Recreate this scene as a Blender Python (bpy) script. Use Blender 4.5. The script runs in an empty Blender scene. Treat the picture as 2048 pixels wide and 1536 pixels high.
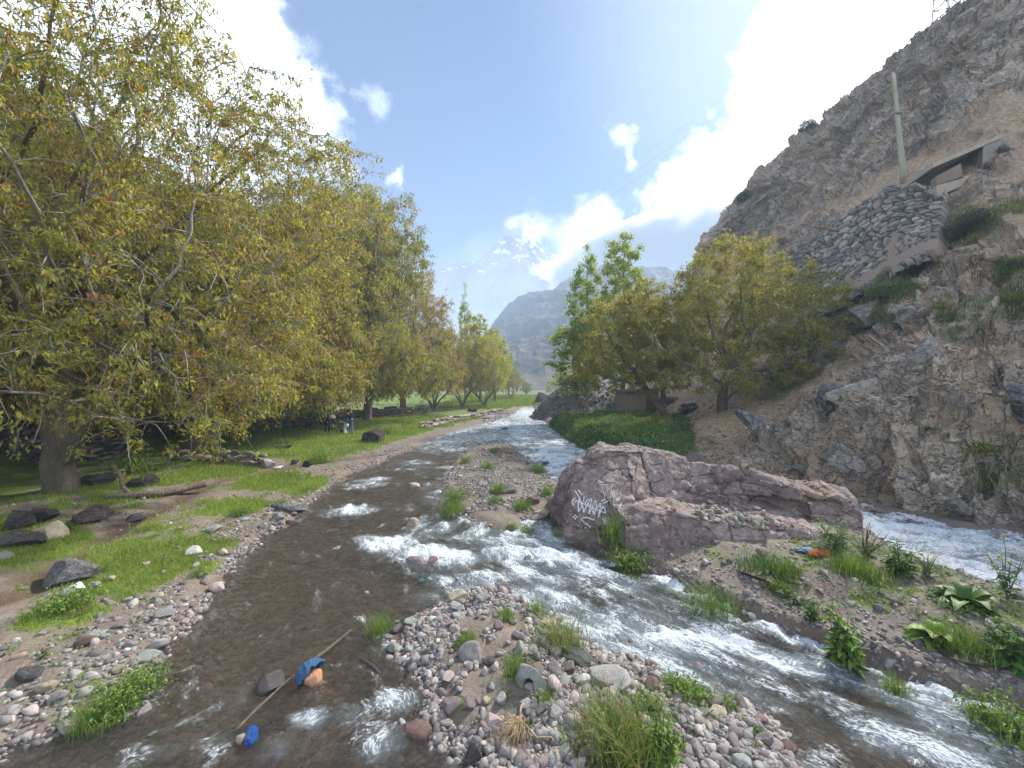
import bpy, math, random
import numpy as np
from mathutils import Vector, Matrix, noise as mnoise
from mathutils.bvhtree import BVHTree

sc = bpy.context.scene
C = sc.collection
PI = math.pi
R = math.radians

# ------------------------------------------------------------------ camera
CAM_H, FOC, CX, HY = 3.6, 769.0, 1024.0, 785.0
cam_d = bpy.data.cameras.new("camera")
cam = bpy.data.objects.new("camera", cam_d)
C.objects.link(cam)
cam.location = (0, 0, CAM_H)
cam.rotation_euler = (R(90), 0, 0)
cam_d.sensor_width = 36.0
cam_d.lens = 36.0 * FOC / 2048.0
cam_d.shift_y = (HY - 768.0) / 2048.0
cam_d.clip_start, cam_d.clip_end = 0.05, 30000.0
sc.camera = cam

# ------------------------------------------------------------------ light
SUN_EL, SUN_AZ = R(43.0), R(46.0)          # azimuth measured from +Y towards +X
SUN_DIR = Vector((math.sin(SUN_AZ) * math.cos(SUN_EL), math.cos(SUN_AZ) * math.cos(SUN_EL), math.sin(SUN_EL)))
sun_d = bpy.data.lights.new("sun", 'SUN')
sun_d.energy = 4.2
sun_d.angle = R(3.0)
sun_d.color = (1.0, 0.93, 0.82)
sun = bpy.data.objects.new("sun", sun_d)
C.objects.link(sun)
sun.rotation_euler = SUN_DIR.to_track_quat('Z', 'Y').to_euler()

sc.view_settings.view_transform = 'Standard'
sc.view_settings.look = 'None'
sc.view_settings.gamma = 1.0
sc.view_settings.exposure = 1.32

cy = sc.cycles
cy.use_denoising = True
cy.max_bounces = 7
cy.diffuse_bounces = 3
cy.glossy_bounces = 2
cy.transmission_bounces = 4
cy.transparent_max_bounces = 10
cy.volume_bounces = 1
cy.caustics_reflective = False
cy.caustics_refractive = False
cy.sample_clamp_indirect = 4.0
cy.sample_clamp_direct = 5.0
cy.use_adaptive_sampling = True
cy.adaptive_threshold = 0.02


# ------------------------------------------------------------------ node helpers
def N(nt, typ, ins=None, **props):
    n = nt.nodes.new(typ)
    for k, v in props.items():
        setattr(n, k, v)
    for k, v in (ins or {}).items():
        s = n.inputs[k]
        if isinstance(v, bpy.types.NodeSocket):
            nt.links.new(v, s)
        else:
            s.default_value = v
    return n


def math_(nt, op, a, b=0.0, c=0.0, clamp=False):
    return N(nt, 'ShaderNodeMath', {0: a, 1: b, 2: c}, operation=op, use_clamp=clamp).outputs[0]


def vmath(nt, op, a, b=(0, 0, 0), scale=1.0):
    n = N(nt, 'ShaderNodeVectorMath', {0: a, 3: scale} if op == 'SCALE' else {0: a, 1: b}, operation=op)
    return n.outputs['Value'] if op in ('DISTANCE', 'LENGTH', 'DOT_PRODUCT') else n.outputs[0]


def smooth(nt, v, lo, hi, a=0.0, b=1.0):
    return N(nt, 'ShaderNodeMapRange', {0: v, 1: lo, 2: hi, 3: a, 4: b}, interpolation_type='SMOOTHSTEP').outputs[0]


def mixc(nt, f, a, b, blend='MIX'):
    n = N(nt, 'ShaderNodeMix', data_type='RGBA', blend_type=blend)
    for i, v in ((0, f), (6, a), (7, b)):
        s = n.inputs[i]
        if isinstance(v, bpy.types.NodeSocket):
            nt.links.new(v, s)
        else:
            s.default_value = v if i == 0 else (tuple(v) + (1.0,))[:4]
    return n.outputs[2]


def noise_(nt, vec, scale, detail=4.0, rough=0.55, dist=0.0, out=0):
    return N(nt, 'ShaderNodeTexNoise', {'Vector': vec, 'Scale': scale, 'Detail': detail, 'Roughness': rough, 'Distortion': dist}).outputs[out]


def attr(nt, name, out='Fac'):
    return N(nt, 'ShaderNodeAttribute', attribute_name=name).outputs[out]


def newmat(name):
    m = bpy.data.materials.new(name)
    m.use_nodes = True
    nt = m.node_tree
    nt.nodes.clear()
    return m, nt


def finish(nt, bsdf):
    o = N(nt, 'ShaderNodeOutputMaterial')
    nt.links.new(bsdf, o.inputs['Surface'])


def bump_(nt, h, strength=0.5, dist=0.05, normal=None):
    ins = {'Height': h, 'Strength': strength, 'Distance': dist}
    if normal is not None:
        ins['Normal'] = normal
    return N(nt, 'ShaderNodeBump', ins).outputs[0]


def principled(nt, colr, rough=0.8, normal=None, spec=0.35, **kw):
    ins = {'Base Color': colr if isinstance(colr, bpy.types.NodeSocket) else (tuple(colr) + (1,))[:4], 'Roughness': rough, 'Specular IOR Level': spec}
    if normal is not None:
        ins['Normal'] = normal
    ins.update(kw)
    return N(nt, 'ShaderNodeBsdfPrincipled', ins).outputs[0]


def simple_mat(name, colr, rough=0.8, var=0.25, scale=8.0, spec=0.3):
    m, nt = newmat(name)
    co = N(nt, 'ShaderNodeTexCoord').outputs['Object']
    n = noise_(nt, co, scale, 4)
    lo = tuple(c * (1 - var) for c in colr)
    hi = tuple(min(1, c * (1 + var)) for c in colr)
    finish(nt, principled(nt, mixc(nt, n, lo, hi), rough, bump_(nt, n, 0.3, 0.02), spec))
    return m


# ------------------------------------------------------------------ world: Nishita sky with clouds laid by direction
def pdir(px, py):
    return Vector(((px - CX) / FOC, 1.0, (HY - py) / FOC)).normalized()


world = bpy.data.worlds.new("World")
sc.world = world
world.use_nodes = True
wn = world.node_tree
wn.nodes.clear()
sky = N(wn, 'ShaderNodeTexSky', sky_type='NISHITA', sun_disc=False, sun_elevation=SUN_EL, sun_rotation=SUN_AZ,
        altitude=1500.0, air_density=1.0, dust_density=0.5, ozone_density=2.2)
wdir = N(wn, 'ShaderNodeTexCoord').outputs['Generated']
warp_a = vmath(wn, 'SCALE', vmath(wn, 'SUBTRACT', noise_(wn, wdir, 3.2, 4, 0.6, out=1), (0.5, 0.5, 0.5)), scale=0.26)
warp_b = vmath(wn, 'SCALE', vmath(wn, 'SUBTRACT', noise_(wn, wdir, 14.0, 5, 0.65, out=1), (0.5, 0.5, 0.5)), scale=0.11)
wdir2 = vmath(wn, 'ADD', vmath(wn, 'ADD', wdir, warp_a), warp_b)
# (px, py) of a cloud's middle, inner and outer angular radius, weight
CLOUDS = [((1860, 10), .12, .31, 1.0), ((1700, 110), .05, .17, 1.0), ((1545, 130), .03, .14, .9), ((1410, 290), .02, .11, .8), ((1490, 330), .04, .18, 1.0), ((1610, 230), .06, .19, 1.0),
          ((2300, 200), .2, .42, 1.0), ((2000, -500), .1, .25, 1.0), ((2400, -300), .2, .48, 1.0),
          ((1330, 410), .02, .13, .85), ((1190, 450), .02, .12, .8), ((1090, 450), .02, .09, .55), ((1440, 420), .06, .17, 1.0),
          ((500, 30), .03, .14, 1.0), ((575, 190), .02, .12, 1.0), ((440, 130), .05, .20, 1.0), ((300, 250), .12, .36, 1.0), ((520, 330), .05, .18, .9), ((150, 500), .15, .45, .9),
          ((620, 300), .02, .10, .85), ((805, 365), .0, .05, .62), ((740, 195), .0, .07, .5), ((1240, 280), .0, .07, .55),
          ((-500, 300), .25, .7, 1.0), ((700, 700), .1, .3, .6), (Vector((.3, -1, .55)), .3, 1.0, 1.0), (Vector((-1, -.5, .5)), .2, .7, 1.0), (Vector((1, -.4, .7)), .2, .6, .9)]  # the Vector entries are unseen clouds behind the camera, added as fill light
cl = None
for (p, r0, r1, w) in CLOUDS:
    d = vmath(wn, 'DISTANCE', wdir2, tuple(pdir(*p) if len(p) == 2 else p.normalized()))
    v = smooth(wn, d, r1, r0, 0.0, w)
    cl = v if cl is None else math_(wn, 'MAXIMUM', cl, v)
cdet = noise_(wn, wdir2, 7.0, 6, 0.62)
cloud = smooth(wn, math_(wn, 'ADD', cl, math_(wn, 'MULTIPLY', math_(wn, 'SUBTRACT', cdet, 0.5), 1.15)), 0.18, 0.92)
sund = vmath(wn, 'DISTANCE', wdir, tuple(SUN_DIR))
glare = smooth(wn, sund, 0.75, 0.05)
ccol = mixc(wn, glare, (8.6, 9.1, 9.9), (24.0, 23.2, 22.0))
cshade = smooth(wn, noise_(wn, wdir2, 4.0, 5, 0.6), 0.3, 0.75, 0.62, 1.15)
ccol = mixc(wn, 1.0, ccol, N(wn, 'ShaderNodeCombineColor', {0: cshade, 1: cshade, 2: cshade}).outputs[0], 'MULTIPLY')
skyc = mixc(wn, 1.0, sky.outputs[0], (.255, .385, .51), 'MULTIPLY')
skyc = mixc(wn, smooth(wn, sund, .62, .10, 0, .40), skyc, (7.0, 7.4, 7.9))
fin = mixc(wn, cloud, skyc, ccol)
bg = N(wn, 'ShaderNodeBackground', {'Color': fin, 'Strength': 0.10})
wo = N(wn, 'ShaderNodeOutputWorld')
wn.links.new(bg.outputs[0], wo.inputs['Surface'])


# ------------------------------------------------------------------ numpy noise
def _h(ix, iy, iz, seed):
    x = (ix.astype(np.int64) * 374761393 + iy.astype(np.int64) * 668265263 + iz.astype(np.int64) * 2147483647 + seed * 1274126177) & 0xffffffff
    x = ((x ^ (x >> 13)) * 1274126177) & 0xffffffff
    x = ((x ^ (x >> 16)) * 2246822519) & 0xffffffff
    x = x ^ (x >> 15)
    return (x & 0xffffff).astype(np.float64) / 16777215.0


def vnoise(p, seed=0):
    p = np.asarray(p, float)
    i = np.floor(p).astype(np.int64)
    f = p - i
    u = f * f * f * (f * (f * 6 - 15) + 10)
    r = 0.0
    for dx in (0, 1):
        wx = u[:, 0] if dx else 1 - u[:, 0]
        for dy in (0, 1):
            wy = u[:, 1] if dy else 1 - u[:, 1]
            for dz in (0, 1):
                wz = u[:, 2] if dz else 1 - u[:, 2]
                r = r + wx * wy * wz * _h(i[:, 0] + dx, i[:, 1] + dy, i[:, 2] + dz, seed)
    return r * 2 - 1


def fbm(p, octv=4, lac=2.03, gain=0.5, seed=0, ridge=False):
    p = np.asarray(p, float)
    a, s, t = 1.0, 0.0, 0.0
    for k in range(octv):
        n = vnoise(p, seed + 17 * k)
        if ridge:
            n = 1 - 2 * np.abs(n)
        s = s + a * n
        t += a
        a *= gain
        p = p * lac + 3.7
    return s / t


def worley(p, seed=0):
    p = np.asarray(p, float)
    i = np.floor(p).astype(np.int64)
    n = len(p)
    f1 = np.full(n, 9.0)
    f2 = np.full(n, 9.0)
    cid = np.zeros(n)
    cpt = np.zeros((n, 3))
    for dx in (-1, 0, 1):
        for dy in (-1, 0, 1):
            for dz in (-1, 0, 1):
                c = i + np.array([dx, dy, dz])
                q = np.stack([c[:, k] + _h(c[:, 0], c[:, 1], c[:, 2], seed + 31 * k + 5) for k in range(3)], 1)
                d = np.sqrt(((p - q) ** 2).sum(1))
                m = d < f1
                f2 = np.where(m, f1, np.minimum(f2, d))
                f1 = np.where(m, d, f1)
                cpt = np.where(m[:, None], q, cpt)
                cid = np.where(m, _h(c[:, 0], c[:, 1], c[:, 2], seed + 99), cid)
    return f1, f2, cid, cpt


def xy(x, y, z=0.0):
    return np.stack([np.asarray(x, float), np.asarray(y, float), np.zeros_like(np.asarray(x, float)) + z], 1)


def sstep(a, b, x):
    t = np.clip((x - a) / (b - a), 0, 1)
    return t * t * (3 - 2 * t)


# ------------------------------------------------------------------ mesh helpers
def mesh_np(name, V, F, mats=(), smooth_=True, attrs=None, mat_idx=None):
    """V (n,3); F one (m,k) int array or a list of such arrays"""
    me = bpy.data.meshes.new(name)
    V = np.asarray(V, np.float32)
    Fs = F if isinstance(F, list) else [F]
    Fs = [np.asarray(f, np.int32) for f in Fs if len(f)]
    nf = sum(len(f) for f in Fs)
    loops = np.concatenate([f.ravel() for f in Fs])
    tot = np.concatenate([np.full(len(f), f.shape[1], np.int32) for f in Fs])
    start = np.concatenate([[0], np.cumsum(tot)[:-1]]).astype(np.int32)
    me.vertices.add(len(V))
    me.vertices.foreach_set('co', V.ravel())
    me.loops.add(len(loops))
    me.loops.foreach_set('vertex_index', loops)
    me.polygons.add(nf)
    me.polygons.foreach_set('loop_start', start)
    me.polygons.foreach_set('loop_total', tot)
    for m in mats:
        me.materials.append(m)
    if mat_idx is not None:
        me.polygons.foreach_set('material_index', np.asarray(mat_idx, np.int32))
    me.polygons.foreach_set('use_smooth', np.full(nf, bool(smooth_)))
    for k, a in (attrs or {}).items():
        a = np.asarray(a, np.float32)
        if a.ndim == 1:
            at = me.attributes.new(k, 'FLOAT', 'POINT')
            at.data.foreach_set('value', a)
        elif a.shape[1] == 3 and k.startswith('v_'):
            at = me.attributes.new(k, 'FLOAT_VECTOR', 'POINT')
            at.data.foreach_set('vector', a.ravel())
        else:
            at = me.attributes.new(k, 'FLOAT_COLOR', 'POINT')
            at.data.foreach_set('color', np.concatenate([a[:, :3], np.ones((len(a), 1), np.float32)], 1).ravel())
    me.update()
    me.validate(clean_customdata=False)
    return me


def link(name, me, parent=None, loc=None):
    o = bpy.data.objects.new(name, me)
    C.objects.link(o)
    if parent is not None:
        o.parent = parent
    if loc is not None:
        o.location = loc
    return o


def tag(o, label=None, cat=None, group=None, kind=None):
    if label:
        o['label'] = label
    if cat:
        o['category'] = cat
    if group:
        o['group'] = group
    if kind:
        o['kind'] = kind
    return o


def thing(name, label, cat, loc=(0, 0, 0), rotz=0.0, group=None):
    o = bpy.data.objects.new(name, None)
    C.objects.link(o)
    o.empty_display_size = 0.2
    o.location = loc
    o.rotation_euler = (0, 0, rotz)
    return tag(o, label, cat, group)


def copy_tree(o, parent=None):
    c = o.copy()
    C.objects.link(c)
    c.parent = parent
    for ch in list(o.children):
        copy_tree(ch, c)
    return c


def grid_faces(nr, nc):
    a = np.arange(nr * nc).reshape(nr, nc)
    return np.stack([a[:-1, :-1], a[:-1, 1:], a[1:, 1:], a[1:, :-1]], -1).reshape(-1, 4)


def P(px, py, Y):
    """world point seen at photo pixel (px, py) when it stands Y metres ahead"""
    return np.array([(px - CX) / FOC * Y, Y, CAM_H - (py - HY) / FOC * Y])


_ico = {}


def ico(sub):
    if sub not in _ico:
        import bmesh
        bm = bmesh.new()
        bmesh.ops.create_icosphere(bm, subdivisions=sub, radius=1.0)
        bm.verts.ensure_lookup_table()
        _ico[sub] = (np.array([v.co[:] for v in bm.verts]), np.array([[v.index for v in f.verts] for f in bm.faces]))
        bm.free()
    return _ico[sub][0].copy(), _ico[sub][1]


def rock(seed, sub=3, cuts=9, depth=(0.62, 0.95), rough=0.08, freq=1.6, shape=(1, 1, 1), soft=0.0):
    """a stone: sphere flattened by random planes, then roughened; unit size"""
    V, F = ico(sub)
    rg = np.random.RandomState(seed)
    lump = fbm(V * 1.1 + seed * 7.3, 2, seed=seed)
    V = V * (1 + 0.18 * lump)[:, None]
    for k in range(cuts):
        n = rg.normal(size=3)
        n /= np.linalg.norm(n)
        c = rg.uniform(*depth)
        d = V @ n - c
        over = np.clip(d, 0, None) * (1 - soft)
        V = V - over[:, None] * n
    V = V * np.asarray(shape, float)
    nr = V / (np.linalg.norm(V, axis=1)[:, None] + 1e-9)
    V = V + nr * (rough * fbm(V * freq + seed * 3.1, 4, seed=seed + 5))[:, None]
    return V, F


def rot_rand(n, rg, tilt=0.3):
    """n random rotation matrices: any yaw, small tilts"""
    yaw = rg.uniform(0, 2 * PI, n)
    a = rg.normal(0, tilt, n)
    b = rg.normal(0, tilt, n)
    cz, sz, ca, sa, cb, sb = np.cos(yaw), np.sin(yaw), np.cos(a), np.sin(a), np.cos(b), np.sin(b)
    Z, O = np.zeros(n), np.ones(n)
    Rz = np.stack([np.stack([cz, -sz, Z], 1), np.stack([sz, cz, Z], 1), np.stack([Z, Z, O], 1)], 1)
    Rx = np.stack([np.stack([O, Z, Z], 1), np.stack([Z, ca, -sa], 1), np.stack([Z, sa, ca], 1)], 1)
    Ry = np.stack([np.stack([cb, Z, sb], 1), np.stack([Z, O, Z], 1), np.stack([-sb, Z, cb], 1)], 1)
    return Rx @ Ry @ Rz


def scatter(protos, pos, scale, rot, cols, rg):
    """merge many placed copies of a few protos: returns V, F, colours"""
    Vs, Fs, Cs = [], [], []
    off = 0
    which = rg.randint(0, len(protos), len(pos))
    for k, (V0, F0) in enumerate(protos):
        ii = np.nonzero(which == k)[0]
        if not len(ii):
            continue
        V = np.einsum('nij,nvj->nvi', rot[ii], V0[None] * scale[ii][:, None, :]) + pos[ii][:, None, :]
        n, m = len(ii), len(V0)
        Vs.append(V.reshape(-1, 3))
        Fs.append((F0[None] + (np.arange(n) * m)[:, None, None] + off).reshape(-1, F0.shape[1]))
        Cs.append(np.repeat(cols[ii], m, axis=0))
        off += n * m
    return np.concatenate(Vs), np.concatenate(Fs), np.concatenate(Cs)


def tube(pts, rad, sides=8, cap=True):
    """tapered tube along points: V, [quads, tris]"""
    pts = np.asarray(pts, float)
    n = len(pts)
    rad = np.broadcast_to(np.asarray(rad, float), (n,))
    t = np.gradient(pts, axis=0)
    t /= np.linalg.norm(t, axis=1)[:, None] + 1e-12
    u = np.empty_like(t)
    k = np.array([0.0, 0, 1]) if abs(t[0, 2]) < .8 else np.array([1.0, 0, 0])
    for i in range(n):
        k = k - t[i] * (k @ t[i])
        k = k / (math.sqrt(k @ k) + 1e-12)
        u[i] = k
    w = np.cross(t, u)
    a = np.arange(sides) * 2 * PI / sides
    ring = u[:, None] * np.cos(a)[None, :, None] + w[:, None] * np.sin(a)[None, :, None]
    V = (pts[:, None] + ring * rad[:, None, None]).reshape(-1, 3)
    i = np.arange(n * sides).reshape(n, sides)
    Q = np.stack([i[:-1], np.roll(i[:-1], -1, 1), np.roll(i[1:], -1, 1), i[1:]], -1).reshape(-1, 4)
    T = np.zeros((0, 3), int)
    if cap:
        V = np.concatenate([V, pts[:1], pts[-1:]])
        a0, a1 = n * sides, n * sides + 1
        T = np.concatenate([np.stack([np.roll(i[0], -1), i[0], np.full(sides, a0)], 1), np.stack([i[-1], np.roll(i[-1], -1), np.full(sides, a1)], 1)])
    return V, [Q, T]


class MB:
    """collects quads and triangles into one mesh"""

    def __init__(self):
        self.V, self.Q, self.T, self.n, self.A = [], [], [], 0, []

    def add(self, V, faces, a=None):
        V = np.asarray(V, float)
        for f in (faces if isinstance(faces, list) else [faces]):
            f = np.asarray(f)
            if len(f):
                (self.Q if f.shape[1] == 4 else self.T).append(f + self.n)
        self.V.append(V)
        self.A.append(np.tile(np.asarray(a if a is not None else (.5, .5, .5), float), (len(V), 1)) if a is None or np.ndim(a) == 1 else np.asarray(a))
        self.n += len(V)
        return self

    def box(self, c, size, rotz=0.0, a=None, jit=0.0, seed=0):
        s = np.asarray(size, float) / 2
        V = np.array([[x, y, z] for x in (-1, 1) for y in (-1, 1) for z in (-1, 1)], float) * s
        if jit:
            V += np.random.RandomState(seed).uniform(-jit, jit, V.shape)
        cz, sz = math.cos(rotz), math.sin(rotz)
        V = V @ np.array([[cz, sz, 0], [-sz, cz, 0], [0, 0, 1]]) + np.asarray(c, float)
        return self.add(V, np.array([[0, 1, 3, 2], [4, 6, 7, 5], [0, 4, 5, 1], [2, 3, 7, 6], [0, 2, 6, 4], [1, 5, 7, 3]]), a)

    def hexa(self, b4, t4, a=None):
        """box from four bottom and four top corners"""
        V = np.concatenate([np.asarray(b4, float), np.asarray(t4, float)])
        return self.add(V, np.array([[3, 2, 1, 0], [4, 5, 6, 7], [0, 1, 5, 4], [1, 2, 6, 5], [2, 3, 7, 6], [3, 0, 4, 7]]), a)

    def tube(self, pts, rad, sides=8, a=None):
        V, F = tube(pts, rad, sides)
        return self.add(V, F, a)

    def mesh(self, name, mat, smooth_=True, extra=None):
        V = np.concatenate(self.V)
        F = ([np.concatenate(self.Q)] if self.Q else []) + ([np.concatenate(self.T)] if self.T else [])
        at = {'Col': np.concatenate(self.A)}
        at.update(extra or {})
        return mesh_np(name, V, F, [mat], smooth_, at)

    def build(self, name, mat, parent=None, smooth_=True, loc=None):
        return link(name, self.mesh(name, mat, smooth_), parent, loc)
# ================================================================== GROUND
SLOPE = 0.008


def G(px, py, z=0.0):
    """point of the ground plane (z above the water line) seen at photo pixel"""
    Y = (CAM_H - z) / ((py - HY) / FOC + SLOPE)
    return np.array([(px - CX) / FOC * Y, Y])


def Gp(pts):
    return np.array([G(*p) for p in pts])


LEFT_EDGE = Gp([(-260, 1640), (0, 1518), (31, 1499), (122, 1464), (244, 1422), (283, 1370), (314, 1321), (384, 1237), (443, 1167), (488, 1108),
                (527, 1073), (590, 1042), (620, 1005), (660, 975), (700, 950), (760, 925), (830, 895), (890, 872), (950, 852), (1000, 838), (1030, 826), (1046, 816)])
RIGHT_FAR = Gp([(1068, 816), (1072, 830), (1096, 850), (1130, 872), (1176, 895), (1250, 925), (1330, 945), (1450, 978), (1600, 1003), (1705, 1027), (1800, 1037), (1900, 1064), (2048, 1084), (2600, 1200)])
ISLE_FRONT = Gp([(1118, 1060), (1122, 1074), (1180, 1090), (1255, 1135), (1330, 1160), (1400, 1195), (1500, 1240), (1600, 1285), (1700, 1318), (1790, 1350), (1900, 1395), (2060, 1450), (2700, 1660)])
ISLE_BACK = np.concatenate([Gp([(2700, 1480), (2060, 1205), (1850, 1137), (1770, 1090), (1728, 1062)]), np.array([[9.5, 10.7], [8.5, 11.4], [5, 11.9], [2.2, 12.0], [1.3, 11.0]])])
poly_left = np.concatenate([LEFT_EDGE, [[3, 130], [-400, 200], [-400, 2]]])
poly_right = np.concatenate([RIGHT_FAR, [[60, 4], [400, 20], [400, 200], [6, 130]]])
poly_isle = np.concatenate([ISLE_FRONT, ISLE_BACK])
poly_bar = Gp([(770, 1292), (800, 1250), (880, 1215), (950, 1180), (1020, 1182), (1060, 1212), (1130, 1250), (1180, 1292), (1290, 1335), (1400, 1380), (1500, 1412), (1560, 1475), (1620, 1560), (1650, 1700), (960, 1700), (945, 1540), (880, 1478), (862, 1430), (872, 1372), (825, 1335)])
poly_field = np.array([[-60, 79], [2, 77], [5, 80], [14, 78], [80, 76], [120, 400], [-120, 400]], float)
poly_mid = Gp([(930, 902), (985, 880), (1030, 893), (1050, 915), (1100, 945), (1135, 985), (1118, 1025), (1060, 1040), (1040, 1062), (1000, 1066), (935, 1036), (885, 1005), (878, 972), (902, 932)])


def sdf(poly, x, y):
    """signed distance, positive inside"""
    d2 = np.full(len(x), 1e18)
    inside = np.zeros(len(x), bool)
    n = len(poly)
    for i in range(n):
        ax, ay = poly[i]
        bx, by = poly[(i + 1) % n]
        ex, ey = bx - ax, by - ay
        t = np.clip(((x - ax) * ex + (y - ay) * ey) / (ex * ex + ey * ey + 1e-12), 0, 1)
        d2 = np.minimum(d2, (x - ax - t * ex) ** 2 + (y - ay - t * ey) ** 2)
        if ay != by:
            c = ((ay > y) != (by > y)) & (x < (bx - ax) * (y - ay) / (by - ay) + ax)
            inside ^= c
    return np.where(inside, 1, -1) * np.sqrt(d2)


TRICKLE = Gp([(745, 908, .2), (560, 937, .25), (430, 965, .25), (340, 1010, .25), (255, 1050, .25), (150, 1110, .25), (70, 1185, .2), (-100, 1240, .2)])


def dist_line(pts, x, y):
    d2 = np.full(len(x), 1e18)
    for (ax, ay), (bx, by) in zip(pts[:-1], pts[1:]):
        ex, ey = bx - ax, by - ay
        t = np.clip(((x - ax) * ex + (y - ay) * ey) / (ex * ex + ey * ey), 0, 1)
        d2 = np.minimum(d2, (x - ax - t * ex) ** 2 + (y - ay - t * ey) ** 2)
    return np.sqrt(d2)


def terrain(x, y):
    """ground height and masks at x, y (arrays)"""
    x, y = np.asarray(x, float), np.asarray(y, float)
    zw = SLOPE * np.minimum(y, 150)
    wob = 0.10 * fbm(xy(x * 1.7, y * 1.7), 3, seed=3) * np.clip(y / 8, .4, 2)
    dl, dr, di = sdf(poly_left, x, y) + wob, sdf(poly_right, x, y) + wob, sdf(poly_isle, x, y) + wob
    db, dm = sdf(poly_bar, x, y) + wob, sdf(poly_mid, x, y) + wob * .6
    df = sdf(poly_field, x, y) + wob
    bed = lambda d: np.maximum(-0.32, 0.30 * d)
    n1 = fbm(xy(x * .35, y * .35), 3, seed=8)
    n2 = fbm(xy(x * 1.3, y * 1.3), 4, seed=9)
    hl = np.where(dl > 0, 0.12 * sstep(0, .4, dl) + 0.14 * sstep(.5, 2.5, dl) + 0.25 * sstep(2, 7, dl), bed(dl))
    tr = dist_line(TRICKLE, x, y)
    trm = np.exp(-(tr / (0.28 + .12 * n2)) ** 2) * (dl > 0)
    hl = hl - 0.10 * trm
    # valley side behind the walnut trees, with terraces
    far_left = np.clip(-x - 17.5 - 0.10 * (y - 12), 0, None)
    hill = 0.42 * far_left * sstep(0, 6, far_left) + 1.2 * n1 * sstep(3, 12, far_left)
    hl = hl + np.where(y < 400, hill, hill * .3) * (dl > 0)
    hr = np.where(dr > 0, (0.45 * sstep(0, .6, dr) + 0.4 * sstep(1, 7, dr)) * (.06 + .94 * sstep(14.5, 19, y)), bed(dr))
    hi = np.where(di > 0, 0.22 * sstep(0, .22, di) + 0.30 * sstep(.2, 1.6, di), bed(di))
    hb = np.where(db > 0, 0.13 * sstep(0, .35, db) + 0.10 * sstep(.4, 1.2, db), bed(db))
    hm = np.where(dm > 0, 0.12 * sstep(0, .35, dm) + 0.12 * sstep(.4, 1.4, dm), bed(dm))
    hf = np.where(df > 0, .5 * sstep(0, 1.2, df) + .5 * sstep(2, 25, df), -5)
    h = np.max([hl, hr, hi, hb, hm, hf], axis=0)
    land = np.max([dl, dr, di, db, dm, df], axis=0)
    h = h + np.where(land > 0, 0.05 * n2 * sstep(0, .5, land) + 0.07 * n1 * sstep(.5, 4, land), 0.04 * n2)
    h = h + 0.018 * np.clip(y - 45, 0, 200) * sstep(0, 3, land) * .5
    z = zw + h
    # masks
    gr = np.zeros(len(x))
    for (px, py, rx, ry, w) in GRASS:
        c = G(px, py, .35)
        gr = np.maximum(gr, w * np.exp(-((x - c[0]) / rx) ** 2 - ((y - c[1]) / ry) ** 2))
    gr = gr * (dl > .25)
    meadow = sstep(1.0, 2.6, dl) * sstep(16.5, 18.5, y) * (1 - .0 * y)
    gr = np.maximum(gr, .95 * meadow * (1 - .75 * sstep(.5, 4, far_left)))
    gr = np.maximum(gr, .58 * sstep(3.0, 5.5, dl) * (y < 17))
    field = sstep(70, 80, y) * (land > .3) * (1 - .8 * sstep(5, 20, far_left))
    gr = np.maximum(gr, field)
    gr = np.maximum(gr, .42 * sstep(.4, 1.2, di))
    gr = gr * (1 - .9 * np.clip(trm * 1.3, 0, 1))
    gr = sstep(.28, .66, gr + .42 * fbm(xy(x * .9, y * .9), 4, seed=21) + .42 * fbm(xy(x * 3.3, y * 3.3), 3, seed=22) * (y < 40))
    patch = sstep(.1, .8, dr) * (x < 15) * (y > 13)
    bedm = sstep(.05, -.12, land)
    mud = np.clip(trm * 1.2 + .8 * sstep(.15, .45, fbm(xy(x * .8, y * .8), 3, seed=30)) * sstep(1.8, 3.5, dl), 0, 1)
    mud = np.maximum(mud, sstep(.25, .02, land) * (land > -.3) * .6)
    return dict(z=z, grass=gr, bed=bedm, mud=mud, patch=patch, land=land, dl=dl, dr=dr, di=di, db=db, dm=dm, zw=zw, far_left=far_left)


GRASS = [(340, 1075, 1.5, .9, 1), (270, 1110, 1.5, .8, 1), (230, 1150, .8, .5, .9), (120, 1085, 1.6, .8, .9), (20, 1110, 1.0, .7, .8), (480, 1000, 1.0, 1.2, .9), (560, 958, 2.0, 1.5, .95), (430, 945, 2.5, 1.6, .9),
         (60, 945, 3.5, 2.0, .9), (230, 1000, 1.2, .5, .5), (110, 1215, .6, .4, .8), (230, 1400, .38, .3, .9), (180, 1430, .25, .2, .7), (330, 1050, 1.4, .6, .7), (420, 1140, .4, .5, .5), (385, 1170, .3, .3, .5), (150, 1330, .3, .5, .45)]


def height(x, y):
    return terrain(np.atleast_1d(x), np.atleast_1d(y))['z']


def hz(x, y):
    return float(height([x], [y])[0])


def ground_at(px, py):
    """ground point seen at photo pixel"""
    z = 0.3
    for _ in range(8):
        x, y = G(px, py, z)
        z = hz(x, y) - SLOPE * min(y, 150)
    x, y = G(px, py, z)
    return np.array([x, y, hz(x, y)])


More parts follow.
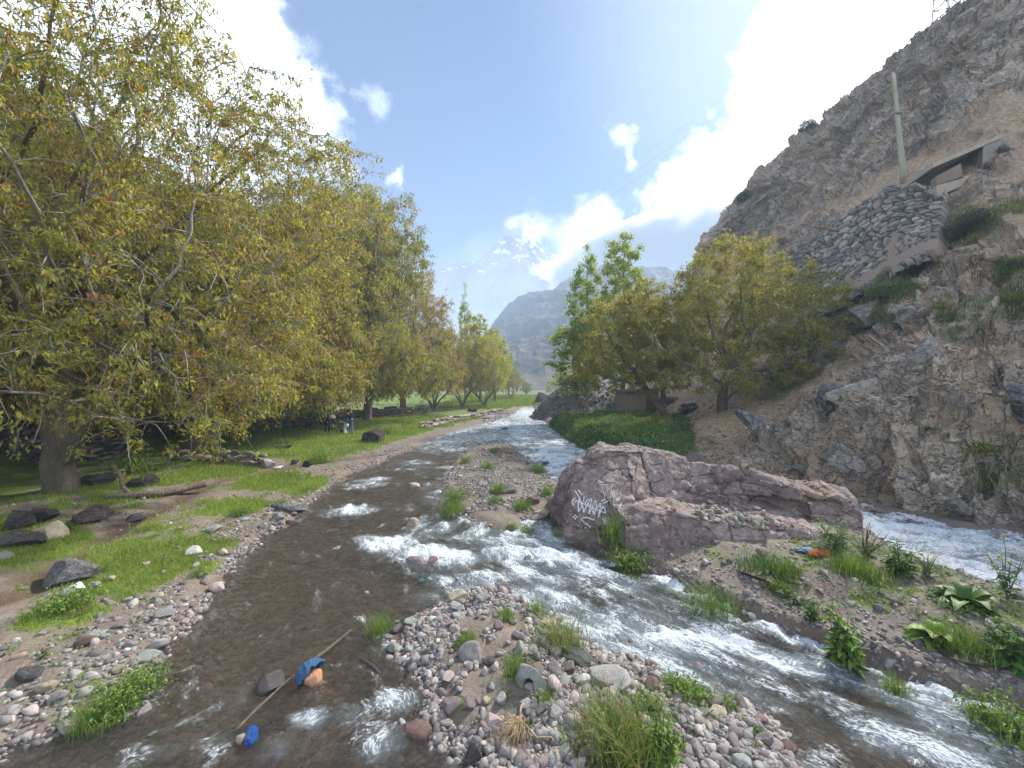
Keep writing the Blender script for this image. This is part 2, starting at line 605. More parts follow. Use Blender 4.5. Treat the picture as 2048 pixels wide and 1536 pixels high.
nr, nc = 640, 760
ys = np.concatenate([np.linspace(-12, .9, 12), 1.0 * (1500.0 / 1.0) ** (np.arange(nr - 12) / (nr - 13))])
ts = np.linspace(-1.95, 1.95, nc)
gx = (ts[None, :] * (np.maximum(ys, 1)[:, None] + 3.0)).ravel()
gy = np.repeat(ys, nc)
T = terrain(gx, gy)
gz = T['z'] + 0.012 * fbm(xy(gx * 6, gy * 6), 2, seed=40) * (gy < 30)
gm, nt = newmat("ground_material")
geo = N(nt, 'ShaderNodeNewGeometry').outputs['Position']
a_g, a_b, a_m = attr(nt, 'grass'), attr(nt, 'bed'), attr(nt, 'mud')
wv = vmath(nt, 'ADD', geo, vmath(nt, 'SCALE', noise_(nt, geo, 2.5, 3, out=1), scale=0.25))
v1 = N(nt, 'ShaderNodeTexVoronoi', {'Vector': wv, 'Scale': 9.0, 'Randomness': 1.0})
v2 = N(nt, 'ShaderNodeTexVoronoi', {'Vector': wv, 'Scale': 26.0, 'Randomness': 1.0})
vd = N(nt, 'ShaderNodeTexVoronoi', {'Vector': wv, 'Scale': 9.0}, feature='DISTANCE_TO_EDGE')


def stone_ramp(c, sat=1.0):
    s = N(nt, 'ShaderNodeSeparateColor', {0: c}).outputs
    r = N(nt, 'ShaderNodeValToRGB', {0: s[0]})
    e = r.color_ramp
    e.interpolation = 'CONSTANT'
    cols = [(0, (.20, .18, .178)), (.2, (.25, .235, .228)), (.4, (.16, .145, .146)), (.58, (.30, .275, .255)), (.75, (.225, .19, .178)), (.9, (.22, .225, .205))]
    e.elements[0].position, e.elements[0].color = cols[0][0], cols[0][1] + (1,)
    e.elements[1].position, e.elements[1].color = cols[1][0], cols[1][1] + (1,)
    for p, c_ in cols[2:]:
        k = e.elements.new(p)
        k.color = c_ + (1,)
    return r.outputs[0]


fine = noise_(nt, geo, 18, 5, 0.65)
big = noise_(nt, geo, 0.9, 4, 0.6)
grav = mixc(nt, .45, stone_ramp(v2.outputs['Color']), stone_ramp(v1.outputs['Color']))
grav = mixc(nt, smooth(nt, fine, .35, .7, 0, .55), grav, (.13, .10, .085))
mudc = mixc(nt, fine, (.055, .038, .028), (.15, .105, .078))
earth = mixc(nt, smooth(nt, big, .3, .7), (.14, .105, .08), (.22, .175, .14))
grav = mixc(nt, smooth(nt, noise_(nt, geo, 3.5, 5, .65), .38, .60, .35, .85), grav, mixc(nt, fine, (.09, .07, .058), (.18, .145, .12)))
land_c = mixc(nt, smooth(nt, big, .42, .62, 0, .6), grav, earth)
land_c = mixc(nt, a_m, land_c, mudc)
grassc = mixc(nt, smooth(nt, noise_(nt, geo, 1.4, 5, .65), .3, .7), (.07, .125, .02), (.18, .25, .035))
grassc = mixc(nt, smooth(nt, fine, .4, .65, 0, .6), grassc, (.07, .075, .03))
land_c = mixc(nt, a_g, land_c, grassc)
bedc = mixc(nt, .75, mixc(nt, fine, (.07, .05, .037), (.14, .105, .077)), mixc(nt, 1.0, stone_ramp(v1.outputs['Color']), (.80, .64, .49), 'MULTIPLY'))
bedc = mixc(nt, smooth(nt, vd.outputs['Distance'], .0, .14, .75, 0), bedc, (.035, .026, .02))
fin_c = mixc(nt, a_b, land_c, bedc)
hgt = math_(nt, 'ADD', math_(nt, 'MULTIPLY', vd.outputs['Distance'], .5), math_(nt, 'MULTIPLY', fine, .5))
rgh = math_(nt, 'SUBTRACT', .92, math_(nt, 'MULTIPLY', a_m, .35))
finish(nt, principled(nt, fin_c, rgh, bump_(nt, hgt, .7, .05), .3))
gme = mesh_np("ground", np.stack([gx, gy, gz], 1), grid_faces(nr, nc), [gm], True, dict(grass=T['grass'], bed=T['bed'], mud=T['mud']))
tag(link("ground", gme), kind='structure')
g_bvh = None

# ------------------------------------------------------------------ river
wr, wc = 660, 760
ys = 2.2 * (150 / 2.2) ** (np.arange(wr) / (wr - 1))
ts = np.linspace(-1.75, 1.75, wc)
wx = (ts[None, :] * (ys[:, None] + 1.0)).ravel()
wy = np.repeat(ys, wc)
TW = terrain(wx, wy)
le = LEFT_EDGE[np.argsort(LEFT_EDGE[:, 1])]
rpts = np.concatenate([ISLE_FRONT, [[1.3, 11.0], [1.9, 13.5]], RIGHT_FAR[[4, 3, 2, 1, 0]]])
rpts = rpts[np.argsort(rpts[:, 1])]
xl, xr = np.interp(wy, le[:, 1], le[:, 0]), np.interp(wy, rpts[:, 1], rpts[:, 0])
vv = (wx - xl) / np.maximum(xr - xl, 1.0)
torrent = (TW['dr'] < .5) & (TW['di'] < .5) & (wx > 2.2) & (wy < 16.5) & (wx > xr - .2) & (TW['di'] > -6)
fl = np.stack([vv * 6.5, wy, np.zeros_like(wy)], 1)
tu, tv = wx * .87 - wy * .5, wx * .5 + wy * .87
fl[torrent] = np.stack([tv, tu + 40, np.zeros_like(tu)], 1)[torrent]
FOAM = [(1110, 905, 2.0, 5, 1.0), (1050, 862, 2.2, 9, .9), (1120, 945, 1.2, 3, .8), (1000, 848, 2, 8, .75), (1055, 826, 3, 16, .95), (930, 868, 2.5, 4, .5),
        (740, 965, .8, .8, .6), (695, 1020, .7, .5, .75), (830, 930, 1.5, 1.6, .45), (640, 1030, .6, .6, .3), (900, 900, 1.4, 2.0, .5),
        (775, 1085, .7, .4, 1), (860, 1105, .8, .45, 1), (940, 1115, .8, .45, .95), (1030, 1110, .8, .5, .9), (1120, 1110, .7, .5, .95), (1200, 1130, .6, .5, .85), (1010, 1150, .9, .35, .8), (1100, 1165, .6, .3, .75),
        (1150, 1050, .6, .5, .6), (1250, 1190, .7, .5, .7), (1320, 1210, .6, .4, .6), (1365, 1275, .6, .16, 1.0), (1450, 1290, .5, .2, .9), (1560, 1330, .6, .25, .75), (1650, 1390, .9, .4, .6), (1850, 1440, .8, .4, .6), (1750, 1500, .8, .4, .55), (1450, 1240, 1.0, .5, .5),
        (740, 1480, .35, .22, .6), (615, 1435, .20, .12, .75), (560, 1485, .3, .2, .55), (800, 1400, .25, .2, .6), (705, 1440, .3, .2, .5), (640, 1190, .8, .8, .22), (870, 1000, .5, .5, .4), (1310, 1340, .7, .3, .45), (680, 1510, .3, .2, .5)]
fw = .19 + .26 * sstep(1.8, 3.8, vv * 6.5) + .12 * fbm(fl * np.array([.9, .5, 1]), 3, seed=55)  # base foam also paints in sky glints, thickest in the right-hand channel
for (px, py, rx, ry, w) in FOAM:
    c = G(px, py)
    ny = (py - HY)
    fw = np.maximum(fw, w * .9 * np.exp(-((wx - c[0]) / (rx * 1.35)) ** 2 - ((wy - c[1]) / (ry * 1.45)) ** 2))
fw = np.clip(fw * (1 + .75 * fbm(fl * np.array([2.6, 1.8, 1]), 4, seed=56)) + .06 * fbm(fl * np.array([1.2, .9, 1]), 2, seed=58), 0, 1)
fw = np.where(torrent, np.clip(.86 + .45 * fbm(fl * np.array([1.6, .45, 1]), 3, seed=57), 0, 1), fw)
fw = np.maximum(fw, .55 * sstep(13, 27, wy + 3 * fbm(fl * np.array([.5, .2, 1]), 3, seed=59)))
depth = TW['zw'] - TW['z']
q = fl.copy()
n_a = fbm(np.stack([q[:, 0] * 2.4, q[:, 1] * 1.7, q[:, 2]], 1), 4, seed=50, ridge=True)
n_b = fbm(np.stack([q[:, 0] * 5.5, q[:, 1] * 4.0, q[:, 2]], 1), 3, seed=51)
n_c = fbm(np.stack([q[:, 0] * 12, q[:, 1] * 10, q[:, 2]], 1), 2, seed=52)
amp = .020 + .12 * sstep(.12, .9, fw)
wz = TW['zw'] + amp * (n_a * .7 + .45 * n_b + .25 * n_c) + .006 * n_c
crest = np.clip(n_a * .6 + n_b * .45, -1, 1)
keep = (TW['land'] < .8).reshape(wr, wc)
kf = (keep[:-1, :-1] & keep[1:, :-1] & keep[:-1, 1:] & keep[1:, 1:]).ravel()
wf = grid_faces(wr, wc)[kf]
used = np.unique(wf)
re_ = np.full(len(wx), -1)
re_[used] = np.arange(len(used))
wm, nt = newmat("water_material")
geo = N(nt, 'ShaderNodeNewGeometry').outputs['Position']
flow = attr(nt, 'v_flow', 'Vector')
f_w, f_c = attr(nt, 'foam_glint'), attr(nt, 'crest')
fa = noise_(nt, vmath(nt, 'MULTIPLY', flow, (4.5, 1.9, 1)), 1.0, 6, .64, .7)
fb = noise_(nt, vmath(nt, 'MULTIPLY', flow, (16, 7.5, 1)), 1.0, 6, .70, 1.2)
fc = noise_(nt, vmath(nt, 'MULTIPLY', flow, (42, 24, 1)), 1.0, 4, .68, .5)
lace = smooth(nt, math_(nt, 'ABSOLUTE', math_(nt, 'SUBTRACT', fb, .5)), .13, .0)
h1 = math_(nt, 'ADD', math_(nt, 'MULTIPLY', fa, 1.0), math_(nt, 'ADD', math_(nt, 'MULTIPLY', fb, .8), math_(nt, 'MULTIPLY', fc, .35)))
bstr = smooth(nt, f_w, .0, .6, .9, 1.0)
nrm = N(nt, 'ShaderNodeBump', {'Height': h1, 'Strength': bstr, 'Distance': .20}).outputs[0]
nrf = N(nt, 'ShaderNodeBump', {'Height': math_(nt, 'ADD', fa, math_(nt, 'MULTIPLY', fb, .35)), 'Strength': .8, 'Distance': .10}).outputs[0]
fs = math_(nt, 'ADD', math_(nt, 'ADD', math_(nt, 'MULTIPLY', fa, .55), math_(nt, 'MULTIPLY', lace, .17)), math_(nt, 'ADD', math_(nt, 'MULTIPLY', fc, .30), math_(nt, 'MULTIPLY', f_c, .13)))
thr = N(nt, 'ShaderNodeMapRange', {0: f_w, 1: .0, 2: 1.0, 3: .76, 4: .40}).outputs[0]
fo = smooth(nt, math_(nt, 'SUBTRACT', fs, thr), -.03, .14)
fo = math_(nt, 'MULTIPLY', fo, smooth(nt, math_(nt, 'ADD', fc, math_(nt, 'MULTIPLY', f_w, .18)), .28, .58, .35, 1.0))
fres = N(nt, 'ShaderNodeFresnel', {'IOR': 1.34, 'Normal': nrm}).outputs[0]
tr_ = N(nt, 'ShaderNodeBsdfTransparent', {'Color': (.87, .81, .74, 1)}).outputs[0]
gl = N(nt, 'ShaderNodeBsdfGlossy', {'Color': (1, 1, 1, 1), 'Roughness': .06, 'Normal': nrm}).outputs[0]
milky_sheen = N(nt, 'ShaderNodeBsdfDiffuse', {'Color': mixc(nt, smooth(nt, f_w, .2, .5), (.16, .135, .11), (.22, .27, .30)), 'Normal': nrf}).outputs[0]  # murky, aerated water colour with pale sky reflection painted in
under = N(nt, 'ShaderNodeMixShader', {0: smooth(nt, f_w, .20, .85, .12, .80), 1: tr_, 2: milky_sheen}).outputs[0]
wat = N(nt, 'ShaderNodeMixShader', {0: math_(nt, 'MULTIPLY', fres, 2.0, clamp=True), 1: under, 2: gl}).outputs[0]
foam_glint = N(nt, 'ShaderNodeBsdfDiffuse', {'Color': (.56, .61, .66, 1), 'Normal': nrf}).outputs[0]
finish(nt, N(nt, 'ShaderNodeMixShader', {0: fo, 1: wat, 2: foam_glint}).outputs[0])
wme = mesh_np("river", np.stack([wx, wy, wz], 1)[used], re_[wf], [wm], True, dict(foam_glint=fw[used], crest=crest[used], v_flow=fl[used]))
tag(link("river", wme), kind='structure')
# ================================================================== ROCKY VALLEY SIDE
HC = [
    [(1195, 836, 78), (1260, 790, 88), (1330, 700, 96), (1392, 600, 104), (1404, 540, 110), (1428, 495, 112), (1520, 540, 140)],
    [(1232, 833, 50), (1300, 745, 56), (1352, 655, 60), (1388, 585, 63), (1404, 528, 65), (1418, 480, 66), (1500, 520, 95)],
    [(1352, 888, 22.5), (1445, 760, 32), (1530, 640, 41), (1545, 530, 45), (1525, 440, 52), (1500, 378, 57), (1560, 420, 85)],
    [(1425, 942, 17.2), (1560, 800, 22), (1645, 612, 29), (1628, 480, 33), (1640, 350, 42), (1650, 238, 48), (1720, 330, 75)],
    [(1560, 985, 13.7), (1685, 805, 16.5), (1765, 545, 24), (1768, 395, 28), (1760, 250, 36), (1765, 142, 41), (1830, 200, 65)],
    [(1780, 1042, 11.3), (1815, 820, 13.4), (1880, 492, 21), (1886, 374, 24), (1872, 205, 32), (1868, 52, 37), (1930, 140, 60)],
    [(2048, 1092, 9.3), (2065, 860, 10.9), (2060, 500, 17), (2045, 350, 21), (2040, 110, 28), (2045, -25, 33), (2080, 60, 55)],
    [(2600, 1285, 6.2), (2620, 900, 7.6), (2600, 600, 10), (2560, 300, 15), (2520, 0, 23), (2480, -160, 28), (2480, -60, 48)],
]
ctl = np.array([[P(*c) for c in colm] for colm in HC])
below = ctl[:, :1] + np.array([-.9, -.9, -1.3])
ctl = np.concatenate([below, ctl], 1)


def crom(A, t):
    """Catmull-Rom along axis 0 at parameters t"""
    n = len(A)
    i = np.clip(np.floor(t).astype(int), 0, n - 2)
    f = (t - i)
    f = f.reshape((-1,) + (1,) * (A.ndim - 1))
    p0, p1, p2, p3 = A[np.clip(i - 1, 0, n - 1)], A[i], A[i + 1], A[np.clip(i + 2, 0, n - 1)]
    return .5 * (2 * p1 + (p2 - p0) * f + (2 * p0 - 5 * p1 + 4 * p2 - p3) * f ** 2 + (3 * p1 - p0 - 3 * p2 + p3) * f ** 3)


def hill_surf(us, vs):
    """smooth base surface on a grid: us along the valley (columns), vs up the slope (rows)"""
    A = crom(ctl, us)
    return crom(A.transpose(1, 0, 2), vs).transpose(1, 0, 2)


def grid_normals(S):
    n = np.cross(np.gradient(S, axis=1), np.gradient(S, axis=0))
    n /= np.linalg.norm(n, axis=2)[..., None] + 1e-12
    return n


def facets(p, size, seed, tilt=.55, step=.35):
    f1, f2, cid, cpt = worley(p / size, seed)
    g = np.stack([_h(np.floor(cpt[:, 0] * 97).astype(np.int64), np.floor(cpt[:, 1] * 97).astype(np.int64), np.floor(cpt[:, 2] * 97).astype(np.int64), seed + k) * 2 - 1 for k in (1, 2, 3)], 1)
    off = ((p / size - cpt) * g).sum(1) * tilt + (cid - .5) * step
    off = off * (.55 + .45 * sstep(0, .14, f2 - f1))
    return off * size, f2 - f1, cid


nu, nv = 900, 740
us = np.linspace(0, len(HC) - 1, nu)
us = np.interp(us, [0, 1, 2, 3, 4, 5, 6, 7], [0, .9, 1.7, 2.6, 3.7, 4.9, 6.05, 7])
vs = np.interp(np.linspace(0, 1, nv), [0, .05, .36, .62, .76, .90, .97, 1], [0, 1, 2, 3, 4, 5.3, 6.1, 7])
S = hill_surf(us, vs)
NRM = grid_normals(S)
p = S.reshape(-1, 3)
vgrid = np.tile(vs, (nu, 1)).ravel()
ugrid = np.repeat(us, nv)
# tilted strata frame
ang = R(32)
st = np.stack([p[:, 0] * math.cos(ang) + p[:, 2] * math.sin(ang), p[:, 1], -p[:, 0] * math.sin(ang) + p[:, 2] * math.cos(ang)], 1)
wst = st + .9 * np.stack([fbm(p / 5, 3, seed=61), fbm(p / 5, 3, seed=62), fbm(p / 5, 3, seed=63)], 1)
rockm = fbm(p / 5.5, 3, seed=64) + .55 * sstep(4.2, 5.0, vgrid) + .06
rockm -= .75 * sstep(4.1, 2.6, ugrid) * sstep(2.6, 1.6, vgrid)          # scree apron below the walnut tree
rockm += .5 * sstep(3.6, 4.2, ugrid) * sstep(1.6, 1.1, vgrid)           # bare rock where the torrent undercuts the slope
rockm += .6 * sstep(3.9, 4.4, ugrid) * sstep(1.75, 2.2, vgrid) * sstep(3.3, 2.8, vgrid)
rk = sstep(-.12, .22, rockm)
fa1, e1, c1 = facets(wst * np.array([.8, 1, 1.6]), 2.6, 71)
fa2, e2, c2 = facets(wst * np.array([.7, 1, 1.8]), .95, 72)
fa3, e3, c3 = facets(p, .36, 73)
near = sstep(40, 20, p[:, 1])
dsp = .95 * fbm(p / 9, 3, seed=65) + rk * (.85 * fa1 + .85 * fa2 + .7 * fa3 * (.4 + .6 * near) + .30 * fbm(wst / np.array([2.5, 2.0, .7]), 4, seed=66, ridge=True))
dsp += (1 - rk) * (.10 * fbm(p / .8, 4, seed=67) + .05 * fa3) + .05 * fbm(p / .25, 3, seed=68)
dsp -= rk * .34 * np.exp(-e1 / .05) + rk * .16 * np.exp(-e2 / .06)
hold = sstep(.8, 1.1, vgrid) * (1 - .85 * np.exp(-((ugrid - 4.0) / 1.1) ** 4) * np.exp(-((vgrid - 3.5) / .55) ** 4))
p2 = p + NRM.reshape(-1, 3) * (dsp * (.25 + .75 * hold))[:, None]
cav = sstep(.25, 0, e1) * rk
hm, nt = newmat("hillside_material")
geo = N(nt, 'ShaderNodeNewGeometry').outputs['Position']
a_r, a_c, a_t = attr(nt, 'rockm'), attr(nt, 'cell'), attr(nt, 'green')
fine = noise_(nt, geo, 5.5, 8, .7)
mid = noise_(nt, geo, .55, 5, .6, .8)
strv = vmath(nt, 'MULTIPLY', attr(nt, 'v_strata', 'Vector'), (.5, .5, 2.6))
strn = noise_(nt, strv, 1.0, 6, .65, .5)
r1 = mixc(nt, strn, (.15, .135, .125), (.36, .335, .30))
r1 = mixc(nt, smooth(nt, mid, .42, .62), r1, (.27, .215, .165))
r1 = mixc(nt, smooth(nt, a_c, .55, .9, 0, .55), r1, (.40, .38, .35))
r1 = mixc(nt, smooth(nt, a_c, .35, .1, 0, .5), r1, (.13, .125, .13))
r1 = mixc(nt, smooth(nt, fine, .52, .72, 0, .6), r1, (.43, .41, .37))
r1 = mixc(nt, smooth(nt, fine, .45, .28, 0, .7), r1, (.085, .075, .068))
e1_ = mixc(nt, fine, (.13, .095, .068), (.31, .235, .175))
e1_ = mixc(nt, smooth(nt, mid, .5, .68, 0, .7), e1_, (.30, .20, .135))
vst = N(nt, 'ShaderNodeTexVoronoi', {'Vector': geo, 'Scale': 7.0})
e1_ = mixc(nt, smooth(nt, N(nt, 'ShaderNodeSeparateColor', {0: vst.outputs['Color']}).outputs[0], .6, .75, 0, .65), e1_, (.30, .27, .23))
fcol = mixc(nt, a_r, e1_, r1)
fcol = mixc(nt, a_t, fcol, mixc(nt, fine, (.05, .06, .02), (.13, .13, .05)))
sv = vmath(nt, 'ADD', attr(nt, 'v_strata', 'Vector'), vmath(nt, 'SCALE', noise_(nt, geo, 1.6, 4, .6, out=1), scale=.5))
va_ = N(nt, 'ShaderNodeTexVoronoi', {'Vector': vmath(nt, 'MULTIPLY', sv, (.7, .8, 1.7)), 'Scale': 1.0})
vb_ = N(nt, 'ShaderNodeTexVoronoi', {'Vector': vmath(nt, 'MULTIPLY', sv, (2.0, 2.4, 4.6)), 'Scale': 1.0})
ea_ = N(nt, 'ShaderNodeTexVoronoi', {'Vector': vmath(nt, 'MULTIPLY', sv, (.7, .8, 1.7)), 'Scale': 1.0}, feature='DISTANCE_TO_EDGE').outputs['Distance']
eb_ = N(nt, 'ShaderNodeTexVoronoi', {'Vector': vmath(nt, 'MULTIPLY', sv, (2.0, 2.4, 4.6)), 'Scale': 1.0}, feature='DISTANCE_TO_EDGE').outputs['Distance']
ca_ = N(nt, 'ShaderNodeSeparateColor', {0: va_.outputs['Color']}).outputs[0]
cb_ = N(nt, 'ShaderNodeSeparateColor', {0: vb_.outputs['Color']}).outputs[1]
tone = math_(nt, 'ADD', .74, math_(nt, 'ADD', math_(nt, 'MULTIPLY', ca_, .30), math_(nt, 'MULTIPLY', cb_, .22)))
tone = math_(nt, 'ADD', math_(nt, 'MULTIPLY', math_(nt, 'SUBTRACT', tone, 1.0), a_r), 1.0)
fcol = mixc(nt, 1.0, fcol, N(nt, 'ShaderNodeCombineColor', {0: tone, 1: tone, 2: tone}).outputs[0], 'MULTIPLY')
crk = math_(nt, 'MULTIPLY', math_(nt, 'MAXIMUM', smooth(nt, ea_, .035, .0), smooth(nt, eb_, .05, .0, 0, .6)), a_r)
fcol = mixc(nt, math_(nt, 'MULTIPLY', crk, .55), fcol, (.06, .05, .045))
hh = math_(nt, 'ADD', math_(nt, 'MULTIPLY', fine, 1.0), math_(nt, 'MULTIPLY', strn, .8))
hh = math_(nt, 'ADD', hh, math_(nt, 'MULTIPLY', math_(nt, 'ADD', math_(nt, 'MULTIPLY', va_.outputs['Distance'], 1.6), math_(nt, 'MULTIPLY', vb_.outputs['Distance'], .8)), a_r))
hh = math_(nt, 'SUBTRACT', hh, math_(nt, 'MULTIPLY', crk, .8))
fcol = mixc(nt, 1.0, fcol, (2.1, 1.92, 1.72), 'MULTIPLY')
finish(nt, principled(nt, fcol, .93, bump_(nt, hh, 1.0, .28), .2))
green = sstep(.18, .42, fbm(p / 3.2, 4, seed=80) + .25 * fbm(p / .6, 3, seed=81) - .25 + .3 * sstep(2.6, 2.2, vgrid) * sstep(1.5, 2.0, vgrid)) * sstep(.85, .5, rk) * .8
green = np.maximum(green, .6 * sstep(.22, .4, fbm(p / 2.5, 4, seed=82) - .05) * sstep(4.2, 4.8, vgrid) * .7)
hme = mesh_np("hillside", p2, grid_faces(nu, nv)[:, ::-1], [hm], True, dict(rockm=rk, cell=.6 * c1 + .4 * c2, green=green, v_strata=wst))
hill_o = tag(link("hillside", hme), kind='structure')
_hf = grid_faces(nu, nv)
h_bvh = BVHTree.FromPolygons([tuple(v) for v in p2], [tuple(f) for f in _hf])


def hill_hit(px, py):
    d = Vector(((px - CX) / FOC, 1.0, (HY - py) / FOC)).normalized()
    loc, nor, _, _ = h_bvh.ray_cast(Vector((0, 0, CAM_H)), d)
    if loc is None:
        return None, None
    if nor.dot(d) > 0:
        nor = -nor
    return np.array(loc), np.array(nor)


# ------------------------------------------------------------------ far hills and the mountain
def ridge_mesh(name, sky_pts, Y0, Y1, seed, amp, mat, nu=420, nv=160, x_pad=0, base=0.0):
    """a slope rising from Y0 at the valley floor to its skyline at Y1; sky_pts are (bearing px, height py) of the skyline"""
    px = np.linspace(sky_pts[0][0], sky_pts[-1][0], nu)
    py = np.interp(px, [a for a, b in sky_pts], [b for a, b in sky_pts])
    t = np.linspace(0, 1, nv)
    top = np.stack([P(a, b, Y1) for a, b in zip(px, py)])
    bot = np.stack([np.array([(a - CX) / FOC * Y0, Y0, base]) for a in px])
    tt = np.concatenate([t, [1.08, 1.25]])
    prof = np.concatenate([t ** 1.15, [.97, .75]])
    V = bot[:, None] * (1 - tt[None, :, None]) + top[:, None] * tt[None, :, None]
    V[..., 2] = base + (top[:, None, 2] - base) * prof[None]
    q = V.reshape(-1, 3)
    r = fbm(q / (amp * 4.5), 6, seed=seed, ridge=True, gain=.52)
    w = np.tile(sstep(0, .25, tt), (nu, 1)).ravel()
    q2 = q.copy()
    q2[:, 2] += amp * r * w
    q2[:, 1] -= amp * .6 * r * w
    me = mesh_np(name, q2, grid_faces(nu, len(tt))[:, ::-1], [mat], True, dict(hgt=np.tile(tt, (nu, 1)).ravel(), rid=r))
    return tag(link(name, me), kind='structure')


mm, nt = newmat("far_slope_material")
geo = N(nt, 'ShaderNodeNewGeometry').outputs['Position']
n1 = noise_(nt, geo, .022, 7, .62)
n2 = noise_(nt, geo, .12, 4, .6)
c = mixc(nt, smooth(nt, n1, .35, .65), (.075, .072, .07), (.125, .112, .10))
c = mixc(nt, smooth(nt, n2, .52, .60, 0, .5), c, (.035, .042, .03))
c = mixc(nt, smooth(nt, attr(nt, 'hgt'), .14, .02, 0, .5), c, (.30, .20, .13))
finish(nt, principled(nt, c, .95, bump_(nt, n1, .6, 6.0), .1))
ridge_mesh("hills", [(820, 760), (900, 740), (960, 690), (1000, 640), (1040, 608), (1085, 585), (1130, 560), (1200, 540), (1300, 548), (1420, 560), (1600, 560), (1800, 560)], 190, 560, 91, 15, mm, 520, 200)
ms, nt = newmat("mountain_material")
geo = N(nt, 'ShaderNodeNewGeometry')
n1 = noise_(nt, geo.outputs['Position'], .004, 8, .65)
n2 = noise_(nt, geo.outputs['Position'], .013, 6, .65)
c = mixc(nt, n1, (.06, .062, .07), (.15, .14, .14))
zc = N(nt, 'ShaderNodeSeparateXYZ', {0: geo.outputs['Position']}).outputs[2]
snow = smooth(nt, math_(nt, 'ADD', math_(nt, 'MULTIPLY', n2, 1.0), math_(nt, 'MULTIPLY', zc, .00028)), .85, .91)
c = mixc(nt, snow, c, (.80, .83, .88))
finish(nt, principled(nt, c, .9, bump_(nt, n1, .8, 60.0), .1))
ridge_mesh("mountain", [(640, 640), (760, 585), (860, 553), (905, 545), (945, 533), (975, 505), (1005, 484), (1030, 484), (1060, 492), (1110, 510), (1180, 530), (1300, 570), (1500, 600)], 1760, 3300, 95, 70, ms, 560, 240)

# air between here and the far slopes
hz_b = MB().box((0, 780, 141.5), (3800, 1700, 287))
am, nt = newmat("haze_material")
o = N(nt, 'ShaderNodeOutputMaterial')
vol = N(nt, 'ShaderNodeVolumePrincipled', {'Color': (.58, .75, 1.0, 1), 'Density': 0.0011, 'Anisotropy': .1})
nt.links.new(vol.outputs[0], o.inputs['Volume'])
tag(hz_b.build("haze", am, None, False), kind='stuff')

# cloud lying on the mountain's shoulder
cm, nt = newmat("cloud_material")
o = N(nt, 'ShaderNodeOutputMaterial')
geo = N(nt, 'ShaderNodeNewGeometry').outputs['Position']
nn = noise_(nt, geo, .0042, 5, .6)
den = math_(nt, 'MULTIPLY', smooth(nt, nn, .36, .58), .03)
vol = N(nt, 'ShaderNodeVolumePrincipled', {'Color': (.97, .98, 1.0, 1), 'Density': den, 'Anisotropy': .45})
nt.links.new(vol.outputs[0], o.inputs['Volume'])


def cloud_puff(name, p0, p1, r, seed):
    V, F = ico(5)
    a, b = np.array(p0, float), np.array(p1, float)
    L = np.linalg.norm(b - a)
    d = (b - a) / L
    along = V @ d
    V2 = V * r + np.outer(along * L * .5, d)
    V2 *= 1.0
    bil = fbm(V * 2.2 + seed, 4, seed=seed, ridge=True)
    V2 = V2 * (1 + .28 * bil)[:, None]
    me = mesh_np(name, V2 + (a + b) / 2, F, [cm], True)
    return tag(link(name, me), kind='stuff')


cloud_puff("clouds", P(1190, 560, 2450), P(1660, 430, 1900), np.array([330, 200, 265.0]), 5)
cm2 = cm.copy()
cm2.name = "thin_cloud_material"
for n_ in cm2.node_tree.nodes:
    if n_.type == 'MATH' and n_.operation == 'MULTIPLY':
        n_.inputs[1].default_value = .0008
cm = cm2
cloud_puff("clouds", P(930, 600, 2150), P(1180, 540, 2150), np.array([260, 150, 330.0]), 9)
# ================================================================== TREES
def grow(seed_pts, seed_par, A, step, infl, kill, rg, trop=(0, 0, .08), jit=.12, iters=140, maxn=9000):
    """space colonisation: a branching skeleton reaching for the attractors A"""
    pos = [np.array(p_, float) for p_ in seed_pts]
    par = list(seed_par)
    A = A.copy()
    nd = np.full(len(A), 1e9)
    ni = np.zeros(len(A), int)
    new0 = 0
    trop = np.array(trop)
    kids = {}
    for it in range(iters):
        newp = np.array(pos[new0:])
        if len(newp):
            for b in range(0, len(newp), 400):
                d = np.linalg.norm(A[:, None] - newp[None, b:b + 400], axis=2)
                j = d.argmin(1)
                dm = d[np.arange(len(A)), j]
                m = dm < nd
                nd[m] = dm[m]
                ni[m] = j[m] + new0 + b
        live = nd > kill
        A, nd, ni = A[live], nd[live], ni[live]
        new0 = len(pos)
        if not len(A) or len(pos) > maxn:
            break
        act = nd < infl
        if not act.any():
            act = nd <= nd.min() + .5
        P_ = np.array(pos)
        ii = ni[act]
        dv = (A[act] - P_[ii]) / (nd[act][:, None] + 1e-9)
        uq, inv = np.unique(ii, return_inverse=True)
        sm = np.zeros((len(uq), 3))
        np.add.at(sm, inv, dv)
        sm /= np.linalg.norm(sm, axis=1)[:, None] + 1e-9
        sm = sm + trop + rg.normal(0, jit, sm.shape)
        sm /= np.linalg.norm(sm, axis=1)[:, None] + 1e-9
        for k, u in enumerate(uq):
            if kids.get(u, 0) >= 4:
                nd[ni == u] = 1e9
                continue
            kids[u] = kids.get(u, 0) + 1
            pos.append(P_[u] + sm[k] * step)
            par.append(int(u))
    return np.array(pos), np.array(par)


def skeleton(pos, par, r_tip, r_base, expo=2.35):
    n = len(pos)
    acc = np.zeros(n)
    nch = np.zeros(n, int)
    for i in range(n - 1, 0, -1):
        if nch[i] == 0:
            acc[i] = 1
        if par[i] >= 0:
            acc[par[i]] += acc[i]
            nch[par[i]] += 1
    r = acc ** (1 / expo)
    r = r_tip + (r - 1) * (r_base - r_tip) / max(r[0] - 1, 1e-6)
    return r, nch, acc


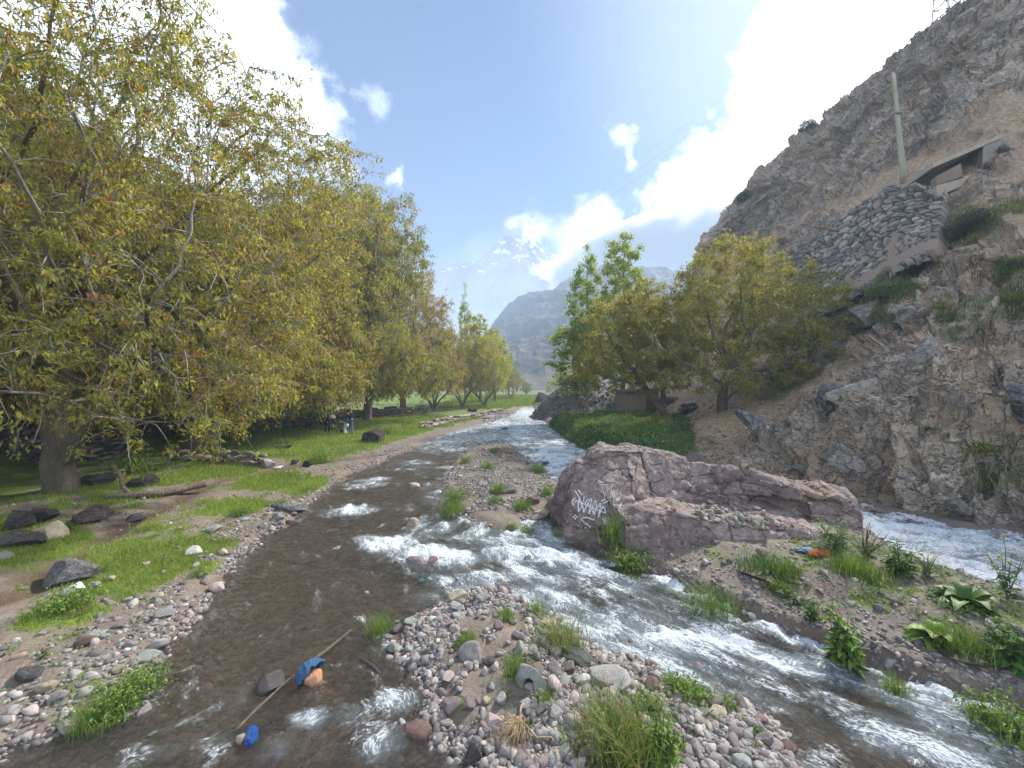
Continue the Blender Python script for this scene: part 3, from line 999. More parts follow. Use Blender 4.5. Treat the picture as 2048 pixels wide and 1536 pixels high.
def chains(par, acc):
    n = len(par)
    best = {}
    for i in range(1, n):
        p_ = par[i]
        if p_ >= 0 and (p_ not in best or acc[i] > acc[best[p_]]):
            best[p_] = i
    out = []
    for i in range(n):
        p_ = par[i]
        if p_ < 0 or best.get(p_) != i:
            ch = ([p_] if p_ >= 0 else []) + [i]
            j = i
            while j in best:
                j = best[j]
                ch.append(j)
            if len(ch) > 1:
                out.append((ch, p_ >= 0))
    return out


def twigs(p0, d0, L, r, rg, droop=.25, seg=3):
    """n small tapering twigs at once; returns V, F, points (n,seg+1,3)"""
    n = len(p0)
    pts = [p0]
    d = d0.copy()
    for k in range(seg):
        d = d + rg.normal(0, .22, d.shape) + np.array([0, 0, -droop])
        d /= np.linalg.norm(d, axis=1)[:, None]
        pts.append(pts[-1] + d * (L / seg)[:, None])
    pts = np.stack(pts, 1)
    ref = rg.normal(size=(n, 3))
    u = np.cross(d0, ref)
    u /= np.linalg.norm(u, axis=1)[:, None]
    w = np.cross(d0, u)
    w /= np.linalg.norm(w, axis=1)[:, None]
    a = np.arange(3) * 2 * PI / 3
    ring = u[:, None] * np.cos(a)[None, :, None] + w[:, None] * np.sin(a)[None, :, None]
    rad = r[:, None] * np.linspace(1, .45, seg + 1)[None]
    V = pts[:, :, None] + ring[:, None] * rad[:, :, None, None]
    idx = np.arange(n * (seg + 1) * 3).reshape(n, seg + 1, 3)
    F = np.stack([idx[:, :-1], np.roll(idx[:, :-1], -1, 2), np.roll(idx[:, 1:], -1, 2), idx[:, 1:]], -1).reshape(-1, 4)
    return V.reshape(-1, 3), F, pts


def leaflets(base, axis, L, W, rg, fold=.25, curl=.3):
    """n folded, drooping leaves: V (n*5,3), triangles"""
    n = len(base)
    ref = rg.normal(size=(n, 3)) * .5 + np.array([0, 0, 1.0])
    s = np.cross(axis, ref)
    s /= np.linalg.norm(s, axis=1)[:, None] + 1e-9
    nrm = np.cross(s, axis)
    mid = base + axis * (L * .5)[:, None]
    tip = base + axis * L[:, None] - nrm * (curl * L)[:, None]
    up = nrm * (fold * W)[:, None]
    V = np.stack([base, mid + s * W[:, None] * .5 + up, tip, mid - s * W[:, None] * .5 + up, mid], 1)
    i = np.arange(n)[:, None] * 5
    F = np.concatenate([i + np.array([[0, 1, 4]]), i + np.array([[4, 1, 2]]), i + np.array([[0, 4, 3]]), i + np.array([[4, 2, 3]])])
    return V.reshape(-1, 3), F


def bark_mat(name, dark, pale, scale=1.0):
    m, nt = newmat(name)
    co = N(nt, 'ShaderNodeTexCoord').outputs['Object']
    th = attr(nt, 'thick')
    ridges = noise_(nt, vmath(nt, 'MULTIPLY', co, (17 * scale, 17 * scale, 2.0 * scale)), 1.0, 6, .7, .8)
    blot = noise_(nt, co, 2.2, 5, .6)
    c = mixc(nt, ridges, tuple(x * .28 for x in dark), tuple(x * 2.0 for x in dark))
    c = mixc(nt, smooth(nt, blot, .5, .7, 0, .5), c, tuple(.6 * a + .4 * b for a, b in zip(dark, pale)))
    tw = mixc(nt, noise_(nt, co, 6, 3), tuple(x * .6 for x in pale), tuple(min(.75, x * 1.35) for x in pale))
    c = mixc(nt, smooth(nt, th, .05, .02), c, tw)
    finish(nt, principled(nt, c, .9, bump_(nt, ridges, 1.0, .12), .2))
    return m


def leaf_mat(name, trans=.5, rough=.5):
    m, nt = newmat(name)
    c = attr(nt, 'Col', 'Color')
    d = principled(nt, c, rough, None, .35)
    t = N(nt, 'ShaderNodeBsdfTranslucent', {'Color': mixc(nt, 1.0, c, (1.25, 1.15, .6), 'MULTIPLY')}).outputs[0]
    finish(nt, N(nt, 'ShaderNodeMixShader', {0: trans, 1: d, 2: t}).outputs[0])
    return m


WALNUT_BARK = bark_mat("walnut_bark", (.15, .125, .10), (.50, .47, .44))
POPLAR_BARK = bark_mat("poplar_bark", (.20, .18, .15), (.26, .25, .20))
LEAF = leaf_mat("leaf_material")

PAL_WALNUT = np.array([(.28, .275, .06), (.34, .335, .07), (.225, .26, .055), (.41, .39, .10), (.31, .22, .07), (.36, .18, .075), (.17, .21, .045)])
PW_WALNUT = np.array([.25, .21, .19, .13, .11, .05, .06])
PAL_OLIVE = np.array([(.26, .25, .045), (.33, .31, .055), (.215, .23, .045), (.31, .235, .055), (.15, .18, .038)])
PW_OLIVE = np.array([.32, .25, .23, .08, .12])
PAL_POPLAR = np.array([(.25, .35, .07), (.32, .42, .09), (.38, .45, .12), (.19, .27, .06)])
PW_POPLAR = np.array([.35, .3, .2, .15])
PAL_LIME = np.array([(.34, .38, .05), (.40, .40, .05), (.28, .31, .045), (.31, .27, .045)])
PW_LIME = np.array([.35, .3, .2, .15])


def build_tree(A, trunk_pts, trunk_par, r_tip, r_base, seed, step=.5, infl=4.0, kill=.9, trop=(0, 0, .06), twig_len=.7, twig_n=3, twig_r=.008, droop=.2,
               leaf=.12, leaf_w=.36, clusters=3, per=6, pal=PAL_WALNUT, pw=PW_WALNUT, leaf_droop=.8, bark=WALNUT_BARK, leafmat=LEAF, flare=.5, jit=.12, thin_r=.05, spread=.10):
    """returns (trunk mesh, crown mesh)"""
    rg = np.random.RandomState(seed)
    pos, par = grow(trunk_pts, trunk_par, A, step, infl, kill, rg, trop, jit)
    r, nch, acc = skeleton(pos, par, r_tip, r_base)
    mb = MB()
    th = []
    z0 = pos[0, 2]
    for ch, joined in chains(par, acc):
        pp = pos[ch]
        rr = r[ch].copy()
        if joined:
            rr[0] = min(rr[0], rr[1] * 1.15)
        big = rr.max() > .12
        if big and len(pp) > 2:
            m = len(pp)
            t = np.linspace(0, m - 1, m * 3)
            pp = crom(pp, t)
            rr = np.interp(t, np.arange(m), rr)
            pp = pp + .18 * rr[:, None] * np.stack([fbm(pp * 1.3 + 9 * k, 2, seed=seed + k) for k in range(3)], 1) * 1.5
            fl = 1 + flare * np.exp(-(pp[:, 2] - z0) / .45) * (not joined)
            rr = rr * fl
        sides = 18 if rr.max() > .25 else (9 if rr.max() > .1 else (5 if rr.max() > .035 else 3))
        V, F = tube(pp, rr, sides, cap=True)
        if sides == 18:
            c0 = np.repeat(pp, 18, axis=0)
            c0 = np.concatenate([c0, pp[:1], pp[-1:]])
            dv = V - c0
            V = c0 + dv * (1 + .16 * fbm(V * np.array([3.2, 3.2, .9]), 3, seed=seed + 3) + .05 * fbm(V * np.array([11, 11, 2.5]), 2, seed=seed + 4))[:, None]
        mb.add(V, F)
        th.append(np.concatenate([np.repeat(rr, sides), rr[:1], rr[-1:]]))
    # twigs on the thin wood
    thin = np.nonzero((r < thin_r) & (np.arange(len(r)) > len(trunk_pts)))[0]
    ends = thin[nch[thin] == 0]
    src = np.concatenate([np.repeat(ends, twig_n), rg.choice(thin, len(thin) * max(1, twig_n - 1) // 2)])
    d = pos[src] - pos[par[src]]
    d /= np.linalg.norm(d, axis=1)[:, None] + 1e-9
    cen = pos.mean(0)
    d = d * .8 + rg.normal(0, .55, d.shape) + np.array([0, 0, .05])
    d /= np.linalg.norm(d, axis=1)[:, None]
    Lt = twig_len * rg.uniform(.5, 1.3, len(src))
    tV, tF, tp = twigs(pos[src], d, Lt, np.full(len(src), twig_r) * rg.uniform(.8, 1.3, len(src)), rg, droop)
    mb.add(tV, tF)
    th.append(np.full(len(tV), .01))
    trunk = mb.mesh("trunk", bark, True, dict(thick=np.concatenate(th)))
    # leaf clusters along the twigs
    k = rg.randint(1, tp.shape[1], (len(src), clusters))
    f = rg.uniform(0, 1, (len(src), clusters, 1))
    ii = np.arange(len(src))[:, None]
    cp = tp[ii, k - 1] * (1 - f) + tp[ii, k] * f
    cp[:, 0] = tp[:, -1]
    cp = cp.reshape(-1, 3)
    nc_ = len(cp)
    ax = rg.normal(0, 1, (nc_, 1, 3)) * .6 + rg.normal(0, .75, (nc_, per, 3))
    ax = ax + np.array([0, 0, -leaf_droop])
    ax /= np.linalg.norm(ax, axis=2)[..., None]
    bs = cp[:, None] + rg.normal(0, spread, (nc_, per, 3)) * np.array([1, 1, .7])
    L = leaf * rg.uniform(.6, 1.35, nc_ * per)
    V, F = leaflets(bs.reshape(-1, 3), ax.reshape(-1, 3), L, L * leaf_w * rg.uniform(.8, 1.2, len(L)), rg)
    w = np.cumsum(pw / pw.sum())
    ci = np.searchsorted(w, np.clip(rg.uniform(0, 1, nc_) * .92 + .10 * fbm(cp / 1.6, 2, seed=seed + 6), 0, .999))
    col_ = np.repeat(pal[np.clip(ci, 0, len(pal) - 1)], per, axis=0)
    mixi = rg.randint(0, len(pal), len(col_))
    col_ = np.where(rg.uniform(size=(len(col_), 1)) < .22, pal[mixi], col_)
    col_ = col_ * (1 + .22 * rg.normal(size=(len(col_), 1))).clip(.55, 1.6)
    crown = mesh_np("crown", V, F, [leafmat], False, dict(Col=np.repeat(col_, 5, axis=0)))
    print('TREE', seed, 'nodes', len(pos), 'twigs', len(src), 'leaves', len(V) // 5)
    return trunk, crown


def blob_pts(rg, blobs, n, hollow=.45, zmin=None):
    """attractor points spread through the outer part of a union of ellipsoids"""
    out = []
    vol = np.array([b[3] * b[4] * b[5] for b in blobs]) ** .8
    for b, k in zip(blobs, (vol / vol.sum() * n).astype(int)):
        v = rg.normal(size=(k, 3))
        v /= np.linalg.norm(v, axis=1)[:, None]
        rr = rg.uniform(hollow ** 3, 1, k) ** (1 / 3)
        rr = rr * (1 + .16 * fbm(v * 2.3 + b[0], 2, seed=int(abs(b[0] * 13 + b[1])) % 1000))
        q = v * rr[:, None] * np.array(b[3:6]) + np.array(b[:3])
        out.append(q)
    q = np.concatenate(out)
    if zmin is not None:
        q = q[q[:, 2] > zmin]
    return q


def plant_tree(name, label, meshes, loc, rotz=0.0, scale=1.0, group=None):
    t = thing(name, label, "tree", loc, rotz, group)
    t.scale = (scale,) * 3 if np.ndim(scale) == 0 else scale
    link("trunk", meshes[0], t)
    link("crown", meshes[1], t)
    return t


# --- the great walnut beside the water (trunk forks low, skirts hang to head height)
rg = np.random.RandomState(11)
b = ground_at(118, 982)
bz = b[2] - .15
X0, Y0 = b[0], b[1]
blobs = [(.8, .2, 9.2, 7.4, 7.6, 6.0), (3.2, -1.5, 6.2, 5.2, 5.2, 3.6), (2.5, 3.5, 10.5, 5.5, 5.5, 4.5), (-4, -2.5, 8, 5, 5.5, 4.5), (2.2, -4.2, 9.6, 4.6, 4.0, 4.2), (1.5, -3.6, 4.2, 4.4, 3.0, 2.2), (4.0, -1.0, 3.4, 3.4, 3.0, 1.7), (-2.5, -3.5, 4.5, 4, 3, 2.2)]
A = blob_pts(rg, blobs, 4200, .3, 1.6)
A = A[~((np.hypot(A[:, 0] - .4, A[:, 1]) < 3.2) & (A[:, 2] < 3.3))]
tp_ = [(0, 0, 0), (.0, 0, .5), (-.03, 0, 1.0), (-.08, 0, 1.5), (-.16, .02, 2.0), (-.25, .05, 2.5), (-.3, .1, 3.0), (-.3, .15, 3.5), (-.25, .2, 4.0), (.38, -.05, 1.15), (.68, -.1, 1.65), (.95, -.15, 2.15), (1.25, -.2, 2.6)]
tpar = [-1, 0, 1, 2, 3, 4, 5, 6, 7, 2, 9, 10, 11]
great = build_tree(A, tp_, tpar, .012, .35, 101, step=.42, infl=3.2, kill=.85, trop=(0, 0, .0), twig_len=1.25, twig_n=4, twig_r=.014, droop=.3, leaf=.13, leaf_w=.38, clusters=4, per=9, spread=.085, flare=.25, leaf_droop=.9)
plant_tree("walnut_tree", "huge walnut with a thick low forked trunk and pale drooping twigs beside the dry-stone wall", great, (X0, Y0, bz))


def generic_walnut(seed, H=15.0, rad=6.5, n=3000, **kw):
    rg = np.random.RandomState(seed)
    blobs = []
    for k in range(7):
        a = rg.uniform(0, 2 * PI)
        rr = rad * rg.uniform(.15, .55)
        zc = H * rg.uniform(.45, .78)
        s = rg.uniform(.42, .62)
        blobs.append((rr * math.cos(a), rr * math.sin(a), zc, rad * s, rad * s, H * s * .42))
    blobs.append((0, 0, H * .66, rad * .75, rad * .75, H * .32))
    for k in range(7):
        a = k * PI / 3.5 + rg.uniform(0, .5)
        blobs.append((rad * .68 * math.cos(a), rad * .68 * math.sin(a), H * .27, rad * .40, rad * .40, H * .15))
    A = blob_pts(rg, blobs, n, .35, H * .125)
    lean = rg.normal(0, .05, 2)
    tpts = [(lean[0] * k * k * .1, lean[1] * k * k * .1, k * .5) for k in range(6)]
    return build_tree(A, tpts, [-1] + list(range(5)), **dict(dict(r_tip=.014, r_base=.34, seed=seed, step=.5, infl=3.6, kill=.9, twig_len=1.05, twig_n=4, twig_r=.012, droop=.25, leaf=.195, leaf_w=.40, clusters=4, per=8, spread=.15), **kw))


WN = [generic_walnut(201), generic_walnut(202, 15, 7.0, pal=PAL_WALNUT * np.array([.92, .95, .95]), pw=np.array([.22, .16, .26, .10, .08, .03, .15])), generic_walnut(203, 14, 7.2, pal=PAL_WALNUT * np.array([.98, .86, .95]), pw=np.array([.26, .20, .10, .10, .22, .10, .02]), clusters=3)]


def put(meshes, name, label, px, py, Y, rotz, s, group=None, dz=-.15):
    x = (px - CX) / FOC * Y
    return plant_tree(name, label, meshes, (x, Y, hz(x, Y) + dz), rotz, s, group)


GW = "walnut trees along the grassy bank"
put(WN[0], "walnut_tree", "walnut whose straight trunk stands just behind the low row of dark stones", 385, 900, 20.0, 0.4, (.98, .98, .92), GW)
put(WN[1], "walnut_tree", "walnut with a broad flared foot at the edge of the bright meadow", 483, 878, 24.5, 2.1, (1.0, 1.0, 1.02), GW)
put(WN[2], "walnut_tree", "walnut with a slim leaning trunk standing clear in the meadow grass", 545, 862, 29.0, 4.0, (1.0, 1.0, 1.18), GW)
put(WN[0], "walnut_tree", "tall walnut rising behind the dark overhanging rock where people are standing", 640, 845, 34.5, 5.2, (1.2, 1.2, 1.48), GW)
put(WN[1], "walnut_tree", "round-headed walnut over the people, its branches reaching out toward the river", 735, 836, 38, 1.0, (1.12, 1.12, 1.52), GW)
put(WN[2], "walnut_tree", "brownish walnut closing the row before the yellow-green thicket", 805, 826, 50, 2.8, (1.1, 1.1, 1.40), GW)
put(WN[2], "walnut_tree", "walnut high on the slope behind the great forked tree", 60, 800, 22, 1.2, (1.1, 1.1, 1.15), GW)
put(WN[1], "walnut_tree", "walnut on the upper terrace showing between the first two trunks", 250, 790, 31, 3.3, (1.1, 1.1, 1.05), GW)
put(WN[0], "walnut_tree", "walnut overhanging the picture edge with bare limbs high above the slope", -330, 960, 11.5, 2.4, (1.0, 1.0, 1.05), GW)

# --- thicket of yellow-green trees where the river bends
def thicket(seed, H, rad, stems, pal, pw, n=1500, **kw):
    rg = np.random.RandomState(seed)
    blobs = [(0, 0, H * .58, rad * .9, rad * .9, H * .40)] + [(rad * .5 * math.cos(a), rad * .5 * math.sin(a), H * rg.uniform(.35, .6), rad * .55, rad * .55, H * .25) for a in rg.uniform(0, 6.3, 5)]
    A = blob_pts(rg, blobs, n, .3, H * .12)
    pts, par = [(0, 0, 0)], [-1]
    for s in range(stems):
        a = 2 * PI * s / stems + rg.uniform(0, .6)
        prev = 0
        for k in range(1, 6):
            pts.append((math.cos(a) * (.12 * k + .05 * k * k), math.sin(a) * (.12 * k + .05 * k * k), .55 * k))
            par.append(prev)
            prev = len(pts) - 1
    return build_tree(A, pts, par, **dict(dict(r_tip=.018, r_base=.28, seed=seed, step=.55, infl=3.5, kill=1.0, twig_len=1.0, twig_n=3, twig_r=.014, droop=.05, leaf=.24, leaf_w=.42, clusters=5, per=6, pal=pal, pw=pw, leaf_droop=.4, spread=.2), **kw))


TH = [thicket(301, 13.5, 4.8, 4, PAL_OLIVE, PW_OLIVE), thicket(302, 13, 4.2, 3, PAL_LIME, PW_LIME)]
GT = "multi-stemmed trees by the river bend"
put(TH[0], "riverside_tree", "multi-stemmed olive-green tree with a slanting dark stem beside the meadow strip", 868, 822, 55, 0, (1.0, 1.0, .95), GT)
put(TH[0], "riverside_tree", "olive-green tree with several upright stems in the thicket at the bend", 925, 815, 60, 2, (1.02, 1.02, 1.0), GT)
put(TH[1], "riverside_tree", "bright lime-green tree at the river edge of the thicket", 968, 812, 66, 1, (1.1, 1.1, 1.0), GT)
put(TH[0], "riverside_tree", "small brownish tree beyond the thicket leaning over the field", 1022, 803, 96, 4, (.75, .75, .62), GT)


# --- poplars
def poplar(seed, H, rad, pal=PAL_POPLAR, pw=PW_POPLAR, n=1300, base=.14, **kw):
    rg = np.random.RandomState(seed)
    z = rg.uniform(base, 1, n) ** 1.0
    env = rad * np.sin(np.clip((z - base * .6) / (1.02 - base * .6), 0, 1) * PI) ** .6 * (1 - .35 * z) * (1 + .25 * fbm(np.stack([z * 9, z * 0, z * 0 + seed], 1), 2, seed=seed))
    a = rg.uniform(0, 2 * PI, n)
    rr = env * np.sqrt(rg.uniform(.08, 1, n))
    A = np.stack([rr * np.cos(a), rr * np.sin(a), z * H], 1)
    tpts = [(0.02 * math.sin(k), .02 * math.cos(k * 1.3), H * .86 * k / 26) for k in range(27)]
    return build_tree(A, tpts, [-1] + list(range(26)), **dict(dict(r_tip=.012, r_base=.2, seed=seed, step=.45, infl=2.6, kill=.7, trop=(0, 0, .55), twig_len=.6, twig_n=2, twig_r=.009, droop=-.15, leaf=.19, leaf_w=.8, clusters=6, per=5, pal=pal, pw=pw, leaf_droop=.25, bark=POPLAR_BARK, thin_r=.06, spread=.16), **kw))


PPL = poplar(405, 16.5, 2.6, PAL_LIME, PW_LIME, n=1500)
PP = [poplar(401, 17.5, 2.3, n=1700), poplar(402, 18.8, 3.1, n=2000), poplar(403, 15, 1.6)]
GP_ = "poplars behind the stone hut"
put(PP[0], "poplar_tree", "slim poplar, the shorter of the pair above the grey spoil heap", 1174, 832, 40, 0, (1.0, 1.0, 1.02), GP_)
put(PP[1], "poplar_tree", "broad airy poplar, the tallest tree above the grey spoil heap", 1247, 830, 38.5, 1.2, (1.0, 1.0, .99), GP_)
put(PP[2], "poplar_tree", "low leafy poplar leaning out over the spoil heap", 1150, 828, 41, 2.2, (1.75, 1.75, .84), GP_)
GF = "far poplars up the valley"
put(PP[2], "poplar_tree", "dark narrow poplar spire rising out of the thicket at the bend", 930, 800, 84, 0, (1.05, 1.05, 1.72), GF)
put(PPL, "poplar_tree", "yellow-green pointed poplar between the dark spire and the river", 960, 800, 78, 1, (1.5, 1.5, 1.1), GF)
put(PPL, "poplar_tree", "wide poplar whose crown ends the thicket on the river side", 990, 800, 82, 2.4, (1.5, 1.5, .95), GF)
put(PP[2], "poplar_tree", "thin pale poplar standing alone past the thicket", 1018, 795, 110, 2, (1.0, 1.0, .95), GF)
put(PP[2], "poplar_tree", "tiny lone poplar in the bright far field", 1053, 790, 125, 3, (1.3, 1.3, .31), GF)
put(TH[1], "riverside_tree", "small yellow bush-like tree in front of the far houses", 1126, 786, 130, 3, (.8, .8, .75), GT)
put(TH[1], "riverside_tree", "pale yellow round tree beside the far white wall", 1108, 786, 160, 1, (.8, .8, .5), GT)

# --- the two walnuts below the cliff
rg = np.random.RandomState(21)
blobs = [(-.4, 0, 6.6, 3.4, 3.4, 2.5), (2.6, -.4, 6.0, 3.8, 3.4, 2.6), (.5, .2, 8.8, 3.0, 2.8, 2.2), (4.6, -.8, 5.0, 3.2, 2.6, 2.4), (-2.8, .3, 5.2, 2.9, 2.8, 2.4), (1.5, -1.5, 4.2, 3.4, 2.0, 1.6), (6.0, -1, 4.0, 2.2, 1.8, 1.5), (-3.8, .2, 7.0, 2.2, 2.2, 1.8), (3.8, 0, 7.6, 2.8, 2.4, 1.9), (-1.5, -1.5, 3.4, 3.2, 2, 1.2), (4.5, -1.6, 2.8, 2.4, 1.6, 1.0)]
A = blob_pts(rg, blobs, 2300, .25, 1.5)
tpB = [(0, 0, 0), (.05, 0, .5), (.02, 0, 1.0), (-.05, 0, 1.5), (-.02, 0, 2.0), (0, 0, 2.5), (.05, 0, 3.0)]
cliffB = build_tree(A, tpB, [-1, 0, 1, 2, 3, 4, 5], .010, .27, 103, step=.36, infl=2.6, kill=.62, trop=(0, 0, .03), twig_len=.6, twig_n=4, twig_r=.008, droop=.1, leaf=.14, leaf_w=.42, clusters=5, per=6, pal=PAL_OLIVE, pw=PW_OLIVE, flare=.35)
x, y, z = ground_at(1448, 836)
put(cliffB, "walnut_tree", "spreading yellow-green walnut at the foot of the scree slope below the retaining wall", 1447, 836, 24, 0.0, 1.12)
rg = np.random.RandomState(22)
blobs = [(-1.5, 0, 4.2, 2.8, 2.8, 2.0), (-2.8, 0, 5.2, 2.3, 2.4, 2.0), (-.5, .4, 5.8, 2.6, 2.6, 1.9), (-3.9, 0, 4.0, 1.7, 2.0, 1.5), (-2.5, .2, 6.4, 2.4, 2.2, 1.5)]
A = blob_pts(rg, blobs, 1700, .25, 1.9)
tpA = [(0, 0, 0), (-.05, 0, .4), (-.12, 0, .8), (-.35, 0, 1.15), (-.7, 0, 1.5), (-1.0, 0, 1.9), (-1.25, 0, 2.3), (-.3, .1, 1.3), (-.25, .1, 1.8), (-.3, .1, 2.3)]
cliffA = build_tree(A, tpA, [-1, 0, 1, 2, 3, 4, 5, 2, 7, 8], .010, .24, 104, step=.36, infl=2.6, kill=.62, trop=(0, 0, .03), twig_len=.6, twig_n=4, twig_r=.008, droop=.1, leaf=.14, leaf_w=.42, clusters=5, per=6, pal=PAL_OLIVE, pw=PW_OLIVE, flare=.35)
put(cliffA, "walnut_tree", "crooked dark-trunked walnut leaning over the lush green patch by the river", 1338, 850, 26.5, 0.0, 1.2)
# ================================================================== STONES
def rock_mat(name, c_dark, c_mid, c_light, scale=1.0, spec=.25, rnd=.25, rough=.85, vein=0.0, frac=0.0):
    m, nt = newmat(name)
    co = N(nt, 'ShaderNodeTexCoord').outputs['Object']
    rn = N(nt, 'ShaderNodeObjectInfo').outputs['Random']
    cv = vmath(nt, 'ADD', co, N(nt, 'ShaderNodeCombineXYZ', {0: math_(nt, 'MULTIPLY', rn, 37.0), 1: math_(nt, 'MULTIPLY', rn, 11.0), 2: 0.0}).outputs[0])
    a = noise_(nt, cv, 1.6 * scale, 6, .62, .6)
    b_ = noise_(nt, cv, 9 * scale, 6, .7)
    sp = noise_(nt, cv, 42 * scale, 3, .7)
    c = mixc(nt, smooth(nt, a, .32, .68), c_dark, c_mid)
    c = mixc(nt, smooth(nt, b_, .48, .72, 0, .75), c, c_light)
    c = mixc(nt, smooth(nt, b_, .42, .25, 0, .6), c, tuple(x * .45 for x in c_dark))
    c = mixc(nt, smooth(nt, sp, .55, .75, 0, .35), c, c_light)
    if vein:
        vn = N(nt, 'ShaderNodeTexWave', {'Vector': cv, 'Scale': 1.1 * scale, 'Distortion': 9.0, 'Detail': 4.0}).outputs['Fac']
        c = mixc(nt, smooth(nt, vn, .93, .99, 0, vein), c, (.5, .47, .44))
    val = math_(nt, 'ADD', 1 - rnd, math_(nt, 'MULTIPLY', rn, 2 * rnd))
    c = mixc(nt, 1.0, c, N(nt, 'ShaderNodeCombineColor', {0: val, 1: val, 2: val}).outputs[0], 'MULTIPLY')
    h = math_(nt, 'ADD', math_(nt, 'MULTIPLY', b_, 1.0), math_(nt, 'MULTIPLY', sp, .35))
    if frac:
        fv = vmath(nt, 'ADD', vmath(nt, 'MULTIPLY', cv, (frac, frac, frac * 1.9)), vmath(nt, 'SCALE', noise_(nt, cv, 1.2 * frac, 4, .6, out=1), scale=.7))
        e1 = N(nt, 'ShaderNodeTexVoronoi', {'Vector': fv, 'Scale': 1.0}, feature='DISTANCE_TO_EDGE').outputs['Distance']
        v1 = N(nt, 'ShaderNodeTexVoronoi', {'Vector': fv, 'Scale': 1.0})
        v2 = N(nt, 'ShaderNodeTexVoronoi', {'Vector': fv, 'Scale': 2.9})
        e2 = N(nt, 'ShaderNodeTexVoronoi', {'Vector': fv, 'Scale': 2.9}, feature='DISTANCE_TO_EDGE').outputs['Distance']
        ck = math_(nt, 'MULTIPLY', math_(nt, 'MAXIMUM', smooth(nt, e1, .03, .0), smooth(nt, e2, .03, .0, 0, .4)), smooth(nt, a, .42, .56))
        tn = math_(nt, 'ADD', .80, math_(nt, 'ADD', math_(nt, 'MULTIPLY', N(nt, 'ShaderNodeSeparateColor', {0: v1.outputs['Color']}).outputs[0], .22), math_(nt, 'MULTIPLY', N(nt, 'ShaderNodeSeparateColor', {0: v2.outputs['Color']}).outputs[1], .20)))
        c = mixc(nt, 1.0, c, N(nt, 'ShaderNodeCombineColor', {0: tn, 1: tn, 2: tn}).outputs[0], 'MULTIPLY')
        c = mixc(nt, math_(nt, 'MULTIPLY', ck, .8), c, tuple(x * .3 for x in c_dark))
        hv = math_(nt, 'ADD', math_(nt, 'MULTIPLY', v1.outputs['Distance'], 1.5), math_(nt, 'MULTIPLY', v2.outputs['Distance'], .7))
        h = math_(nt, 'SUBTRACT', math_(nt, 'ADD', h, hv), math_(nt, 'MULTIPLY', ck, .9))
        finish(nt, principled(nt, c, rough, bump_(nt, h, .9, .14 / frac), spec))
        return m
    finish(nt, principled(nt, c, rough, bump_(nt, h, .55, .05 / scale), spec))
    return m


M_PURPLE = rock_mat("purple_stone", (.13, .105, .11), (.215, .178, .182), (.33, .29, .288), 2.2)
M_GREY = rock_mat("grey_stone", (.17, .165, .165), (.27, .26, .255), (.40, .385, .37), 2.2)
M_PINK = rock_mat("pink_stone", (.27, .215, .205), (.39, .325, .31), (.51, .45, .43), 2.2)
M_GREEN = rock_mat("greenish_stone", (.18, .195, .18), (.28, .30, .28), (.41, .42, .39), 2.2)
M_TAN = rock_mat("tan_stone", (.27, .22, .165), (.40, .34, .265), (.51, .45, .37), 2.2)
M_WHITE = rock_mat("pale_stone", (.40, .375, .35), (.56, .53, .50), (.68, .65, .62), 2.2)
M_BROWN = rock_mat("red_brown_stone", (.11, .07, .063), (.19, .125, .112), (.29, .21, .19), 2.2)
M_ORANGE = rock_mat("orange_brown_stone", (.34, .17, .10), (.48, .26, .165), (.58, .38, .27), 2.6)
M_DARK = rock_mat("dark_basalt", (.05, .044, .047), (.095, .083, .086), (.17, .155, .155), 1.2, frac=1.3)
M_DARKRED = rock_mat("dark_purple_boulder", (.06, .045, .047), (.125, .095, .095), (.21, .175, .17), 1.2, frac=1.3)
M_WET = rock_mat("wet_dark_stone", (.035, .028, .028), (.075, .06, .06), (.14, .12, .12), 1.8, .6, .2, .35)
M_SLOPE = rock_mat("slope_rock", (.15, .135, .125), (.31, .285, .26), (.47, .44, .405), .75, .2, .15, frac=2.0)
M_SLOPE_PALE = rock_mat("pale_slope_rock", (.25, .225, .20), (.42, .385, .345), (.54, .505, .46), .8, .2, .1, frac=2.0)
M_SLATE = rock_mat("slate_slope_rock", (.085, .085, .092), (.17, .165, .17), (.31, .29, .275), .8, .2, .1, frac=2.0)

vm, nt = newmat("gravel_material")
cc = attr(nt, 'Col', 'Color')
geo = N(nt, 'ShaderNodeNewGeometry').outputs['Position']
gn = noise_(nt, geo, 45, 4, .7)
finish(nt, principled(nt, mixc(nt, smooth(nt, gn, .3, .7, 0, .5), cc, mixc(nt, 1.0, cc, (.5, .5, .5), 'MULTIPLY')), .85, bump_(nt, gn, .4, .01), .3))
M_GRAVEL = vm

STONE_COLS = np.array([(.215, .18, .183), (.25, .24, .237), (.155, .135, .138), (.34, .295, .285), (.31, .29, .275), (.245, .255, .238), (.39, .355, .32), (.25, .185, .168), (.185, .178, .18), (.47, .445, .43)])
STONE_W = np.array([.2, .17, .13, .10, .11, .08, .06, .04, .08, .03])


def stone_cols(n, rg, dim=1.0):
    c = STONE_COLS[rg.choice(len(STONE_COLS), n, p=STONE_W)] * dim
    return c * rg.uniform(.75, 1.25, (n, 1))


PEB = [rock(900 + k, 2, 9, (.5, .95), .06, 1.6, (1, (.6, .75, .9)[k % 3], (.45, .6, .75)[k % 3])) for k in range(8)]
PEB_LO = [rock(920 + k, 1, 4, (.72, .98), .0, 1.6, (1, .8, .55)) for k in range(5)]
SHARD = [rock(940 + k, 1, 9, (.35, .75), .0, 1.6, (1, .75, .5)) for k in range(6)]


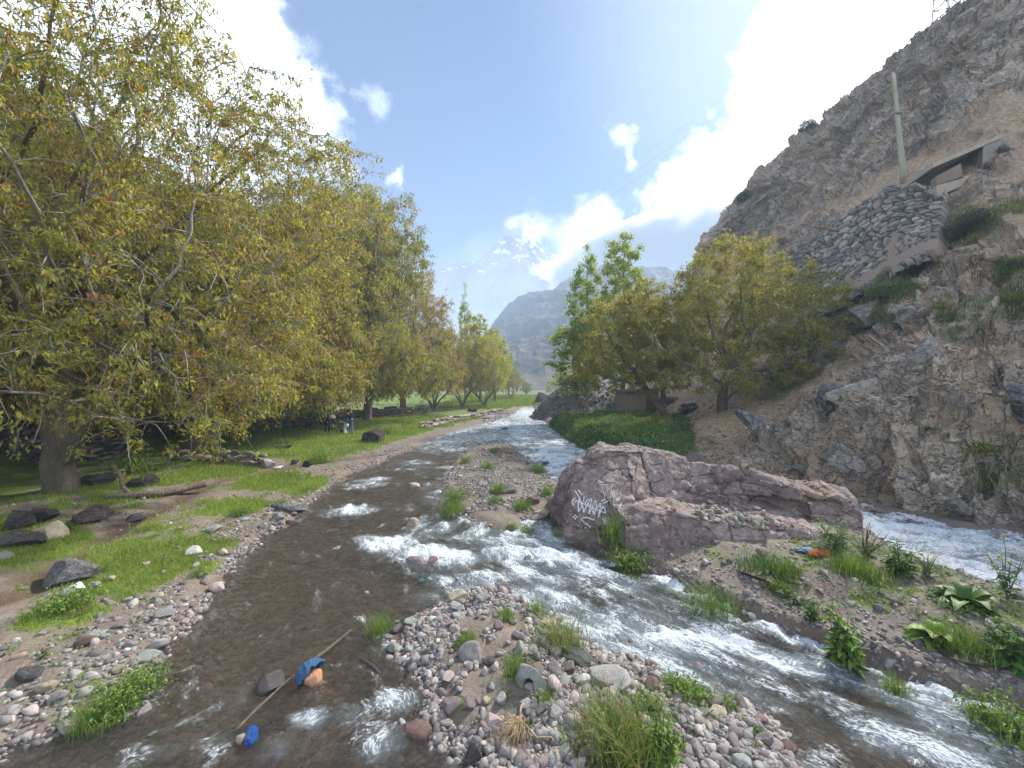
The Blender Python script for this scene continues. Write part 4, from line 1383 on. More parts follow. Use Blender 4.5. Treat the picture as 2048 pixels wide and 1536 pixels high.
# --- the ~290 cobbles that show largest, each its own object
rg = np.random.RandomState(5)
CM = [("purple-grey", M_PURPLE, .30), ("grey", M_GREY, .24), ("pinkish", M_PINK, .13), ("pale greenish", M_GREEN, .11), ("tan", M_TAN, .08), ("whitish", M_WHITE, .06), ("red-brown", M_BROWN, .08)]
COB = []
for k in range(10):
    V, F = rock(960 + k, 4, 10, (.52, .93), .045, 1.5, (1, rg.uniform(.7, .92), rg.uniform(.5, .72)), soft=.10)
    COB.append((V, F))
cob_me = {}


def cobble_mesh(k, j):
    if (k, j) not in cob_me:
        cob_me[(k, j)] = mesh_np("cobble", COB[k][0], COB[k][1], [CM[j][1]], True)
    return cob_me[(k, j)]


placed = []          # (x, y, r)


def free(x, y, r, f=.8):
    for (a, b, c) in placed:
        if (a - x) ** 2 + (b - y) ** 2 < (f * (c + r)) ** 2:
            return False
    return True


def seat(V, r, z, sink):
    """height of a stone's origin so that it stands in the ground by a share of its height"""
    lo, hi = V[:, 2].min() * r, V[:, 2].max() * r
    return z - lo - sink * (hi - lo)


def stone_obj(name, label, cat, me, x, y, r, rz, tilt=(0, 0), group=None, sink=.25, z=None, sc_=(1, 1, 1)):
    z0 = hz(x, y) if z is None else z
    o = link(name, me)
    o.location = (x, y, z0 + r * sc_[2] * (.55 - sink))
    o.rotation_euler = (tilt[0], tilt[1], rz)
    o.scale = (r * sc_[0], r * sc_[1], r * sc_[2])
    return tag(o, label, cat, group)


# named stones of the bar, the banks and the stream: (px, py of foot centre, width px, label, material, shape, seed)
NAMED = [
    (1060, 1372, 88, "pale green rock with a dark notch, in the midst of the cobbles", M_GREEN, (1, .55, .75), 1, .1),
    (1212, 1362, 96, "big flat grey stone lying at the edge of the little pool", M_GREY, (1, .75, .35), 2, .1),
    (1200, 1376, 52, "dark purple stone leaning against the big flat grey stone", M_PURPLE, (1, .7, .6), 3, .1),
    (945, 1312, 58, "domed grey rock near the tip of the cobble bar", M_GREY, (1, .8, .7), 4, .15),
    (975, 1326, 34, "slate-grey angular stone beside the domed grey rock", M_SLATE, (1, .8, .5), 5, .1),
    (905, 1420, 44, "round purple cobble standing at the water edge of the bar", M_PURPLE, (1, .85, .75), 6, .15),
    (938, 1412, 30, "round grey-purple cobble beside the water-edge cobble", M_PURPLE, (1, .9, .75), 7, .15),
    (985, 1448, 44, "pink wedge-shaped stone on the bare mud", M_PINK, (1, .75, .7), 8, .1),
    (1050, 1412, 30, "smooth light-grey round cobble under the green rock", M_GREY, (1, .9, .7), 9, .15),
    (1110, 1432, 36, "white rounded rock rising behind the dry roots", M_WHITE, (.9, .8, 1.0), 10, .1),
    (1145, 1450, 40, "pink and white angular rock beside the tall grass tuft", M_PINK, (1, .8, .8), 11, .1),
    (1185, 1508, 48, "long dark purple cobble beside the tall grass tuft", M_PURPLE, (.7, 1.1, .65), 12, .15),
    (1160, 1528, 30, "pale rose cobble by the long dark purple cobble", M_PINK, (1, .9, .75), 13, .1),
    (1128, 1506, 28, "light green squarish cobble near the dry roots", M_GREEN, (1, .9, .8), 14, .1),
    (1085, 1525, 34, "pinkish rounded cobble just under the dry roots", M_PINK, (1, .85, .7), 15, .1),
    (945, 1522, 58, "upright blue-grey split rock at the stream edge", M_SLATE, (1, .7, .9), 16, .1),
    (838, 1468, 66, "red-brown smooth rock washed over by the stream", M_BROWN, (1, .75, .5), 17, .3),
    (805, 1462, 24, "whitish slab standing against the red-brown rock", M_WHITE, (.6, .5, 1.0), 18, .2),
    (848, 1432, 26, "pale grey upright stone in the stream", M_GREEN, (.8, .6, 1.0), 19, .2),
    (920, 1198, 44, "rounded tan boulder where the bar splits the stream", M_TAN, (1, .85, .75), 20, .15),
    (962, 1202, 42, "flat green-grey stone beside the rounded tan boulder", M_GREEN, (1, .8, .5), 21, .15),
    (1008, 1180, 28, "dark red block tilted in the rapid", M_BROWN, (1, .8, .85), 22, .2),
    (966, 1176, 26, "purple stone half under water beyond the tan boulder", M_PURPLE, (1, .8, .6), 23, .2),
    (834, 1152, 46, "mauve rounded rock parting the brown shallows", M_PURPLE, (1, .75, .6), 24, .2),
    (866, 1154, 34, "dark maroon rock beside the mauve rounded rock", M_BROWN, (1, .8, .6), 25, .25),
    (826, 1074, 32, "ochre stone standing in the white rapid", M_TAN, (1, .8, .8), 26, .2),
    (828, 986, 34, "flat ochre-grey stone in the middle of the stream", M_TAN, (1, .7, .45), 27, .25),
    (1080, 1022, 42, "tan banded stone beside the graffiti boulder", M_TAN, (1, .8, .6), 28, .1),
    (1072, 1040, 34, "smooth purple-grey stone at the edge of the side channel", M_PURPLE, (1, .7, .6), 29, .1),
    (1062, 1004, 36, "angular brown slab leaning above the tan banded stone", M_BROWN, (1, .6, .6), 30, .1),
    (1020, 985, 40, "dark plum rock in the grassy mid-stream island", M_PURPLE, (1, .7, .6), 31, .1),
    (1008, 905, 40, "flat brown stone at the upstream tip of the island", M_BROWN, (1, .6, .4), 32, .1),
    (545, 1428, 66, "dark wet boulder breaking the shallow stream", M_WET, (1, .75, .75), 33, .15),
    (628, 1404, 54, "orange-brown boulder wrapped in a torn blue bag", M_ORANGE, (1, .8, .85), 34, .15),
    (278, 1378, 36, "purple cobble at the waterline under the grass clump", M_PURPLE, (1, .7, .6), 35, .15),
    (60, 1352, 58, "flat blue-grey rock on the pebble shore", M_SLATE, (1, .7, .5), 36, .1),
    (192, 1270, 44, "wide grey-green flat rock in the pebble shore", M_GREEN, (1, .7, .4), 37, .1),
    (292, 1318, 48, "grey-green angular rock at the edge of the shore pebbles", M_GREEN, (1, .75, .6), 38, .1),
    (22, 1430, 22, "rosy cobble near the lower corner of the pebble shore", M_PINK, (1, .8, .7), 39, .1),
    (435, 1180, 30, "rust-pink block at the waterline of the pebble shore", M_PINK, (1, .8, .7), 40, .1),
    (555, 1038, 28, "light grey-green stone by the flat slab", M_GREEN, (1, .8, .8), 41, .1),
    (582, 1048, 30, "rusty red stone half in the stream beyond the slab", M_BROWN, (1, .7, .5), 42, .2),
    (425, 1062, 36, "pale blue-grey stone on the pebbles by the grass", M_GREY, (1, .7, .6), 43, .1),
    (385, 1106, 44, "crumpled whitish rock on the pebble shore", M_WHITE, (1, .6, .5), 44, .1),
    (1435, 1432, 44, "pale cream rock half wet at the stream side of the bar", M_TAN, (1, .7, .7), 45, .1),
    (1305, 1408, 22, "orange-tan block among the cobbles behind the leafy clump", M_ORANGE, (1, .8, .8), 46, .1),
    (1410, 1432, 28, "grey cobble touching the pale cream rock", M_GREY, (1, .8, .7), 47, .1),
    (1360, 1420, 28, "purple round cobble under the weedy shallows", M_PURPLE, (1, .85, .7), 48, .1),
    (1380, 1436, 30, "tall green-grey stone standing among the bar cobbles", M_GREEN, (.8, .6, 1.0), 49, .1),
    (1395, 1500, 40, "long grey pointed rock lying by the leafy clump", M_GREY, (.6, 1.1, .5), 50, .1),
    (1480, 1530, 42, "grey-green boulder at the frame's bottom beside the stream", M_GREEN, (1, .8, .7), 51, .1),
]
for (px, py, w, lab, mat, shp, sd, sink) in NAMED:
    x, y, z = ground_at(px, py)
    r = w * .5 / FOC * y
    V, F = rock(1000 + sd, 4, 12, (.48, .9), .05, 1.6, shp, soft=.05)
    if "notch" in lab:
        V[:, 1] += .75 * sstep(.30, .12, np.abs(V[:, 0] + .02) + .25 * np.clip(V[:, 2], 0, 1)) * sstep(.1, -.3, V[:, 1]) * sstep(.40, .1, V[:, 2])
    me = mesh_np("rock", V, F, [mat], True)
    in_w = z < SLOPE * y - .02
    stone_obj("rock", lab, "rock", me, x, y, r, (sd * 1.7) % .8 - .4, (0, 0), None, sink, z=(SLOPE * y - .02 if in_w else z)).location.z = seat(V, r, SLOPE * y - .03 if in_w else z, .18 + sink)
    placed.append((x, y, r * .8))

cand = []
TRY = [(poly_bar, 'db', "on the near cobble bar", 230, (.045, .125)), (poly_mid, 'dm', "on the grassy mid-stream island", 40, (.06, .16)), (LEFT_EDGE, 'dl', "along the pebble shore under the trees", 70, (.05, .13)), (poly_isle, 'di', "on the weedy bank by the graffiti boulder", 40, (.04, .12))]
n_obj = {"on the weedy bank by the graffiti boulder": 34, "on the near cobble bar": 140, "on the grassy mid-stream island": 35, "along the pebble shore under the trees": 60, "in the shallow stream": 30}
for (poly, key, where, tries, (r0, r1)) in TRY:
    want = n_obj[where]
    got = 0
    for it in range(9000):
        if got >= want:
            break
        if key == 'dl':
            i = rg.randint(3, 12)
            f = rg.uniform()
            p_ = LEFT_EDGE[i] * (1 - f) + LEFT_EDGE[i + 1] * f
            x, y = p_[0] - rg.exponential(.5), p_[1] + rg.normal(0, .1)
        else:
            lo, hi = poly.min(0), poly.max(0)
            x, y = rg.uniform(lo[0], hi[0]), rg.uniform(max(lo[1], 3.4), hi[1])
        if key == 'di' and (y > 8.2 or x > 8):
            continue
        if sdf(poly_left if key == 'dl' else poly, np.array([x]), np.array([y]))[0] < -.04:
            continue
        if abs(x / y) > 1.34:
            continue
        r = r0 + (r1 - r0) * rg.uniform() ** 2.2
        if not free(x, y, r, .86):
            continue
        placed.append((x, y, r))
        cand.append((x, y, r, where))
        got += 1
for it in range(4000):
    if sum(1 for c in cand if c[3] == "in the shallow stream") >= 30:
        break
    x, y = rg.uniform(-5, 3.5), rg.uniform(3.6, 9)
    if abs(x / y) > 1.3:
        continue
    Tt = terrain([x], [y])
    if Tt['land'][0] > -.1 or Tt['land'][0] < -1.4 or sdf(poly_isle, np.array([x]), np.array([y]))[0] > -.5:
        continue
    r = .05 + .07 * rg.uniform() ** 2
    if not free(x, y, r, 1.2):
        continue
    placed.append((x, y, r))
    cand.append((x, y, r, "in the shallow stream"))
cw = np.array([c[2] for c in CM])
for (x, y, r, where) in cand:
    j = rg.choice(len(CM), p=cw / cw.sum())
    k = rg.randint(len(COB))
    stream = "stream" in where and "island" not in where
    if stream and CM[j][0] in ("whitish", "tan", "pinkish"):
        j = 6
    zz = (SLOPE * y - .045 + .01 * rg.normal()) if stream else None
    stone_obj("cobble", "%s rounded cobble lying loose %s" % (CM[j][0], where), "cobble", cobble_mesh(k, j), x, y, r, rg.uniform(0, 6.28), (rg.normal(0, .2), rg.normal(0, .2)), "%s cobbles %s" % (CM[j][0], where), .18 if not stream else .3, z=zz)

# --- all the smaller pebbles: gravel
pos, scl, dim = [], [], []


def throw(n, box_, test, r_med, r_sig, sink=.3, d=1.0, rmax=.09):
    x = rg.uniform(box_[0], box_[1], n)
    y = box_[2] * (box_[3] / box_[2]) ** rg.uniform(0, 1, n)
    Tt = terrain(x, y)
    m = test(Tt, x, y)
    x, y, z = x[m], y[m], Tt['z'][m]
    r = np.clip(np.exp(rg.normal(math.log(r_med), r_sig, len(x))), .008, rmax)
    pos.append(np.stack([x, y, z + r * (.5 - sink) * .6], 1))
    scl.append(r)
    dim.append(np.full(len(x), d))


nz = lambda x, y, f, s: fbm(xy(x * f, y * f), 3, seed=s)
throw(26000, (-1.6, 4.2, 3.3, 7.0), lambda t, x, y: (t['db'] > -.12) & (nz(x, y, 1.6, 140) + .30 * np.exp(-t['db'] / .4) > -.12), .025, .55)
throw(16000, (-2.6, 2.4, 9.0, 26), lambda t, x, y: (t['dm'] > -.15) & (nz(x, y, 1.3, 141) > -.15), .03, .5)
throw(60000, (-13, .5, 3.4, 24), lambda t, x, y: (t['dl'] > -.15) & (t['dl'] < 2.0 + .9 * nz(x, y, .6, 142)) & (t['grass'] < .4) & (rg.uniform(size=len(x)) < np.exp(-np.clip(t['dl'] - .35, 0, 9) / .6)) & (nz(x, y, 1.5, 145) > -.3) & (x / y > -1.45), .03, .45)
throw(9000, (-22, -3, 8, 22), lambda t, x, y: (t['dl'] > 1.2) & (t['grass'] < .5) & (rg.uniform(size=len(x)) < .35) & (x / y > -1.5), .026, .5)
throw(26000, (-3, .8, 22, 60), lambda t, x, y: (t['dl'] > -.3) & (t['dl'] < 3.0), .09, .45, rmax=.32)
throw(34000, (.5, 9, 3.4, 9.2), lambda t, x, y: (t['di'] > .02) & (rg.uniform(size=len(x)) < .16 + .5 * np.exp(-t['di'] / .4)), .022, .5)
throw(9000, (-6, 4, 3.3, 9), lambda t, x, y: (t['land'] < .02) & (t['land'] > -.9) & (t['di'] < -.15) & (rg.uniform(size=len(x)) < np.exp(t['land'] / .35)), .04, .35, .2, .8)
throw(2600, (5, 11, 8, 13.5), lambda t, x, y: (t['dr'] > -.2) & (t['dr'] < .9), .05, .5, rmax=.15)
pos = np.concatenate(pos)
scl = np.concatenate(scl)
dim = np.concatenate(dim)
ok = (np.abs(pos[:, 0] / pos[:, 1]) < 1.5)
pos, scl, dim = pos[ok], scl[ok], dim[ok]
app = scl / pos[:, 1]
hi_ = app > .0042
s3 = scl[:, None] * rg.uniform(.8, 1.2, (len(scl), 3))
cl_ = stone_cols(len(scl), rg) * dim[:, None]
Rm = rot_rand(len(scl), rg, .25)
V1, F1, C1 = scatter(PEB, pos[hi_], s3[hi_], Rm[hi_], cl_[hi_], rg)
V2, F2, C2 = scatter(PEB_LO, pos[~hi_], s3[~hi_], Rm[~hi_], cl_[~hi_], rg)
print('GRAVEL', hi_.sum(), (~hi_).sum())
tag(link("gravel", mesh_np("gravel", np.concatenate([V1, V2]), np.concatenate([F1, F2 + len(V1)]), [M_GRAVEL], True, dict(Col=np.concatenate([C1, C2])))), kind='stuff')

# --- boulders of the grassy bank: (px, py of foot, width px, label, material, shape, seed)
BOULD = [
    (18, 1062, 90, "dark rounded boulder cut by the picture edge, in the boulder cluster", M_DARK, (1, .8, .75), 1),
    (72, 1046, 64, "dark purple boulder at the back of the boulder cluster", M_DARKRED, (1, .8, .7), 2),
    (84, 1078, 84, "pale tan peaked boulder in front of the dark boulder cluster", M_TAN, (1, .7, .85), 3),
    (30, 1092, 92, "low dark wedge of rock under the pale tan boulder", M_DARK, (1, .7, .5), 4),
    (112, 1066, 42, "blue-grey boulder at the grassy end of the boulder cluster", M_SLATE, (1, .8, .7), 5),
    (172, 1046, 78, "solitary dark purple boulder by the fallen log", M_DARKRED, (1, .8, .68), 6),
    (262, 1042, 54, "small slate boulder in the mud below the fallen log", M_SLATE, (1, .7, .5), 7),
    (112, 1172, 138, "broad grey boulder lying low in the wet grass", M_SLATE, (1, .75, .5), 8),
    (136, 1188, 50, "clean white rounded rock in front of the broad grey boulder", M_WHITE, (1, .75, .65), 9),
    (182, 1176, 44, "smooth grey rock beside the white rounded rock", M_GREY, (1, .7, .55), 10),
    (212, 1162, 26, "small brownish rock behind the smooth grey rock", M_TAN, (1, .8, .7), 11),
    (5, 1120, 36, "light grey stone at the picture edge below the boulder cluster", M_GREY, (1, .8, .7), 12),
    (570, 1022, 92, "long flat layered slab at the water edge", M_SLATE, (1, .5, .24), 13),
    (160, 972, 40, "dark upright boulder touching the forked walnut trunk", M_DARK, (.8, .7, 1.0), 14),
    (196, 970, 52, "dark boulder beside the forked walnut trunk", M_DARK, (1, .8, .7), 15),
    (268, 976, 70, "large dark domed boulder in the grass behind the fallen log", M_DARK, (1, .8, .62), 16),
    (293, 990, 24, "pale block lying against the fallen log", M_WHITE, (1, .8, .8), 17),
    (62, 982, 30, "thin flat grey stone in the grass before the forked walnut", M_GREY, (1, .7, .3), 18),
    (744, 886, 62, "dark split boulder on the meadow in front of the people", M_DARKRED, (1, .8, .8), 19),
    (683, 866, 20, "small round brown boulder between the bending people", M_DARKRED, (1, .9, .9), 20),
    (560, 898, 42, "flat dark rock sunk in the bright grass", M_DARK, (1, .8, .3), 21),
    (626, 846, 58, "big black overhanging rock under the trees behind the people", M_DARK, (1, .7, 1.15), 22),
    (614, 856, 26, "brown rounded rock at the foot of the black overhanging rock", M_DARKRED, (1, .8, .8), 23),
    (646, 850, 30, "brown boulder between the black rock and the stooping person", M_DARKRED, (1, .8, .7), 24),
    (945, 824, 30, "dark rock on the grass edge under the thicket", M_DARK, (1, .8, .55), 25),
    (975, 838, 40, "rose-brown slab sloping into the river under the thicket", M_PINK, (1, .8, .35), 26),
    (530, 935, 40, "grey-brown angular boulder at the end of the low stone row", M_GREY, (1, .8, .6), 27),
    (555, 938, 24, "white flat stone next to the angular boulder", M_WHITE, (1, .7, .4), 28),
    (588, 932, 20, "upright grey stone by the meadow edge", M_SLATE, (.8, .7, 1.0), 29),
    (612, 934, 26, "dark squared block by the meadow edge", M_DARK, (1, .8, .8), 30),
    (440, 905, 22, "pale flat stone lying on top of the meadow edge", M_WHITE, (1, .6, .3), 31),
    (1086, 806, 34, "dark pointed rock at the foot of the spoil heap", M_DARK, (1, .8, 1.0), 32),
    (1008, 868, 22, "dark stone breaking the white water in mid-river", M_WET, (1, .7, .5), 33),
    (1076, 912, 16, "small dark stone in the wide white water", M_WET, (1, .7, .5), 34),
    (1094, 934, 20, "dark mossy stone in the river behind the island", M_WET, (1, .7, .6), 35),
    (1102, 846, 18, "low dark rock at the river edge under the spoil heap", M_WET, (1, .7, .5), 36),
]
for (px, py, w, lab, mat, shp, sd) in BOULD:
    x, y, z = ground_at(px, py)
    r = w * .5 / FOC * y
    y += r * .5 * shp[1]
    z = max(hz(x, y), SLOPE * y - .05)
    V, F = rock(1100 + sd, 5 if w > 40 else 4, 15, (.40, .86), .06, 1.8, shp, soft=.0)
    f1, e1_, _ = facets(V * 2.2 + sd * 3.0, .9, 60 + sd, .3, .22)
    V = V * (1 + .10 * f1)[:, None]
    stone_obj("boulder", lab, "boulder", mesh_np("boulder", V, F, [mat], True), x, y, r, (sd * 2.3) % 1.2 - .6, (0, 0), None, .12, z=z).location.z = seat(V, r, z, .30)
    placed.append((x, y, r))

# --- rocks of the right-hand slope, part buried
SLOPE_ROCKS = [
    (1690, 700, 120, "huge pale rock jutting from the slope beside the dark shrub", M_SLOPE_PALE, (1, .8, .85), 1),
    (1722, 790, 74, "pale pitted block hanging below the huge pale rock", M_SLOPE_PALE, (.8, .8, 1.0), 2),
    (1650, 815, 110, "tall dark slate slab leaning at the head of the scree", M_SLATE, (1, .6, 1.05), 3),
    (1545, 845, 92, "dark slanting slab half buried in the scree", M_SLATE, (1, .7, .55), 4),
    (1755, 615, 80, "grey angular block on the grassy shoulder under the retaining wall", M_SLOPE, (1, .8, .8), 5),
    (1765, 660, 60, "grey split block just under the shoulder block", M_SLOPE, (1, .8, .7), 6),
    (1885, 720, 130, "great tilted grey slab in the middle of the slope", M_SLOPE, (1, .6, .7), 7),
    (1960, 575, 120, "long pale outcrop climbing toward the picture edge", M_SLOPE_PALE, (1, .7, .65), 8),
    (2035, 800, 70, "dark grey outcrop at the picture edge above the torrent", M_SLATE, (.8, .8, 1.0), 9),
    (1640, 945, 120, "low whitish-green outcrop beside the torrent", M_GREEN, (1.1, .7, .5), 10),
    (1740, 955, 110, "rough pale outcrop above the torrent bend", M_SLOPE, (1, .8, .75), 11),
    (1885, 1040, 62, "rounded grey boulder standing at the torrent's edge", M_SLOPE_PALE, (.9, .8, .95), 12),
    (1970, 1030, 80, "brownish boulder against the slope over the torrent", M_SLOPE, (1, .8, .9), 13),
    (2035, 1050, 60, "dark wet boulder where the torrent leaves the picture", M_SLATE, (1, .8, 1.0), 14),
    (1840, 625, 70, "lichened grey knob on the open slope", M_SLOPE, (1, .8, .9), 15),
    (1925, 420, 60, "grey rock in the grass under the concrete niche", M_SLOPE, (1, .7, .6), 16),
    (1700, 600, 46, "dark flat stones at the foot of the retaining wall", M_SLATE, (1, .7, .4), 17),
]
for (px, py, w, lab, mat, shp, sd) in SLOPE_ROCKS:
    loc, nor = hill_hit(px, py)
    if loc is None:
        continue
    r = w * .70 / FOC * loc[1]
    V, F = rock(1300 + sd, 5, 18, (.36, .78), .05, 2.2, shp, soft=.0)
    f1, e1_, _ = facets(V * 3 + sd, .9, 40 + sd, .40, .35)
    V = V * (1 + .42 * f1)[:, None]
    o = link("boulder", mesh_np("boulder", V, F, [mat], True))
    o.location = tuple(loc - nor * r * .45)
    o.scale = (r, r, r)
    o.rotation_euler = ((sd * .7) % .5 - .25, (sd * 1.3) % .9 - .2, (sd * 2.1) % 1.4 - .7)
    tag(o, lab, "boulder")

# --- loose debris on the scree apron
n = 26000
px = rg.uniform(1330, 2048, n)
py = rg.uniform(600, 1040, n)
pp_, rr_ = [], []
for a, b_ in zip(px, py):
    if b_ < 1010 - (a - 1330) * .55 - 60 and rg.uniform() < .55:
        continue
    loc, nor = hill_hit(a, b_)
    if loc is None or nor[2] < .28:
        continue
    k = fbm(np.array([loc / 1.7]), 3, seed=150)[0]
    if k < rg.uniform(-.35, .3) - .25 * (a < 1650):
        continue
    pp_.append(loc)
    rr_.append(min(.22, math.exp(rg.normal(math.log(.05), .5)) * (loc[1] / 14) ** .5))
pp_, rr_ = np.array(pp_), np.array(rr_)
dc = np.array([(.29, .26, .22), (.21, .19, .175), (.36, .33, .29), (.25, .20, .155), (.16, .15, .145)])[rg.randint(0, 5, len(pp_))] * rg.uniform(.75, 1.25, (len(pp_), 1))
Vd, Fd, Cd = scatter(SHARD, pp_, rr_[:, None] * rg.uniform(.7, 1.3, (len(pp_), 3)), rot_rand(len(pp_), rg, .5), dc, rg)
tag(link("scree_debris", mesh_np("scree_debris", Vd, Fd, [M_GRAVEL], False, dict(Col=Cd))), kind='stuff')
print('SCREE', len(pp_))
# ================================================================== THE GRAFFITI BOULDER
def block(n, fx):
    """welded box lattice n=(nx,ny,nz) mapped through fx(a,b,c) -> X,Y,Z"""
    nx, ny, nz_ = n
    quads, pts = [], []

    def face(a, b, fixed, val, flip):
        A_, B_ = np.meshgrid(np.arange(a[1] + 1), np.arange(b[1] + 1), indexing='ij')
        L = np.zeros(A_.shape + (3,), int)
        L[..., a[0]] = A_
        L[..., b[0]] = B_
        L[..., fixed] = val
        q = L.reshape(-1, 3)
        f = grid_faces(*A_.shape)
        return q, (f[:, ::-1] if flip else f)
    off = 0
    for (a, b, c_, v, fl_) in (((0, nx), (1, ny), 2, 0, False), ((0, nx), (1, ny), 2, nz_, True), ((0, nx), (2, nz_), 1, 0, True), ((0, nx), (2, nz_), 1, ny, False), ((1, ny), (2, nz_), 0, 0, False), ((1, ny), (2, nz_), 0, nx, True)):
        q, f = face(a, b, c_, v, fl_)
        pts.append(q)
        quads.append(f + off)
        off += len(q)
    pts = np.concatenate(pts)
    quads = np.concatenate(quads)
    key = (pts[:, 0] * 5000 + pts[:, 1]) * 5000 + pts[:, 2]
    _, first, inv = np.unique(key, return_index=True, return_inverse=True)
    u = pts[first].astype(float)
    X, Y, Z = fx(u[:, 0] / nx, u[:, 1] / ny, u[:, 2] / nz_)
    F = inv[quads]
    # face winding outward
    V = np.stack([X, Y, Z], 1)
    cen = V.mean(0)
    fn = np.cross(V[F[:, 1]] - V[F[:, 0]], V[F[:, 3]] - V[F[:, 0]])
    flip = (fn * (V[F].mean(1) - cen)).sum(1) < 0
    F[flip] = F[flip][:, ::-1]
    return V, F


def vnormals(V, F):
    fn = np.cross(V[F[:, 2]] - V[F[:, 0]], V[F[:, -1]] - V[F[:, 1]])
    n = np.zeros_like(V)
    for k in range(F.shape[1]):
        np.add.at(n, F[:, k], fn)
    return n / (np.linalg.norm(n, axis=1)[:, None] + 1e-12)


HT = np.array([(1.0, 1.05), (1.4, 1.55), (1.75, 2.02), (2.0, 2.14), (2.6, 2.12), (3.6, 2.0), (4.7, 1.80), (5.9, 1.52), (7.1, 1.34), (7.9, 1.15), (8.4, .95), (8.7, .5)])
YF = np.array([(1.0, 9.5), (1.3, 9.3), (2.4, 9.05), (3.0, 9.3), (3.6, 9.75), (5.2, 9.9), (6.0, 9.7), (6.5, 9.2), (7.0, 8.8), (7.8, 8.75), (8.5, 9.2), (8.7, 9.7)])


def fx_main(a, b, c):
    X = 1.15 + a * 7.45
    top = np.interp(X, HT[:, 0], HT[:, 1]) * .95
    Z = -.35 + c * (top + .35)
    X = X + .32 * np.clip(Z, 0, 3) * (1 - a) ** 3
    yf = np.interp(X, YF[:, 0], YF[:, 1]) + .30 * np.clip(Z, 0, 3) + .35 * sstep(1.2, 2.0, Z)
    yb = 11.6 - .25 * np.clip(Z, 0, 3) - 1.1 * sstep(6.5, 8.6, X)
    return X, yf + b * (yb - yf), Z + .10 * np.sin(b * 3.1)


CR = np.array([(2.3, .75), (2.8, 1.12), (3.5, 1.18), (4.4, 1.05), (5.3, .92), (6.1, .78), (6.9, .5)])


def fx_hump(a, b, c):
    X = 2.45 + a * 4.2
    yf = 7.75 + .35 * np.abs(a - .4) ** 2 * 2 - .35 * a
    yy = yf + b * (10.0 - yf)
    crest = np.interp(X, CR[:, 0], CR[:, 1])
    floor_ = np.interp(X, [2.4, 3.5, 5, 6.7], [.9, .82, .78, .65])
    top = floor_ + (crest - floor_) * np.exp(-((yy - yf - .55) / .5) ** 2)
    top = top * sstep(-.25, .35, yy - yf + .12)
    Z = -.3 + c * (top + .3)
    return X, yy + .25 * c * (1 - b), Z


def rough_block(n, fx, seed, calm):
    V, F = block(n, fx)
    nr_ = vnormals(V, F)
    cf = 1 - .65 * calm(V)
    w = V + .30 * np.stack([fbm(V * .8, 3, seed=seed + k) for k in range(3)], 1)
    f1, ed, cid = facets(w * np.array([.55, .8, 1.0]), 1.05, seed, .42, .30)
    V = V + nr_ * (cf * (.50 * f1 + .16 * fbm(V * .8, 3, seed=seed + 5)) - .10 * (cid > .35) * np.exp(-ed / .025))[:, None]
    nr_ = vnormals(V, F)
    sl = (V[:, 0] * .22 + V[:, 1] * .25 + V[:, 2]) / .30 + .55 * fbm(V * .9, 3, seed=seed + 11)
    saw = sl - np.floor(sl)
    V = V + nr_ * (cf * sstep(-.2, .25, fbm(V * .7, 2, seed=seed + 12)) * .10 * (saw - .5))[:, None]
    nr_ = vnormals(V, F)
    f2, ed2, _ = facets(V * np.array([.7, .9, 1.3]), .33, seed + 9, .5, .25)
    V = V + nr_ * (cf * .26 * f2 + .075 * fbm(V * 4, 5, seed=seed + 7, gain=.6))[:, None]
    return V, F


calm_a = lambda V: np.exp(-((V[:, 0] - 1.95) / .75) ** 4) * sstep(1.75, 1.4, V[:, 2]) * sstep(10.2, 9.8, V[:, 1])
calm_b = lambda V: .35 + 0 * V[:, 0]
Va, Fa = rough_block((220, 60, 70), fx_main, 501, calm_a)
Vb, Fb = rough_block((130, 70, 34), fx_hump, 541, calm_b)
M_RED = rock_mat("red_purple_rock", (.225, .168, .163), (.36, .29, .278), (.53, .46, .44), .9, .22, 0.0, .85, .0, frac=1.15)
RV, RF = np.concatenate([Va, Vb]), np.concatenate([Fa, Fb + len(Va)])
_nt = M_RED.node_tree
_b = [n for n in _nt.nodes if n.type == 'BSDF_PRINCIPLED'][0]
_src = _b.inputs['Base Color'].links[0].from_socket
_co = N(_nt, 'ShaderNodeTexCoord').outputs['Object']
_k = noise_(_nt, _co, .55, 6, .66, .5)
_c = mixc(_nt, smooth(_nt, _k, .56, .66, 0, .75), _src, (.33, .26, .18))
_k2 = noise_(_nt, _co, 1.6, 6, .7)
_c = mixc(_nt, smooth(_nt, _k2, .60, .70, 0, .6), _c, (.36, .32, .31))
_c = mixc(_nt, smooth(_nt, _k2, .40, .32, 0, .6), _c, (.07, .05, .052))
_nt.links.new(_c, _b.inputs['Base Color'])
red = link("graffiti_boulder", mesh_np("graffiti_boulder", RV, RF, [M_RED], True))
tag(red, "huge reddish-purple boulder with white graffiti between the two channels", "boulder")
r_bvh = BVHTree.FromPolygons([tuple(v) for v in RV], [tuple(f) for f in RF])


def ray_on(bvh, px, py):
    d = Vector(((px - CX) / FOC, 1.0, (HY - py) / FOC)).normalized()
    loc, nor, _, _ = bvh.ray_cast(Vector((0, 0, CAM_H)), d)
    if loc is None:
        return None, None
    if nor.dot(d) > 0:
        nor = -nor
    return np.array(loc), np.array(nor)


